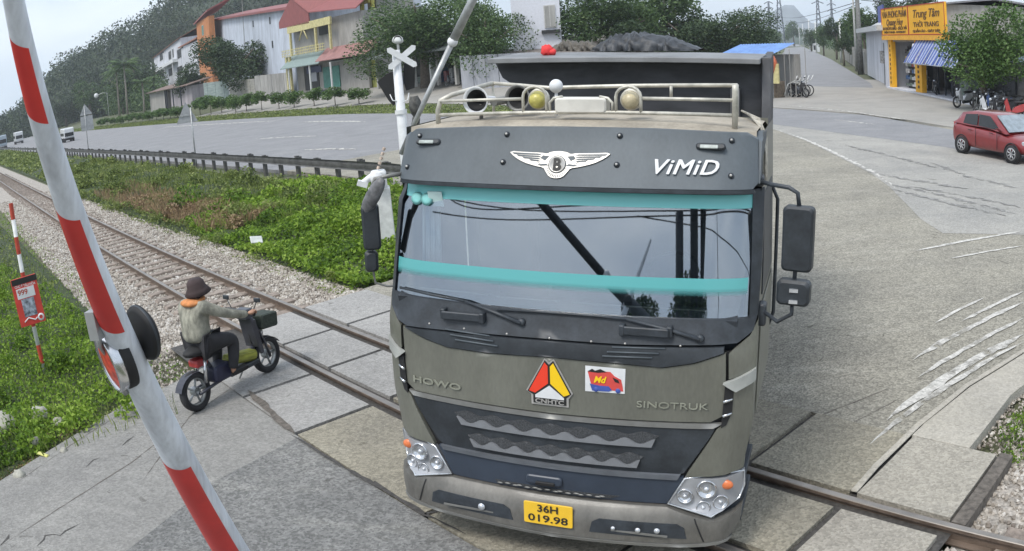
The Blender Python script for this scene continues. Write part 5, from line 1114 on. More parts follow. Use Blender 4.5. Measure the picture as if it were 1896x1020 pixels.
# small rubbish and stones near the road
for i, (u, v, sz, m, lab) in enumerate([(475, 444, (.28, .02, .20), 'pale_bag', 'pale crumpled sheet lying on the green creeper'), (80, 843, (.17, .07, .05), 'yellow_wrap', 'flat yellow wrapper at the edge of the concrete by the grass')]):
    P = at(u, v, .4 if i == 0 else .13); mb = MB(); mb.box((0, 0, .012), (sz[0], sz[2], .02), Matrix.Rotation(.2, 3, 'Y'), .9); o = mb.build('litter', mat(m, (.52, .54, .52) if i == 0 else (.62, .60, .20), .6, var=.15), None, .006); o.location = P; tag(o, lab, 'litter')
    if i == 0: o.location = CAMP + ray(u, v)*((math.hypot(P.x, P.y))/math.hypot(ray(u, v).x, ray(u, v).y)); o.rotation_euler = (.7, 0, .5)
M_rock = mat('pale_rock', (.36, .35, .30), .9, var=.3, scale=8, bump=.6, bscale=20)
for i, (u, v, r, lab) in enumerate([(72, 770, .16, 'large pale rock half sunk in the grass'), (108, 782, .09, 'grey stone right of the large pale rock'), (36, 880, .09, 'upright white stone at the end of the grass edge'), (66, 817, .07, 'flat pale stone above the yellow wrapper'), (8, 785, .2, 'broken concrete lump at the left edge of the grass'), (118, 835, .06, 'small stone on the concrete edge beside the yellow wrapper')]):
    mb = MB(); mb.ball((0, 0, 0), (r, r*.8, r*.75), 12, 8, None, .35, i); o = mb.build('stone', M_rock); o.location = at(u, v, .12); tag(o, lab, 'stone', 'stones at the edge of the grass')
# ---------------------------------------------------------------- cars and motorbikes
M_carred = mat('red_car_paint', (.22, .022, .024), .32, .25, var=.06, coat=.8)
M_carwh = mat('white_car_paint', (.62, .63, .64), .35, .1, var=.05, coat=.6)
M_win = mat('car_window', (.012, .014, .016), .12, var=.1, spec=.6); M_alloy = mat('alloy', (.42, .42, .43), .35, .6, var=.1)
def hatchback(label, P, rz, paint, group=None, name='parked_car'):
    t = thing(name, label, 'car', P, rz, group)
    # x forward; half widths per station
    prof = [(-1.78, .42, .95, .72, .66), (-1.72, .30, 1.02, .80, .72), (-1.55, .24, 1.10, .83, .60), (-1.2, .22, 1.0, .84, .60), (-.6, .20, .97, .845, .6), (0, .20, .95, .845, .6), (.55, .20, .93, .84, .6), (1.0, .22, .88, .83, .62), (1.45, .25, .80, .80, .60), (1.72, .30, .70, .72, .5), (1.82, .40, .58, .60, .45)]
    mb = MB(); vs = []; K = 12
    for x, z0, z1, hw, sh in prof:
        ring = [(hw*.80, z0), (hw*.97, z0+.10), (hw*1.0, (z0+z1)/2), (hw*.97, z1-.10), (hw*.88, z1-.01), (hw*.4, z1+.03)]
        ring = ring + [(-y, z) for y, z in reversed(ring)]; vs += [(x, y, z) for y, z in ring]
    fs = [(i*K+j, (i+1)*K+j, (i+1)*K+(j+1) % K, i*K+(j+1) % K) for i in range(len(prof)-1) for j in range(K)] + [list(range(K)), [(len(prof)-1)*K+j for j in range(K)]]
    mb.add(vs, fs, True); body = mb.build('body', paint, t); mo = body.modifiers.new('s', 'SUBSURF'); mo.levels = mo.render_levels = 2
    # greenhouse
    st = [(-1.66, 1.06, 1.08, .74), (-1.38, 1.03, 1.44, .66), (-.9, 1.0, 1.51, .63), (-.1, 1.0, 1.50, .63), (.25, .97, 1.44, .64), (1.0, .90, .92, .72)]; vs = []
    for x, z0, z1, w in st: vs += [(x, w+.10, z0), (x, w+.02, (z0+z1)/2), (x, w-.05, z1-.03), (x, w*.5, z1), (x, -w*.5, z1), (x, -w+.05, z1-.03), (x, -w-.02, (z0+z1)/2), (x, -w-.10, z0)]
    mb = MB(); mb.add(vs, [(i*8+j, (i+1)*8+j, (i+1)*8+j+1, i*8+j+1) for i in range(5) for j in range(7)], True); mb.build('roof', paint, t)
    for s in (-1, 1):
        for q in ([(-1.22, 1.06), (-1.15, 1.37), (-.55, 1.42), (-.50, 1.04)], [(-.44, 1.04), (-.49, 1.42), (.05, 1.40), (.60, 1.01), (.56, .99)]):
            def yo(z): return .728 - (z-1.0)*.24
            w = MB(); w.prism([(x, s*(yo(z)+.012), z) for x, z in q], (0, s*.012, 0)); w.build('side_window', M_win, t)
        w = MB(); w.prism([(.62, s*.80, .95), (.72, s*.80, .98), (.72, s*.93, 1.06), (.60, s*.93, 1.08), (.58, s*.80, 1.02)], (.08, 0, 0)); w.build('door_mirror', paint, t)
        w = MB(); w.rbox((1.66, s*.58, .66), (.2, .26, .15), .05); w.build('headlight', M_lens, t); w = MB(); w.rbox((-1.72, s*.62, .92), (.12, .16, .26), .04); w.build('tail_light', mat('tail_red', (.35, .04, .04), .4, var=.3), t)
        for x in (-.47, .58): w = MB(); w.box((x, s*.846, .65), (.012, .01, .62)); w.build('door_seam', MATS['black_rubber'], t)
        for x in (-.75, .3): w = MB(); w.box((x, s*.85, .87), (.16, .02, .025)); w.build('door_handle', MATS['black_rubber'], t)
    t.scale = (.98, .95, .88)
    w = MB(); w.prism([(.30, -.58, 1.435), (.30, .58, 1.435), (1.0, .70, .955), (1.0, -.70, .955)], (.02, 0, .02)); w.build('windscreen', mat('screen_glass', (.20, .24, .27), .1, var=.2, spec=.8), t)
    w = MB(); w.prism([(-1.43, -.56, 1.40), (-1.43, .56, 1.40), (-1.68, .62, 1.09), (-1.68, -.62, 1.09)], (-.02, 0, 0)); w.build('rear_window', M_win, t)
    w = MB(); w.box((1.80, 0, .42), (.06, 1.1, .2)); w.build('bumper_intake', M_rub, t)
    for x in (-1.2, 1.25):
        for s in (-1, 1):
            mb = MB(); mb.lathe([(.19, -.09), (.29, -.095), (.30, 0), (.29, .09), (.19, .09)], (x, s*.76, .30), (0, 1, 0), 28); w = mb.build('wheel', M_tyre, t)
            mb = MB(); mb.lathe([(0, .10), (.05, .105), (.07, .085)], (x, s*.76, .30), (0, s, 0), 20); mb.lathe([(.17, .09), (.205, .098), (.20, .07)], (x, s*.76, .30), (0, s, 0), 28)
            for k in range(7):
                a = 2*PI*k/7; mb.tube([(x+.05*math.cos(a), s*.852, .30+.05*math.sin(a)), (x+.185*math.cos(a), s*.855, .30+.185*math.sin(a))], .022, 6)
            mb.build('rim', M_alloy, w); mb = MB(); mb.lathe([(0, .02), (.19, .02)], (x, s*.76, .30), (0, s, 0), 20); mb.build('brake_disc', M_black, w)
            mb = MB(); mb.lathe([(.33, .055), (.36, .075), (.33, .095), (.31, .06)], (x, s*.76, .31), (0, s, 0), 28); mb.build('wheel_arch', M_rub, t)
    return t
R0 = at(1781, 283, .13); dirc = Vector((.235, -.97, 0)).normalized(); rzc = math.atan2(dirc.y, dirc.x)
sideward = Vector((-dirc.y, dirc.x, 0))      # left of travel, away from the camera
hatchback('red hatchback driving along the highway in front of the shop', R0 + dirc*1.2 + sideward*.76, rzc, M_carred, name='red_car')
P = at(1893, 224, .13); hatchback('pinkish red car at the right edge beside the parked motorbikes', P + Vector((2.6, .8, 0)), math.radians(150), mat('pink_red_paint', (.42, .10, .09), .4, .2, coat=.5), name='parked_car')

def motorbike(name, label, P, rz, paint, group, lean=.12):
    t = thing(name, label, 'motorbike', P, rz, group); t.rotation_euler = (lean, 0, rz)
    for x in (-.62, .62):
        mb = MB(); mb.lathe([(.22, -.035), (.28, -.04), (.30, 0), (.28, .04), (.22, .035)], (x, 0, .30), (0, 1, 0), 22); w = mb.build('wheel', M_tyre, t)
        mb = MB(); mb.lathe([(.03, -.05), (.035, .05)], (x, 0, .30), (0, 1, 0), 10)
        for k in range(6): a = k*PI/3; mb.tube([(x, 0, .3), (x+.22*math.cos(a), 0, .3+.22*math.sin(a))], .012, 5)
        mb.lathe([(.205, -.02), (.225, -.02), (.225, .02), (.205, .02)], (x, 0, .30), (0, 1, 0), 20); mb.build('rim', M_galv, w)
    mb = MB(); mb.tube([(.62, .06, .3), (.48, .05, .7), (.42, 0, .92)], .022, 7); mb.tube([(.62, -.06, .3), (.48, -.05, .7), (.42, 0, .92)], .022, 7); mb.build('fork', M_galv, t)
    mb = MB(); mb.prism([(.30, -.13, .34), (.46, -.16, .40), (.52, -.13, .80), (.42, -.10, .98), (.34, -.14, .80), (.24, -.15, .45)], (0, .28, 0)); mb.build('leg_shield', paint, t)
    mb = MB(); mb.prism([(-.78, -.07, .80), (-.30, -.13, .72), (.0, -.12, .60), (.22, -.10, .38), (.05, -.12, .34), (-.35, -.14, .40), (-.60, -.10, .62)], (0, .24, 0)); mb.build('side_body', paint, t)
    mb = MB(); mb.ball((-.34, 0, .80), (.40, .13, .075), 16, 8); mb.build('seat', M_rub, t)
    mb = MB(); mb.rbox((-.02, 0, .33), (.36, .22, .20), .05); mb.tube([(.05, -.13, .22), (-.35, -.16, .26), (-.72, -.17, .36)], [.02, .04, .05], 8); mb.build('engine', M_black, t)
    mb = MB(); mb.tube([(.30, .33, 1.02), (.40, .1, .99), (.40, -.1, .99), (.30, -.33, 1.02)], .014, 7); mb.rbox((.45, 0, .96), (.14, .2, .15), .05); mb.build('handlebar', M_black, t)
    mb = MB(); mb.ball((.53, 0, .95), (.04, .08, .06), 12, 8); mb.build('headlight', M_lens, t)
    for s in (-1, 1): mb = MB(); mb.tube([(.37, s*.2, 1.0), (.38, s*.27, 1.16)], .007, 5); mb.rbox((.38, s*.29, 1.18), (.03, .12, .07), .03); mb.build('mirror', M_black, t)
    return t
dk = mat('bike_black', (.025, .026, .03), .35, coat=.5); bl = mat('bike_blue', (.03, .06, .16), .35, coat=.5); rd = mat('bike_red', (.35, .03, .03), .35, coat=.5); wt = mat('bike_white', (.55, .56, .58), .35, coat=.5)
G = 'motorbikes parked before the shop'
for u, v, a, m, lab in [(1788, 199, 200, wt, 'white and black motorbike standing alone on the forecourt left of the tree'), (1818, 205, 215, dk, 'black motorbike just left of the tree trunk'), (1846, 212, 160, bl, 'dark blue motorbike just right of the tree trunk'), (1862, 218, 190, dk, 'black motorbike between the blue and the red one'), (1880, 224, 170, rd, 'red motorbike at the right end of the row'), (1832, 200, 140, dk, 'dark motorbike behind the tree trunk'), (1872, 208, 120, dk, 'black motorbike behind the red one'), (1808, 192, 120, dk, 'dark motorbike half hidden behind the lone white one'), (1852, 224, 200, dk, 'black motorbike in front of the dark blue one'), (1836, 218, 170, wt, 'white fronted motorbike nearest the camera in the row')]:
    motorbike('motorbike', lab, at(u, v, .13), math.radians(a), m, G)
for u, v, a, m, lab in [(1733, 177, 250, dk, 'black motorbike in the shop doorway under the blue awning'), (1768, 180, 250, bl, 'blue motorbike in the shop doorway near the right awning end')]:
    motorbike('motorbike', lab, at(u, v, .13), math.radians(a), m, 'motorbikes in the shop doorway')
motorbike('motorbike', 'black motorbike parked at the corner stall with the blue roof', at(1480, 180, .13), math.radians(-60), dk, None)
for u, v, lab in [(574, 172, 'dark motorbike parked under the awning of the yellow house'), (838, 160, 'dark motorbike parked before the grey sheet fence')]:
    q = hit(u, v); motorbike('motorbike', lab, q, RAIL_ANG + .4, dk, None)

# ---------------------------------------------------------------- buildings
def wallmat(n, c, **k): return mat(n, c, .85, var=k.get('var', .15), scale=k.get('scale', .9), fine=.10, bscale=5, stretch=(1, 1, .22), detail=8)
M_wwall = wallmat('white_render', (.52, .53, .57)); M_cwall = wallmat('grey_render', (.30, .29, .27)); M_ywall = wallmat('yellow_render', (.55, .46, .20)); M_roofr = mat('red_sheet_roof', (.235, .072, .068), .6, var=.15, scale=1.5, stretch=(8, 1, 1)); M_roofp = mat('faded_pink_roof', (.29, .15, .14), .7, var=.15, scale=1.5)
M_dk = mat('dark_opening', (.02, .021, .022), .6, var=.3, scale=4); M_grn = mat('green_shutter', (.06, .20, .16), .6, var=.15, scale=3); M_orange = wallmat('orange_render', (.46, .19, .075)); M_ytrim = mat('yellow_trim', (.50, .45, .22), .6, var=.15, scale=4)
M_shed = mat('grey_sheet', (.33, .34, .37), .6, .1, var=.1, scale=1.2, stretch=(6, 6, .5)); M_cem = wallmat('stained_cement', (.28, .275, .26), var=.25); M_brick = wallmat('brick_red_wall', (.28, .13, .09))
class Bld:
    "building frame: x along its front (left to right seen from the camera), y away from the camera, z up"
    def __init__(s, name, label, cat, P1, P2, z0=None):
        s.P1, s.P2 = Vector((P1[0], P1[1], 0)), Vector((P2[0], P2[1], 0)); z = P1[2] if z0 is None else z0
        d = s.P2 - s.P1; s.w = d.length; s.rz = math.atan2(d.y, d.x); s.t = thing(name, label, cat, (P1[0], P1[1], z), s.rz); s.z = z
        s.I = (Matrix.Translation((P1[0], P1[1], z)) @ Matrix.Rotation(s.rz, 4, 'Z')).inverted()
    def q(s, u, v, y=0.0):
        "local point where a pixel meets the plane y = const"
        o = s.I @ CAMP; d = s.I.to_3x3() @ ray(u, v); return o + d*((y-o.y)/d.y)
    def box(s, name, x0, x1, z0, z1, y0, y1, m, par=None, bevel=0):
        mb = MB(); mb.box(((x0+x1)/2, (y0+y1)/2, (z0+z1)/2), (abs(x1-x0), abs(y1-y0), abs(z1-z0))); return mb.build(name, m, par or s.t, bevel)
    def pbox(s, name, uv0, uv1, m, y=0.0, th=.1, par=None):
        a = s.q(*uv0, y); b = s.q(*uv1, y); return s.box(name, a.x, b.x, min(a.z, b.z), max(a.z, b.z), y, y+th, m, par)
    def gable(s, name, x0, x1, z, h, y0, y1, m, over=.5, along='x'):
        mb = MB()
        if along == 'x':
            ym = (y0+y1)/2; P = [(x0-over, y0-over, z-.1), (x0-over, ym, z+h), (x0-over, y1+over, z-.1), (x0-over, y1+over, z), (x0-over, ym, z+h+.12), (x0-over, y0-over, z)]; mb.prism(P, (x1-x0+2*over, 0, 0))
        else:
            xm = (x0+x1)/2; P = [(x0-over, y0-over, z-.1), (xm, y0-over, z+h), (x1+over, y0-over, z-.1), (x1+over, y0-over, z), (xm, y0-over, z+h+.12), (x0-over, y0-over, z)]; mb.prism(P, (0, y1-y0+2*over, 0))
        return mb.build(name, m, s.t)
def window(b, x, z, w, h, y=-.0, bars=True, m=None):
    f = b.box('window', x-w/2, x+w/2, z-h/2, z+h/2, y-.05, y+.05, mat('window_frame', (.45, .44, .42), .6)); b.box('pane', x-w/2+.08, x+w/2-.08, z-h/2+.08, z+h/2-.08, y-.07, y-.045, m or M_dk, f)
    if bars: b.box('mullion', x-.03, x+.03, z-h/2+.08, z+h/2-.08, y-.09, y-.072, MATS['window_frame'], f)
# shop with the yellow signs
b = Bld('shop', 'corner shop with two big yellow sign boards and goods shelves behind an open front', 'shop', (20.55, 56.6, .13), (19.7, 40.0, .13)); S1 = b
w = b.w
b.box('wall', 0, w*.62, 3.3, 5.6, .02, 8, M_cwall); b.box('lintel', w*.62, w, 3.3, 3.9, .02, 8, M_cwall); b.box('end_wall', -.0, .25, 0, 3.3, .0, 8, M_wwall); b.box('back_wall', .25, w, 0, 3.3, 3.2, 3.4, mat('shop_inner_wall', (.16, .16, .16), .8, var=.3, scale=3)); b.box('floor_sill', 0, w, -.1, .1, -.25, 3.2, M_wwall)
b.gable('roof', 0, w*.62, 5.6, .35, 0, 8, mat('grey_tile_roof', (.20, .20, .22), .8, var=.2, scale=3), .3)
xa = b.q(1692, 60).x; xe = xa*2.15
for k, (x0, x1) in enumerate(((-.3, xa-.03), (xa+.03, xe))):
    sg = b.box('sign_board', x0, x1, 3.75, 5.65, -.35, -.2, mat('sign_yellow', (.78, .40, .02), .5, var=.05, scale=2)); bd = MB()
    for (a, c, d_, e) in ((x0, x1, 3.75, 3.80), (x0, x1, 5.60, 5.65), (x0, x0+.05, 3.8, 5.6), (x1-.05, x1, 3.8, 5.6)): bd.box(((a+c)/2, -.36, (d_+e)/2), (c-a, .03, e-d_))
    bd.build('sign_frame', M_pred, sg)
    tx = [('VĂN PHÒNG PHẨM', .66, 5.16, .90, False), ('Quang Huy', .62, 4.62, .62, True), ('IN PHOTO MÀU - SÁCH VỞ', .28, 4.20, .88, False), ('ĐIỆN THOẠI - INTERNET', .18, 3.95, .8, False)] if k == 0 else [('Trung Tâm', .72, 5.05, .72, True), ('THỜI TRANG', .42, 4.38, .70, False), ('QUẦN ÁO - GIÀY DÉP', .2, 3.98, .75, False)]
    for body, size, z, wd, it in tx:
        cx = (x0+x1)/2; text_mesh('lettering', body, size, (lambda a, c, d_, cx=cx, z=z: Vector((cx+a, -.365-d_, z+c))), mat('sign_brown_ink', (.10, .05, .02), .6), sg, (x1-x0)*wd, shear=.3 if it else 0, depth=.01, weight=.006)
b.box('fascia', -.3, w*.75, 3.42, 3.73, -.4, .0, mat('fascia_orange', (.70, .36, .04), .6))
for u0, u1, wd in ((1650, 1655.5, .4), (1698, 1710, .85)):
    x0 = b.q(u0, 140).x; x1 = b.q(u1, 140).x; c = b.box('sign_pillar', x0, x1, 0, 3.4, -.12, .2, MATS['sign_yellow']); cx = (x0+x1)/2
    for k in range(9): z = 3.0-.32*k; b.box('lettering', cx-.12*(x1-x0), cx+.12*(x1-x0), z-.09, z+.09, -.14, -.125, MATS['sign_brown_ink'], c)
x0 = b.q(1642, 140).x; b.box('pillar', x0-.15, x0+.75, 0, 3.4, -.06, .25, M_wwall)
sh = b.box('display_shelf', b.q(1660, 140).x, b.q(1694, 140).x, .1, 3.0, .9, 1.3, mat('shelf_dark', (.03, .034, .04), .7)); rn = random.Random(3)
X0, X1 = b.q(1660, 140).x, b.q(1694, 140).x
for r in range(6):
    n = 9
    for i in range(n):
        x = X0 + (X1-X0)*(i+.5)/n; h = rn.uniform(.12, .34); cols = [(.45, .46, .48), (.05, .12, .25), (.30, .05, .05), (.5, .5, .5), (.12, .16, .14), (.55, .45, .2), (.04, .04, .05)]; c = rn.randrange(7)
        b.box('goods', x-.17*(X1-X0)/3.2, x+.15*(X1-X0)/3.2, .25+.45*r, .25+.45*r+h, .70, .9, mat('goods_%d' % c, cols[c], .5, var=.3, scale=6), sh)
MB().lathe([(0, 0), (.26, 0), (.26, .05), (0, .05)], b.q(1692, 88, -.3), (0, -1, 0), 20).build('clock', M_wh, b.t)
for k in range(5):
    x = b.q(1722+13*k, 140).x; b.box('shutter_post', x-.05, x+.05, 0, 3.3, .5, .6, M_black)
b.box('dark_shutter', b.q(1738, 140).x, b.q(1758, 140).x, .1, 3.2, .8, .9, M_dk); b.box('shop_counter', b.q(1762, 140).x, b.q(1776, 140).x, .1, 1.2, .5, 1.2, MATS['goods_4'])
# striped awning
a0, a1 = b.q(1697, 90, -.2).x, b.q(1796, 100, -.2).x; n = 34; mbs = [MB(), MB()]
for k in range(n):
    x0, x1 = a0+(a1-a0)*k/n, a0+(a1-a0)*(k+1)/n; rr = .05*math.sin(k*.9); m = mbs[k % 2]
    m.add([(x0, -.2, 3.42), (x1, -.2, 3.42), (x1, -1.15+rr, 1.98+.05*math.sin(k*.5)), (x0, -1.15+rr, 1.98+.05*math.sin((k-1)*.5)), ], [(0, 1, 2, 3)])
aw = MB().tube([(a0, -1.15, 1.98), (a1, -1.15, 1.98)], .03, 6).build('awning_bar', M_galv, b.t)
for m, mt, nm in zip(mbs, (mat('awning_blue', (.08, .13, .42), .7, tr=.2), mat('awning_pale', (.40, .45, .60), .7, tr=.2)), ('awning_stripes_blue', 'awning_stripes_pale')): m.build('awning_cloth', mt, b.t)
# white shed beside the side road
P1 = at(1602, 139, .13); b = Bld('shed', 'narrow white shed with a flat roof edge beside the yellow shop', 'shed', (26.0, 78.0, .13), (20.75, 57.0, .13)); w = b.w
hb = b.q(1604, 62, 0).z; b.box('wall', 0, w, 0, 4.1, 0, 4, M_wwall); b.box('roof_edge', -1, w+.4, 4.1, 4.5, -.9, 4.2, mat('pale_slab', (.44, .45, .46), .7)); b.box('doorway', w-4.2, w-1.6, 0, 3.2, -.05, .05, mat('grey_door', (.15, .15, .16), .7, var=.3)); b.gable('roof', 0, w, 4.5, 1.6, 0, 7, mat('pale_gable', (.40, .40, .40), .7), 0)
b.box('blue_board', w-4.6, w-.6, 4.75, 6.0, -.3, -.2, mat('board_blue', (.06, .08, .30), .5, var=.3, scale=2)); b.box('clutter', w-2.5, w-1.5, 1.7, 2.6, -.5, -.1, mat('grey_clutter', (.25, .25, .25), .8, var=.5, scale=6))
# roadside wall of the side road
b = Bld('boundary_wall', 'long weathered concrete wall along the right of the side road', 'wall', (42.5, 140, .1), (26.6, 80.5, .1)); b.box('wall', 0, b.w, 0, 2.2, 0, .25, M_cem)
for k in range(14): x = b.w*k/13; b.box('pier', x-.2, x+.2, 0, 2.5, -.06, .31, M_cem)
# greenish wall and pale blue roof to the right
b = Bld('canopy_building', 'yellow green walled building with a pale blue canopy behind the motorbikes', 'building', (20.6, 39.5, .13), (22, 24, .13)); b.box('wall', 0, b.w, 0, 4.2, 3.0, 3.3, wallmat('lime_render', (.42, .44, .26))); mb = MB(); mb.prism([(1.0, .2, 2.35), (1.0, 3.0, 3.3), (1.0, 3.0, 3.38), (1.0, .2, 2.43)], (b.w, 0, 0)); mb.build('canopy', mat('pale_blue_canopy', (.36, .42, .55), .6), b.t)
for k in range(6): b.box('canopy_post', 1.2+2.6*k, 1.3+2.6*k, 0, 2.4, .3, .4, M_black)
b.box('shop_opening', 1.5, b.w, 0, 2.2, 2.85, 3.0, M_dk)
# stall with the blue roof
P1 = at(1335, 178, .13); P2 = at(1445, 181, .13)
b = Bld('corner_stall', 'small stall with a blue corrugated roof and orange bags by the side road', 'stall', P1, P2); w = b.w; zt = b.q(1390, 82, 1.6).z; zb = b.q(1390, 103, -.6).z
mb = MB(); n = 40
for k in range(n):
    x0, x1 = .2 + w*.93*k/n, .2 + w*.93*(k+1)/n; d = .04*(k % 2); mb.quad((x0, -.6, zb+d), (x1, -.6, zb+.04-d), (x1-.15, 2.0, zt+.04-d), (x0-.15+.9*0, 2.0, zt+d))
mb.build('roof_sheet', mat('blue_sheet_roof', (.13, .24, .50), .5, var=.15, scale=2), b.t)
for x in (.2, w*.5, w-.2): b.box('post', x-.05, x+.05, 0, zb, -.5, -.4, M_galv)
b.box('back_panel', 0, w, 0, zb, 2.0, 2.1, M_cem); b.box('counter', w-2.2, w-.2, 0, 1.0, 0, .7, mat('counter_brown', (.20, .16, .12), .7, var=.3)); 
mb = MB(); mb.ball((w-.25, -.5, zb*.80), (.42, .4, .62), 12, 8, None, .3, 2); mb.build('orange_bags', mat('orange_bag', (.50, .13, .06), .6, var=.4, scale=5), b.t)
b.box('cream_panel', w-.2, w+.35, .9, 2.1, -.5, -.4, M_ytrim)
for k in range(5): b.box('pipe_post', w+.25+.25*k, w+.285+.25*k, 0, 2.7+.3*math.sin(k*2), .2+.2*k, .235+.2*k, M_cem)
b.box('drink_cooler', w-1.1, w-.5, 0, 1.4, -.9, -.4, M_black)
t = thing('bicycle_frames', 'tangle of pale bicycle frames leaning at the corner stall', 'bicycles', at(1452, 180, .13)); mb = MB()
for k in range(5):
    o = Vector((.28*k, .1*k, 0)); mb.tube([o+Vector((0, 0, .1)), o+Vector((.3, .1, .8)), o+Vector((.75, 0, 1.0)), o+Vector((.9, 0, 1.3))], .03, 6); mb.tube([o+Vector((.3, .1, .8)), o+Vector((.6, -.1, .3))], .025, 6)
mb.build('frame', M_pwh, t); mb = MB()
for k in range(4): mb.tube([Vector((.9+.25*k + .33*math.cos(a), .1*k, .36 + .33*math.sin(a))) for a in [2*PI*i/18 for i in range(18)]], .035, 6, closed=True)
mb.build('wheel', M_rub, t)

# buildings beyond the highway, left of the truck
def facing(name, label, cat, u1, v1, u2, v2, dz=0):
    P1 = hit(u1, v1); P2 = hit(u2, v2); return Bld(name, label, cat, P1, P2, min(P1.z, P2.z) + dz)
Y = Bld('yellow_house', 'two storey house with a red gable roof, yellow balcony frames and shop fronts below', 'house', hit(541, 179), hit(612, 172)); b = Y; w = b.w
e = b.q(556, 115).z; zr = b.q(545, 3).z; z1 = b.q(545, 48, -.3).z; z2 = b.q(545, 104).z; xr = b.q(668, 60).x
b.box('upper_wall', 1.6, xr, z2, z1, .3, 9, M_cwall); b.box('upper_back', 0, 1.6, z2, z1, 2.2, 9, M_cwall)
xg = b.q(584, 40).x; mb = MB(); zg = b.q(549, 2, -1).z
mb.prism([(-.4, -.9, b.q(530, 38, -.9).z), (xg*.42, -.9, zg+.6), (xg, -.9, b.q(584, 20, -.9).z), (xg, -.9, z1-.2), (-.4, -.9, b.q(530, 50, -.9).z)], (0, .15, 0)); mb.build('gable_front', M_roofr, b.t)
mb = MB(); mb.prism([(xg*.42, -1.0, zg+.65), (xg+.1, -1.0, b.q(584, 20, -1).z), (xr+.3, -.6, b.q(665, 14, -.6).z), (xr+.3, 5, zg+1.5), (xg*.42, 5, zg+1.6)], (0, 0, .12)); mb.build('roof', M_roofr, b.t)
b.pbox('beam', (531, 50), (611, 44), M_ytrim, -.9, .25)
for u in (537, 584, 611):
    x = b.q(u, 70, -.8).x; b.box('column', x-.14, x+.14, z2, z1, -.85, -.6, M_ytrim)
for s in (-1, 1):
    c = b.q(560, 60, -.85); mb = MB(); mb.tube([(c.x+s*1.1, -.8, c.z-.9), (c.x, -.8, c.z+.6)], .09, 6); mb.build('brace', M_ytrim, b.t)
b.pbox('balcony_opening', (589, 42), (608, 62), M_dk, .1, .22); window(b, b.q(548, 72).x, (z1+z2)/2, 1.2, 1.7, 2.1)
mb = MB()
for k in range(3): z = z2+.15+.33*k; mb.box((xr*.30, -.8, z), (xr*.64, .06, .07))
for k in range(24): x = -.2+xr*.6*k/23; mb.box((x, -.8, z2+.45), (.06, .05, .95))
mb.build('balcony_rail', M_ytrim, b.t)
for u in (541, 547): x = b.q(u, 150).x; b.box('column', x-.15, x+.15, 0, z2, -.7, -.4, M_ytrim)
b.box('shop_wall', .8, xr, 0, z2, .6, .9, M_cwall); zc = b.q(590, 118, -1.4).z; mb = MB(); mb.prism([(.4, .5, z2+.1), (.4, -1.6, zc), (.4, -1.6, zc+.1), (.4, .5, z2+.25)], (b.q(606, 110).x+.2, 0, 0)); mb.build('awning', mat('green_grey_awning', (.20, .26, .25), .7), b.t)
mb = MB(); x5 = b.q(603, 118).x; mb.prism([(x5, .5, z2+.3), (x5, -1.4, zc+.25), (x5, -1.4, zc+.35), (x5, .5, z2+.42)], (b.q(700, 100).x-x5, 0, 0)); mb.build('awning', M_roofp, b.t)
b.pbox('green_shutter', (597, 125), (630, 160), M_grn, .45, .12)
b.pbox('shop_opening', (562, 124), (592, 165), M_dk, .5, .08); b.pbox('blue_poster', (567, 125), (595, 133), mat('navy_board', (.03, .04, .10), .5), .40, .05)
b.pbox('pale_poster', (575, 134), (587, 150), M_shed, .40, .05)
for u in (553, 593, 633): x = b.q(u, 150).x; b.box('post', x-.09, x+.09, 0, zc, -1.4, -1.25, M_pwh)
b.box('planter', xr*.45, xr*.75, 0, .5, -.9, -.4, M_black)
b = Bld('yellow_shop', 'low shop front with yellow pillars and a barred door, right of the green shutter', 'shop', hit(634, 168), hit(703, 160)); w = b.w; zt = b.q(660, 108).z
b.box('wall', 0, w, 0, zt, 0, 4, M_cwall)
for u in (643, 651, 690, 697): x = b.q(u, 140, -.3).x; b.box('pillar', x-.28, x+.28, 0, zt*.97, -.35, -.05, mat('lime_yellow_pillar', (.45, .46, .14), .7, var=.15))
x0, x1 = b.q(661, 140).x, b.q(684, 140).x; d = b.box('barred_door', x0, x1, 0, zt*.75, -.1, .0, M_wh)
for k in range(5):
    for j in range(3): xx = x0+(x1-x0)*(k+.5)/5; zz = zt*.75*(j+.6)/3.2; b.box('pane', xx-(x1-x0)*.075, xx+(x1-x0)*.075, zz-zt*.09, zz+zt*.09, -.13, -.105, M_dk, d)
mb = MB(); mb.prism([(0, .3, zt+.5), (0, -1.8, zt-.1), (0, -1.8, zt), (0, .3, zt+.65)], (w*1.15, 0, 0)); mb.build('awning', mat('dull_green_awning', (.22, .24, .22), .7), b.t)
b = Bld('narrow_tower', 'narrow yellow concrete frame tower behind the shop awnings', 'building', hit(668, 160), hit(694, 158)); w = b.w; z0 = b.q(672, 82).z; z1 = b.q(672, -8).z
b.box('wall', w*.4, w, 0, z1, 1.0, 6, M_cwall)
for u in (671, 690): x = b.q(u, 60).x; b.box('column', x-.2, x+.2, z0*.5, z1+1, 0, .4, mat('lemon_paint', (.60, .56, .12), .6, var=.15))
for z, h in ((z0, 1.3), (z1-.8, .9)): b.box('balcony', -.4, w+.5, z-.2, z+h*.75, -.3, .1, MATS['lemon_paint'])
b = Bld('warehouse', 'big pale blue white warehouse with a red sheet roof and a blank side wall', 'warehouse', hit(386, 186), hit(541, 178)); w = b.w; z1 = b.q(384, 34).z; z2 = b.q(538, 15).z; zc = b.q(470, 24).z
for p in (Y,): pass
mb = MB(); mb.prism([(0, .5, 0), (w*1.02, .5, 0), (w*1.02, .5, z2), (0, .5, z1)], (0, 18, 0)); mb.build('wall', wallmat('pale_blue_render', (.46, .50, .57)), b.t)
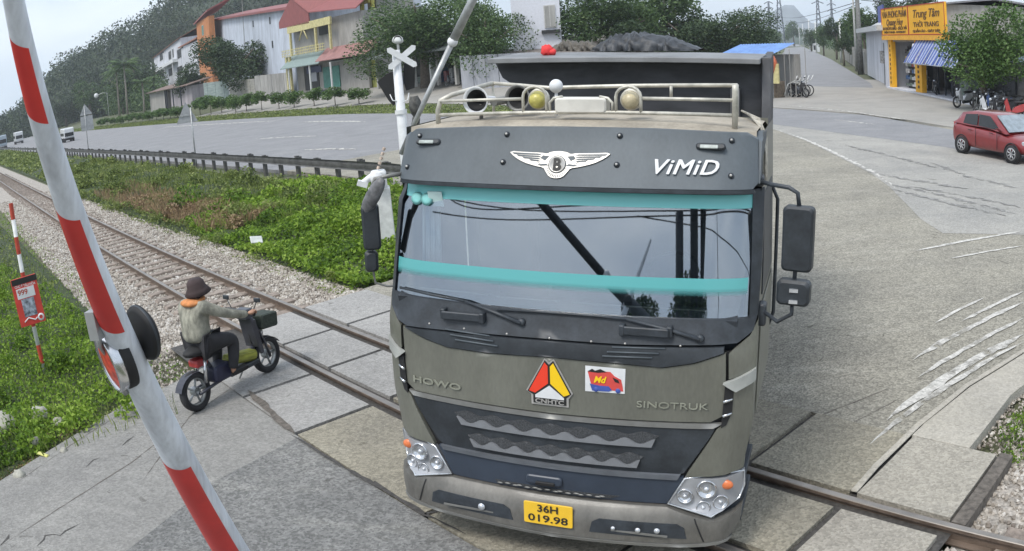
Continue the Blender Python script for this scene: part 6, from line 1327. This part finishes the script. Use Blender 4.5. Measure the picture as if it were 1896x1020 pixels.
mb = MB(); mb.prism([(-.6, -.2, z1-.1), (w*1.03, -.2, z2-.1), (w*1.03, 11, z2+1.0), (-.6, 11, z1+1.0)], (0, 0, .35)); mb.build('roof', M_roofr, b.t)
for u, v in ((500, 38), (469, 44), (505, 82)): q = b.q(u, v, .5); b.box('window', q.x-.3, q.x+.3, q.z-.5, q.z+.5, .43, .52, M_dk)
x0 = b.q(452, 60, .5).x; b.box('joint', x0-.08, x0+.08, 0, z1-.3, .44, .5, M_cem)
b2 = Bld('orange_corner_house', 'orange walled house end with a red roof at the left of the warehouse', 'house', hit(350, 192), hit(387, 188)); w = b2.w; z1 = b2.q(372, 38, 1).z; xo = b2.q(364, 50, 1).x
b2.box('wall', xo, b2.q(387, 50, 1).x, 0, z1, 1, 2.2, M_orange); b2.box('lower_wall', -w*.5, xo, 0, b2.q(350, 82, 1).z, 1.2, 9, M_wwall); mb = MB(); mb.prism([(xo-.8, .5, z1-.2), (w*1.08, .5, z1+.8), (w*1.08, 6, z1+3), (xo-.8, 6, z1+2)], (0, 0, .3)); mb.build('roof', M_roofr, b2.t)
mb = MB(); mb.prism([(-w*.6, .8, b2.q(346, 82, 1).z), (xo, .8, b2.q(364, 72, 1).z), (xo, 7, b2.q(364, 72, 1).z+1.5), (-w*.6, 7, b2.q(346, 82, 1).z+1.5)], (0, 0, .3)); mb.build('roof', M_brick, b2.t)
window(b2, b2.q(376, 56, 1).x, b2.q(376, 56, 1).z, 1.8, 2.0, .95, True, M_grn)
b = Bld('white_house', 'tall narrow white house with arched balconies between the trees', 'house', hit(292, 196), hit(343, 192)); w = b.w; z1 = b.q(300, 92).z; z2 = b.q(345, 66).z
b.box('wall', 0, w, 0, (z1+z2)/2, 0, 10, M_wwall); b.gable('roof', 0, w, (z1+z2)/2, 2, 0, 10, M_brick, .5)
for r, v in enumerate((104, 136)):
    for k in range(3): q = b.q(300+17*k, v-3*k); window(b, q.x, q.z, w*.17, 2.3 - .2*r)
q = b.q(318, 118); b.box('balcony', -.6, w*.9, q.z-.3, q.z+.5, -1.4, 0, M_wh)
for k in range(4): x = w*.86*k/3; b.box('column', x-.18, x+.18, q.z-4, q.z+3.6, -1.3, -1.0, M_wh)
b = Bld('roadside_shed', 'low rust roofed shed with pale plaster walls beside the highway bushes', 'shed', hit(280, 210), hit(356, 198)); w = b.w; z1 = b.q(285, 172).z; zr = b.q(350, 158).z
b.box('wall', 0, w*.42, 0, z1, 0, 4, M_cwall); b.box('wall', w*.5, w*.98, 0, z1, .4, 4, wallmat('mauve_render', (.34, .31, .33), var=.2)); mb = MB(); mb.prism([(-.5, -.8, z1+.1), (w+.5, -.8, zr), (w+.5, 4.4, zr+.8), (-.5, 4.4, z1+.9)], (0, 0, .15)); mb.build('roof', mat('rusty_roof', (.17, .12, .10), .8, var=.3, scale=3), b.t)
for x in (.43, .47, .62, .8): b.box('post', w*x-.1, w*x+.1, 0, z1, -.3, -.1, M_black)
def hoard(name, label, u0, v0, u1, v1, vt0, vt1, m):
    b = Bld(name, label, 'fence', hit(u0, v0), hit(u1, v1)); w = b.w; a = b.q(u0, vt0).z; c = b.q(u1, vt1).z; n = 6
    for k in range(n):
        x0, x1 = w*k/n, w*(k+1)/n - .05; h0, h1 = a+(c-a)*k/n, a+(c-a)*(k+1)/n; MB().prism([(x0, .03*(k % 2), 0), (x1, .03*(k % 2), 0), (x1, .03*(k % 2), h1), (x0, .03*(k % 2), h0)], (0, .06, 0)).build('sheet', m, b.t)
    return b
hoard('sheet_fence', 'pale green metal sheet fence left of the yellow house', 380, 195, 425, 190, 153, 148, mat('pale_green_sheet', (.25, .30, .29), .7, .1, var=.22, scale=1.4, stretch=(.3, 1, 3)))
hoard('sheet_fence', 'greyish cream sheet fence between the green one and the cement wall', 427, 190, 474, 187, 149, 145, mat('cream_sheet', (.30, .29, .26), .7, .1, var=.22, scale=1.4, stretch=(.3, 1, 3)))
hoard('cement_wall', 'dark stained cement wall next to the yellow columns', 475, 187, 540, 180, 140, 133, M_cem)
# grey sheets, white block and low roofs seen over the truck
hoard('grey_sheet_fence', 'tall light grey sheet fence behind the rack of the truck', 856, 168, 1000, 160, 103, 96, M_shed)
b = Bld('dark_shop', 'dark open shop under the big tree behind the signal mast', 'shop', hit(700, 165), hit(856, 163)); w = b.w; z1 = b.q(760, 92).z
b.box('back_wall', 0, w, 0, z1, 3.5, 4, mat('shop_dark_wall', (.07, .075, .075), .9, var=.5, scale=1.5)); mb = MB(); mb.prism([(-.5, -1.2, z1-.5), (w, -1.2, z1-.5), (w, 4, z1+.5), (-.5, 4, z1+.5)], (0, 0, .15)); mb.build('roof', mat('dull_tin_roof', (.10, .115, .11), .8, var=.3), b.t)
for u in (700, 737, 768, 800, 812, 846): x = b.q(u, 130).x; b.box('post', x-.16, x+.16, 0, z1-.4, -.2, .1, M_pwh if u in (800, 768) else M_cem)
for k in range(16):
    x = w*(k+.5)/16; h = random.uniform(.5, 2.0); b.box('shelf_goods', x-.3, x+.3, .0, h, 2.4, 3.2, MATS['goods_%d' % (k % 7)] if 'goods_%d' % (k % 7) in MATS else M_cem)
b = Bld('white_block', 'plain white block with one small window behind the trees', 'building', hit(955, 150), hit(1046, 148)); w = b.w; z0 = b.q(960, 96).z; z1 = b.q(960, -15).z
b.box('wall', 0, w, z0, z1, 1, 10, mat('bright_white_render', (.60, .61, .66), .8, var=.05)); b.box('ground_floor', w*.05, w*1.5, 0, z0, 1.5, 9, M_wwall); q = b.q(1018, 30, 1); window(b, q.x, q.z, 1.0, 2.0, .95, True, M_cem); b.box('sill', q.x-.8, q.x+.8, q.z-1.5, q.z-1.2, .6, 1, M_dk)
mb = MB(); zz = b.q(1000, 100).z; mb.prism([(-1.5, -1.5, zz-.3), (w*2.6, -1.5, zz), (w*2.6, 2, zz+.7), (-1.5, 2, zz+.5)], (0, 0, .15)); mb.build('roof', mat('brown_grey_roof', (.19, .165, .15), .8, var=.25), b.t); b.pbox('dark_board', (972, 106), (1035, 120), M_dk, 1.4, .08)
b = Bld('pink_roof_house', 'low house with faded pink sheet roof left of the blue stall roof', 'house', hit(1060, 140), hit(1330, 140)); w = b.w; zt = b.q(1240, 62).z
mb = MB(); x0 = 0; xa = b.q(1215, 64).x; xb = b.q(1295, 72).x
mb.prism([(x0, 0, zt*.72), (xa, 0, zt*.72), (xa, 5, zt*1.12), (x0, 5, zt*1.05)], (0, 0, .12)); mb.build('roof', mat('brown_tin_roof', (.15, .135, .12), .85, var=.35, scale=1), b.t)
mb = MB(); mb.prism([(xa*.72, -.5, zt*.7), (xb, -.5, zt*.62), (xb, 4, zt*.95), (xa*.72, 4, zt*1.1)], (0, 0, .12)); mb.build('roof', M_roofp, b.t); b.box('wall', xb-.2, b.q(1313, 90).x, 0, zt*.85, -.4, 3, M_wwall); b.box('wall', 0, xb-.2, 0, zt*.65, .3, 4, M_cem)
b = Bld('hill_villa', 'small white towered villa with a red roof on the wooded hill', 'house', hit(135, 225), hit(180, 215)); D = math.hypot(*b.P1[:2]); w = b.w; za = b.q(140, 158).z
mb = MB(); mb.prism([(b.q(133, 152).x, 0, b.q(133, 152).z), (b.q(163, 143).x, 0, b.q(163, 143).z), (b.q(163, 136).x, 4, b.q(163, 137).z), (b.q(133, 145).x, 4, b.q(133, 145).z)], (0, 0, .5)); mb.build('roof', M_roofr, b.t)
c = b.q(172, 130); b.box('tower', c.x-1.6, c.x+1.6, c.z-6, c.z+2, 0, 3, M_wwall); mb = MB(); mb.lathe([(2.6, 0), (0, 4.2)], (c.x, 1.5, c.z+2), (0, 0, 1), 6, False); mb.build('tower_roof', M_shed, b.t); b.box('wall', b.q(136, 152).x, b.q(163, 150).x, 0, b.q(140, 156).z, .5, 4, M_wwall)

# ---------------------------------------------------------------- vehicles far down the highway
def far_truck(label, u, v, L, Wd, H, m, name, cat, rz=0):
    P = hit(u, v); t = thing(name, label, cat, P, RAIL_ANG + PI + rz)
    mb = MB(); mb.rbox((0, 0, H*.55+.35), (L, Wd, H*.80), .25); mb.build('body', m, t); mb = MB(); mb.box((L/2+.02, 0, H*.62), (.06, Wd*.86, H*.28)); mb.build('windscreen', M_win, t)
    for s in (-1, 1): mb = MB(); mb.box((0, s*(Wd/2+.02), H*.66), (L*.8, .05, H*.2)); mb.build('side_window', M_win, t); mb = MB(); mb.box((L/2+.03, s*Wd*.36, .75), (.08, .35, .22)); mb.build('headlight', M_lens, t)
    mb = MB(); mb.box((L/2+.03, 0, .55), (.1, Wd*.95, .3)); mb.build('bumper', M_rub, t)
    for x in (-L*.3, L*.32):
        for s in (-1, 1): mb = MB(); mb.lathe([(.0, -.14), (.45, -.14), (.45, .14), (0, .14)], (x, s*(Wd/2-.14), .45), (0, 1, 0), 16); mb.build('wheel', M_tyre, t)
    return t
far_truck('white lorry coming along the far end of the highway', 35, 267, 6, 2.3, 2.9, M_carwh, 'lorry', 'lorry')
far_truck('blue grey bus at the far left end of the highway', 4, 277, 8, 2.4, 3.0, mat('bus_blue_grey', (.30, .36, .42), .4, coat=.4), 'bus', 'bus')
far_truck('white van on the highway right of the barrier arm', 126, 264, 4.2, 1.8, 2.0, M_carwh, 'van', 'van')

# ---------------------------------------------------------------- trees, bushes and poles
i = 0
for u in [(186 + 13*k) for k in range(13)]:
    v = 236 - (u-186)*.125; P = hit(u, v); shrub(P, 1.75 + .2*math.sin(u), 1.9, 'yellow green bush, number %d from the left of the dense row by the highway' % (i+1), 'dense bushes beside the highway', 'fresh', i); i += 1
names = ['first', 'second', 'third', 'fourth', 'fifth']
for k, (u, v, r) in enumerate([(371, 213, 1.05), (391, 211, 1.0), (411, 209, 1.05), (437, 208, 1.0), (457, 206, 1.0), (485, 203, .85), (517, 201, .85), (545, 199, 1.05), (582, 196, .95), (621, 195, 1.1), (665, 193, 1.1)]):
    P = hit(u, v); D = math.hypot(P.x, P.y); s = D/70; shrub(P, r*s*1.25, 1.65*s, 'round clipped bush on the verge, number %s from the left of the spaced row' % ['one', 'two', 'three', 'four', 'five', 'six', 'seven', 'eight', 'nine', 'ten', 'eleven'][k], 'round clipped bushes on the verge', 'fresh', k)
def T(u, v, utop, vtop, rpx, kind, label, group=None, var=0, n=5000, asp=1.0, czf=None, name='tree', D=None, trunk=None):
    P = hit(u, v) if D is None else Vector((atd(u, 200, D).x, atd(u, 200, D).y, 0))
    if D is not None: P.z = Zt(*rc(P))
    d = math.hypot(P.x, P.y); H = ztop(P, utop, vtop) - P.z; r = rpx*d/1480*1.27; rz = min(r*asp*1.22, H*.52); C0 = atd(utop, vtop, d); P2 = Vector((C0.x, C0.y, P.z))
    return tree(P2, H, r, rz, kind, label, group, var, n, None, name, trunk)
T(425, 192, 432, 40, 84, 'dark', 'broad dark tree in front of the pale warehouse', var=0, n=14000, asp=.72)
T(352, 196, 352, 108, 32, 'dark', 'dark tree between the white house and the sheet fence', var=1, n=5000, asp=1.0)
T(262, 205, 258, 96, 50, 'dark', 'dense dark tree left of the white house', var=2, n=7000, asp=.95)
T(225, 212, 222, 118, 36, 'mid', 'mid green tree above the dense bush row', var=3, n=5000, asp=1.1)
T(165, 222, 162, 140, 34, 'mid', 'green tree below the hill villa', var=1, n=5000, asp=1.0)
T(122, 235, 118, 165, 30, 'grey', 'hazy tree behind the barrier arm', var=2, n=4000, asp=1.1)
T(300, 200, 300, 150, 20, 'mid', 'small bushy tree in front of the white house', var=0, n=3000)
T(775, 165, 775, -55, 128, 'mid', 'large spreading tree above the crossing signal', var=2, n=26000, asp=.60)
T(892, 160, 895, -40, 76, 'mid', 'leafy tree between the signal and the white block', var=3, n=15000, asp=.85)
T(1120, 150, 1115, -60, 100, 'mid', 'wide tree overhanging the white block behind the truck bed', var=1, n=20000, asp=.66)
T(1225, 148, 1215, -60, 92, 'mid', 'tall dark tree behind the truck tarpaulin', var=0, n=9000, asp=.95)
T(1350, 148, 1345, -18, 92, 'dark', 'rounded dark tree above the blue stall roof', var=2, n=20000, asp=.68)
T(1285, 148, 1285, 0, 72, 'dark', 'dark tree behind the pink roofed house', var=3, n=7000, asp=.8)
T(1060, 148, 1180, 30, 60, 'dark', 'shadowy low tree behind the brown roofs', var=1, n=6000, asp=.5)
T(1826, 207, 1815, -12, 100, 'fresh', 'leafy green street tree in front of the shop and the motorbikes', var=1, n=16000, asp=1.0, trunk=.16)
for k, (u, v, vt, r, kd, lab) in enumerate([(1430, 92, 45, 22, 'mid', 'small round tree left of the side road end'), (1468, 86, 34, 17, 'mid', 'tree standing at the far end of the side road'), (1500, 96, 42, 16, 'dark', 'dark tree right of the side road end'), (1522, 103, 36, 17, 'mid', 'tree on the right of the side road behind the white box'), (1545, 110, 22, 22, 'dark', 'tall dark tree along the right of the side road'), (1570, 118, 6, 28, 'mid', 'taller mid green tree near the concrete wall'), (1595, 128, -8, 30, 'mid', 'green tree behind the white shed'), (1640, 128, -30, 34, 'dark', 'dark tree behind the yellow signs'), (1700, 130, -40, 40, 'dark', 'dark tree above the shop roof'), (1560, 122, 50, 20, 'dark', 'low dark tree against the concrete wall')]):
    T(u, v, u, vt, r, kd, lab, var=k, n=4000, asp=1.05)
def palm(u, v, vt, label):
    P = hit(u, v); D = math.hypot(P.x, P.y); H = ztop(P, u, vt) - P.z; t = thing('palm', label, 'palm', P); MB().tube([(0, 0, 0), (.15, 0, H*.5), (0, .1, H)], [.28, .2, .16], 8).build('trunk', mat('palm_trunk', (.24, .22, .19), .9, var=.3, scale=5), t); vs = []; fs = []
    rn = random.Random(u)
    for k in range(22):
        a = k*2.4; e = rn.uniform(-.3, .9); L = H*.42
        for j in range(14):
            f = j/13; x = L*f*math.cos(e*.6); z = L*f*math.sin(e) - L*.9*f*f*.6; b_ = Vector((math.cos(a)*x, math.sin(a)*x, H+z)); sd = Vector((-math.sin(a), math.cos(a), 0)); wl = L*.22*math.sin(PI*min(1, f+.12))**.7 + .02
            for s in (-1, 1): o = len(vs); vs += [b_, b_ + Vector((math.cos(a)*L*.07, math.sin(a)*L*.07, 0)), b_ + sd*s*wl + Vector((math.cos(a)*.3, math.sin(a)*.3, -wl*.6))]; fs.append((o, o+1, o+2))
    MB().add(vs, fs).build('crown', LM['mid'], t)
palm(222, 222, 128, 'tall palm left of the dense bush row'); palm(237, 220, 118, 'tallest palm standing beside the round disc sign'); palm(268, 214, 150, 'shorter palm close to the roadside shed')
def pole(u, v, vt, label, r=.12, m=None, arms=True, group=None, D=None):
    P = hit(u, v) if D is None else Vector((atd(u, 200, D).x, atd(u, 200, D).y, 0)); H = ztop(P, u, vt) - P.z; t = thing('utility_pole', label, 'utility pole', P, 0, group)
    MB().tube([(0, 0, -.1), (0, 0, H)], [r*1.3, r*.8], 10).build('pole', m or M_galv, t)
    if arms: MB().box((0, 0, H-.5), (1.6, .1, .1)).build('cross_arm', m or M_galv, t)
    return P, H
M_pole = mat('concrete_pole', (.33, .33, .32), .85, var=.15, scale=4)
pole(1594, 138, -25, 'thick dark utility pole beside the white shed', .25, mat('dark_pole', (.15, .15, .145), .9, var=.3))
pole(1586, 132, -30, 'slim grey pole just left of the thick dark one', .12, M_pole)
pole(1558, 116, 34, 'pale concrete pole before the wall of the side road', .16, M_pwh)
for k_, (u, v, vt) in enumerate(((1512, 97, 40), (1500, 93, 36), (1488, 88, 44), (1481, 86, 50))): pole(u, v, vt, 'pale pole, %s of four in line along the side road' % ('nearest', 'second', 'third', 'farthest')[k_], .16, M_pwh, True, 'poles along the side road')
wires = MB()
for k, (u0, v0, u1, v1, D0, D1) in enumerate([(1594, 0, 1896, -60, 95, 60), (1594, 6, 1455, 40, 95, 300), (1586, 4, 1440, 30, 92, 330), (1624, 0, 1760, 12, 70, 52)]):
    a, b_ = atd(u0, v0, D0), atd(u1, v1, D1); wires.tube([a.lerp(b_, i/12) - Vector((0, 0, 1.2*math.sin(PI*i/12))) for i in range(13)], .04, 4)
tag(wires.build('power_wires', M_rub), 'thin black wires strung between the poles over the side road', 'wires')
def pylon(u, v, vt, label, wpx):
    D = 420; P = Vector((atd(u, 200, D).x, atd(u, 200, D).y, 0)); H = ztop(P, u, vt); w = wpx*D/1500; t = thing('power_pylon', label, 'pylon', P, math.atan2(-P.x, P.y)); mb = MB()
    for s in (-1, 1):
        for q in (-1, 1): mb.tube([(s*w/2, q*w/2, 0), (s*w*.12, q*w*.12, H*.7), (s*w*.08, q*w*.08, H)], .28, 4)
    for k in range(12):
        f0, f1 = k/12, (k+1)/12; a = w/2*(1-f0*.95)+.2; b_ = w/2*(1-f1*.95)+.2; mb.tube([(-a, -a, H*f0), (b_, -b_, H*f1)], .16, 4); mb.tube([(a, -a, H*f0), (-b_, -b_, H*f1)], .16, 4)
    for f in (.72, .84, .95): mb.tube([(-w*.9, 0, H*f), (0, 0, H*f+1.2), (w*.9, 0, H*f)], .22, 4)
    mb.build('lattice', mat('pylon_grey', (.16, .18, .22), .7), t)
pylon(1452, 88, -45, 'tall dark lattice pylon before the hill at the end of the side road', 16); pylon(1523, 100, -25, 'lattice pylon on the right of the distant hill', 12); pylon(1433, 88, 2, 'faint lattice pylon left of the tall one', 9); pylon(1548, 100, -5, 'faint lattice pylon above the roadside trees', 9)
b = Bld('roadside_cabinet', 'small white box standing at the right edge of the side road', 'cabinet', hit(1505, 96), hit(1513, 96)); b.box('box', 0, b.w, 0, b.q(1508, 80).z, 0, 1, M_wh); b.box('door', b.w*.3, b.w*.7, .6, b.q(1508, 84).z, -.08, 0, M_dk)

# wooded hill on the left, limestone hill far away
def hill(name, base_u, prof, D, depth, m, z0=-2):
    "ridge line given by pixels, built as a rounded mound at distance D"
    mb = MB(); vs = []; n = len(prof); NJ = 8
    for (u, v) in prof:
        top = atd(u, v, D); H = top.z; r = Vector((top.x, top.y, 0)).normalized()
        for j in range(NJ+1): f = j/NJ; d = -depth*math.cos(f*PI); p = Vector((top.x, top.y, 0)) + r*d; vs.append((p.x, p.y, z0 + (H-z0)*math.sin(f*PI)**.75))
    mb.add(vs, [(i*(NJ+1)+j, (i+1)*(NJ+1)+j, (i+1)*(NJ+1)+j+1, i*(NJ+1)+j+1) for i in range(n-1) for j in range(NJ)], True); return struct(mb.build(name, m))
RIDGE = [(-60, 250), (10, 245), (45, 222), (80, 182), (120, 140), (160, 122), (200, 95), (250, 72), (300, 40), (345, 18), (400, 2), (460, -6), (540, -8), (640, -5), (760, 20)]
hill('hill', 0, RIDGE, 430, 140, mat('hill_soil', (.04, .055, .035), .95, var=.3))
def forest():
    P = []; S = []; n = 0; rn = random.Random(5)
    for i in range(len(RIDGE)-1):
        for k in range(26):
            f = rn.random(); u = RIDGE[i][0]*(1-f)+RIDGE[i+1][0]*f; v = RIDGE[i][1]*(1-f)+RIDGE[i+1][1]*f; top = atd(u, v, 430); r = Vector((top.x, top.y, 0)).normalized()
            g = rn.random()*.5; d = -140*math.cos(g*PI); z = -2 + (top.z+2)*math.sin(g*PI)**.75; c = Vector((top.x, top.y, 0)) + r*d; R = rn.uniform(4.5, 9); m = 300
            q = RNG.normal(size=(m, 3)); q /= np.linalg.norm(q, axis=1)[:, None]; q *= (R*(.6+.4*RNG.random(m)))[:, None]*np.array([1, 1, 1.05]); q += np.array([c.x, c.y, z+R*.1]); P.append(q); S.append(np.full(m, R*.16)*RNG.uniform(.6, 1.3, m))
    P = np.concatenate(P); V, F = scatter(P, np.concatenate(S), LEAF, LEAF_F, up=.2); o = np_mesh('forest', V, F, LM['grey']); tag(o, kind='stuff')
forest()
def thicket(name, pts, m, n=260):
    P = []; S = []; rn = random.Random(len(pts))
    for x, y, z, R in pts:
        q = RNG.normal(size=(n, 3)); q /= np.linalg.norm(q, axis=1)[:, None]; q *= (R*(.6+.4*RNG.random(n)))[:, None]; P.append(q + np.array([x, y, z])); S.append(np.full(n, R*.17)*RNG.uniform(.6, 1.3, n))
    V, F = scatter(np.concatenate(P), np.concatenate(S), LEAF, LEAF_F, up=.2); return tag(np_mesh(name, V, F, m), kind='stuff')
rn = random.Random(9); L_ = []
for k in range(70):
    f = rn.random(); y = 95 + 330*f*f; x = 20.8 + (y-63)*.252 + 5 + rn.uniform(0, 14); L_.append((x, y, rn.uniform(.5, 2.6)+f*2, rn.uniform(1.6, 3.6)))
for k in range(70):
    f = rn.random(); y = 90 + 330*f*f; x = 13 + (y-63)*.248 - 6 - rn.uniform(0, 16); L_.append((x, y, rn.uniform(.5, 2.2)+f*2, rn.uniform(1.5, 3.2)))
thicket('roadside_foliage', L_, LM['mid'])
L_ = []
for k in range(120):
    u = 50 + 250*rn.random(); P_ = hit(u, 222 - .11*(u-150) - 8*rn.random()); P_ = P_*1.12; L_.append((P_.x, P_.y, P_.z + rn.uniform(0, 5), rn.uniform(2.2, 5)))
thicket('roadside_foliage', L_, LM['mid'])
hill('far_hill', 0, [(1340, 78), (1385, 60), (1412, 38), (1436, 18), (1453, 9), (1470, 10), (1484, 26), (1502, 42), (1530, 48), (1575, 52), (1630, 66), (1720, 76)], 1500, 260, mat('limestone_hill', (.16, .18, .20), .95, var=.2, scale=.01, world=True))
hill('far_hill', 0, [(600, 130), (700, 100), (850, 88), (1000, 78), (1200, 66), (1400, 64), (1500, 62), (1700, 60), (1850, 62), (2000, 80)], 900, 200, mat('distant_wood', (.05, .07, .05), .95, var=.3, scale=.05, world=True))

# ---------------------------------------------------------------- things behind the camera that show in the windscreen
def mirrored(u, v, dist):
    "world point that the windscreen shows at a pixel"
    o = truck_i @ CAMP; d = (truck_i.to_3x3() @ ray(u, v)); k = 2.0
    while k < 9:
        q = o + d*k
        if q.y >= GL(q.x, q.z)+.02: break
        k += .004
    e = .01; nx = (GL(q.x+e, q.z)-GL(q.x-e, q.z))/(2*e); nz = (GL(q.x, q.z+e)-GL(q.x, q.z-e))/(2*e); n = Vector((nx, -1, nz)).normalized(); d.normalize(); r = d - 2*d.dot(n)*n; return truck_m @ (q + r*dist)
for k, (u, w_, lab) in enumerate([(1258, .17, 'dark pole with ivy behind the camera, left of the pair mirrored in the windscreen'), (1285, .17, 'first pole of the pair behind the camera mirrored in the windscreen'), (1303, .15, 'second pole of the pair behind the camera mirrored in the windscreen'), (1329, .05, 'thin rod behind the camera mirrored at the right of the windscreen')]):
    a = mirrored(u, 372, 13); c = mirrored(u, 560, 13); t = thing('utility_pole', lab, 'utility pole', (c.x, c.y, 0)); o = t.location; f = a + (a-c)*.6; MB().tube([Vector((0, 0, 0)), c-o, a-o, f-o] if k != 0 else [Vector((0, 0, 0)), c-o, mirrored(u, 392, 13)-o], w_, 10).build('pole', M_black, t)
a = mirrored(983, 352, 6); j = mirrored(1122, 515, 6); c = mirrored(1165, 560, 6); g = c + (c-j)*1.6
t = thing('railway_barrier', 'second raised barrier arm behind the camera mirrored in the windscreen', 'barrier', g); MB().tube([Vector((0, 0, 0)), c-g, j-g], .10, 12).tube([j-g, a-g, a+(a-j)*.5-g], .075, 12).build('arm', M_black, t); MB().ball(j-g, .12, 12, 8).build('arm_joint', M_wh, t)
mb = MB()
for (u0, v0), (u1, v1), (u2, v2) in [((790, 350), (1080, 392), (1384, 425)), ((800, 392), (1080, 405), (1384, 432)), ((830, 366), (1000, 385), (1384, 428)), ((1180, 400), (1320, 425), (1368, 520))]:
    A_, B_, D_ = mirrored(u0, v0, 16), mirrored(u1, v1, 16), mirrored(u2, v2, 16); Q = [A_*(1-f)**2 + (2*B_-(A_+D_)/2)*2*f*(1-f) + D_*f*f for f in [i/14 for i in range(15)]]; mb.tube(Q, .022, 5)
tag(mb.build('overhead_wires', M_rub), 'sagging black wires behind the camera mirrored in the windscreen', 'wires')

c = mirrored(1287, 560, 13); tree((c.x, c.y, 0), c.z+1.1, 1.3, 1.4, 'dark', 'ivy clad tree mirrored at the foot of the pole pair in the windscreen', None, 1, 3000)
c = mirrored(1185, 570, 12); tree((c.x, c.y, 0), c.z+.55, 1.1, .7, 'dark', 'low leafy tree mirrored beside the arm in the windscreen', None, 2, 2000)
# ---------------------------------------------------------------- haze
HZ = MB(); HZ.box((0, 900, 120), (7000, 4600, 252)); hz = HZ.build('haze', []); hz['kind'] = 'stuff'
m = bpy.data.materials.new('haze_air'); m.use_nodes = True; m.node_tree.nodes.clear(); vo = m.node_tree.nodes.new('ShaderNodeVolumePrincipled'); ou = m.node_tree.nodes.new('ShaderNodeOutputMaterial')
vo.inputs['Color'].default_value = (.86, .92, 1, 1); vo.inputs['Density'].default_value = .00034; vo.inputs['Anisotropy'].default_value = .2; m.node_tree.links.new(vo.outputs[0], ou.inputs['Volume']); hz.data.materials.append(m)
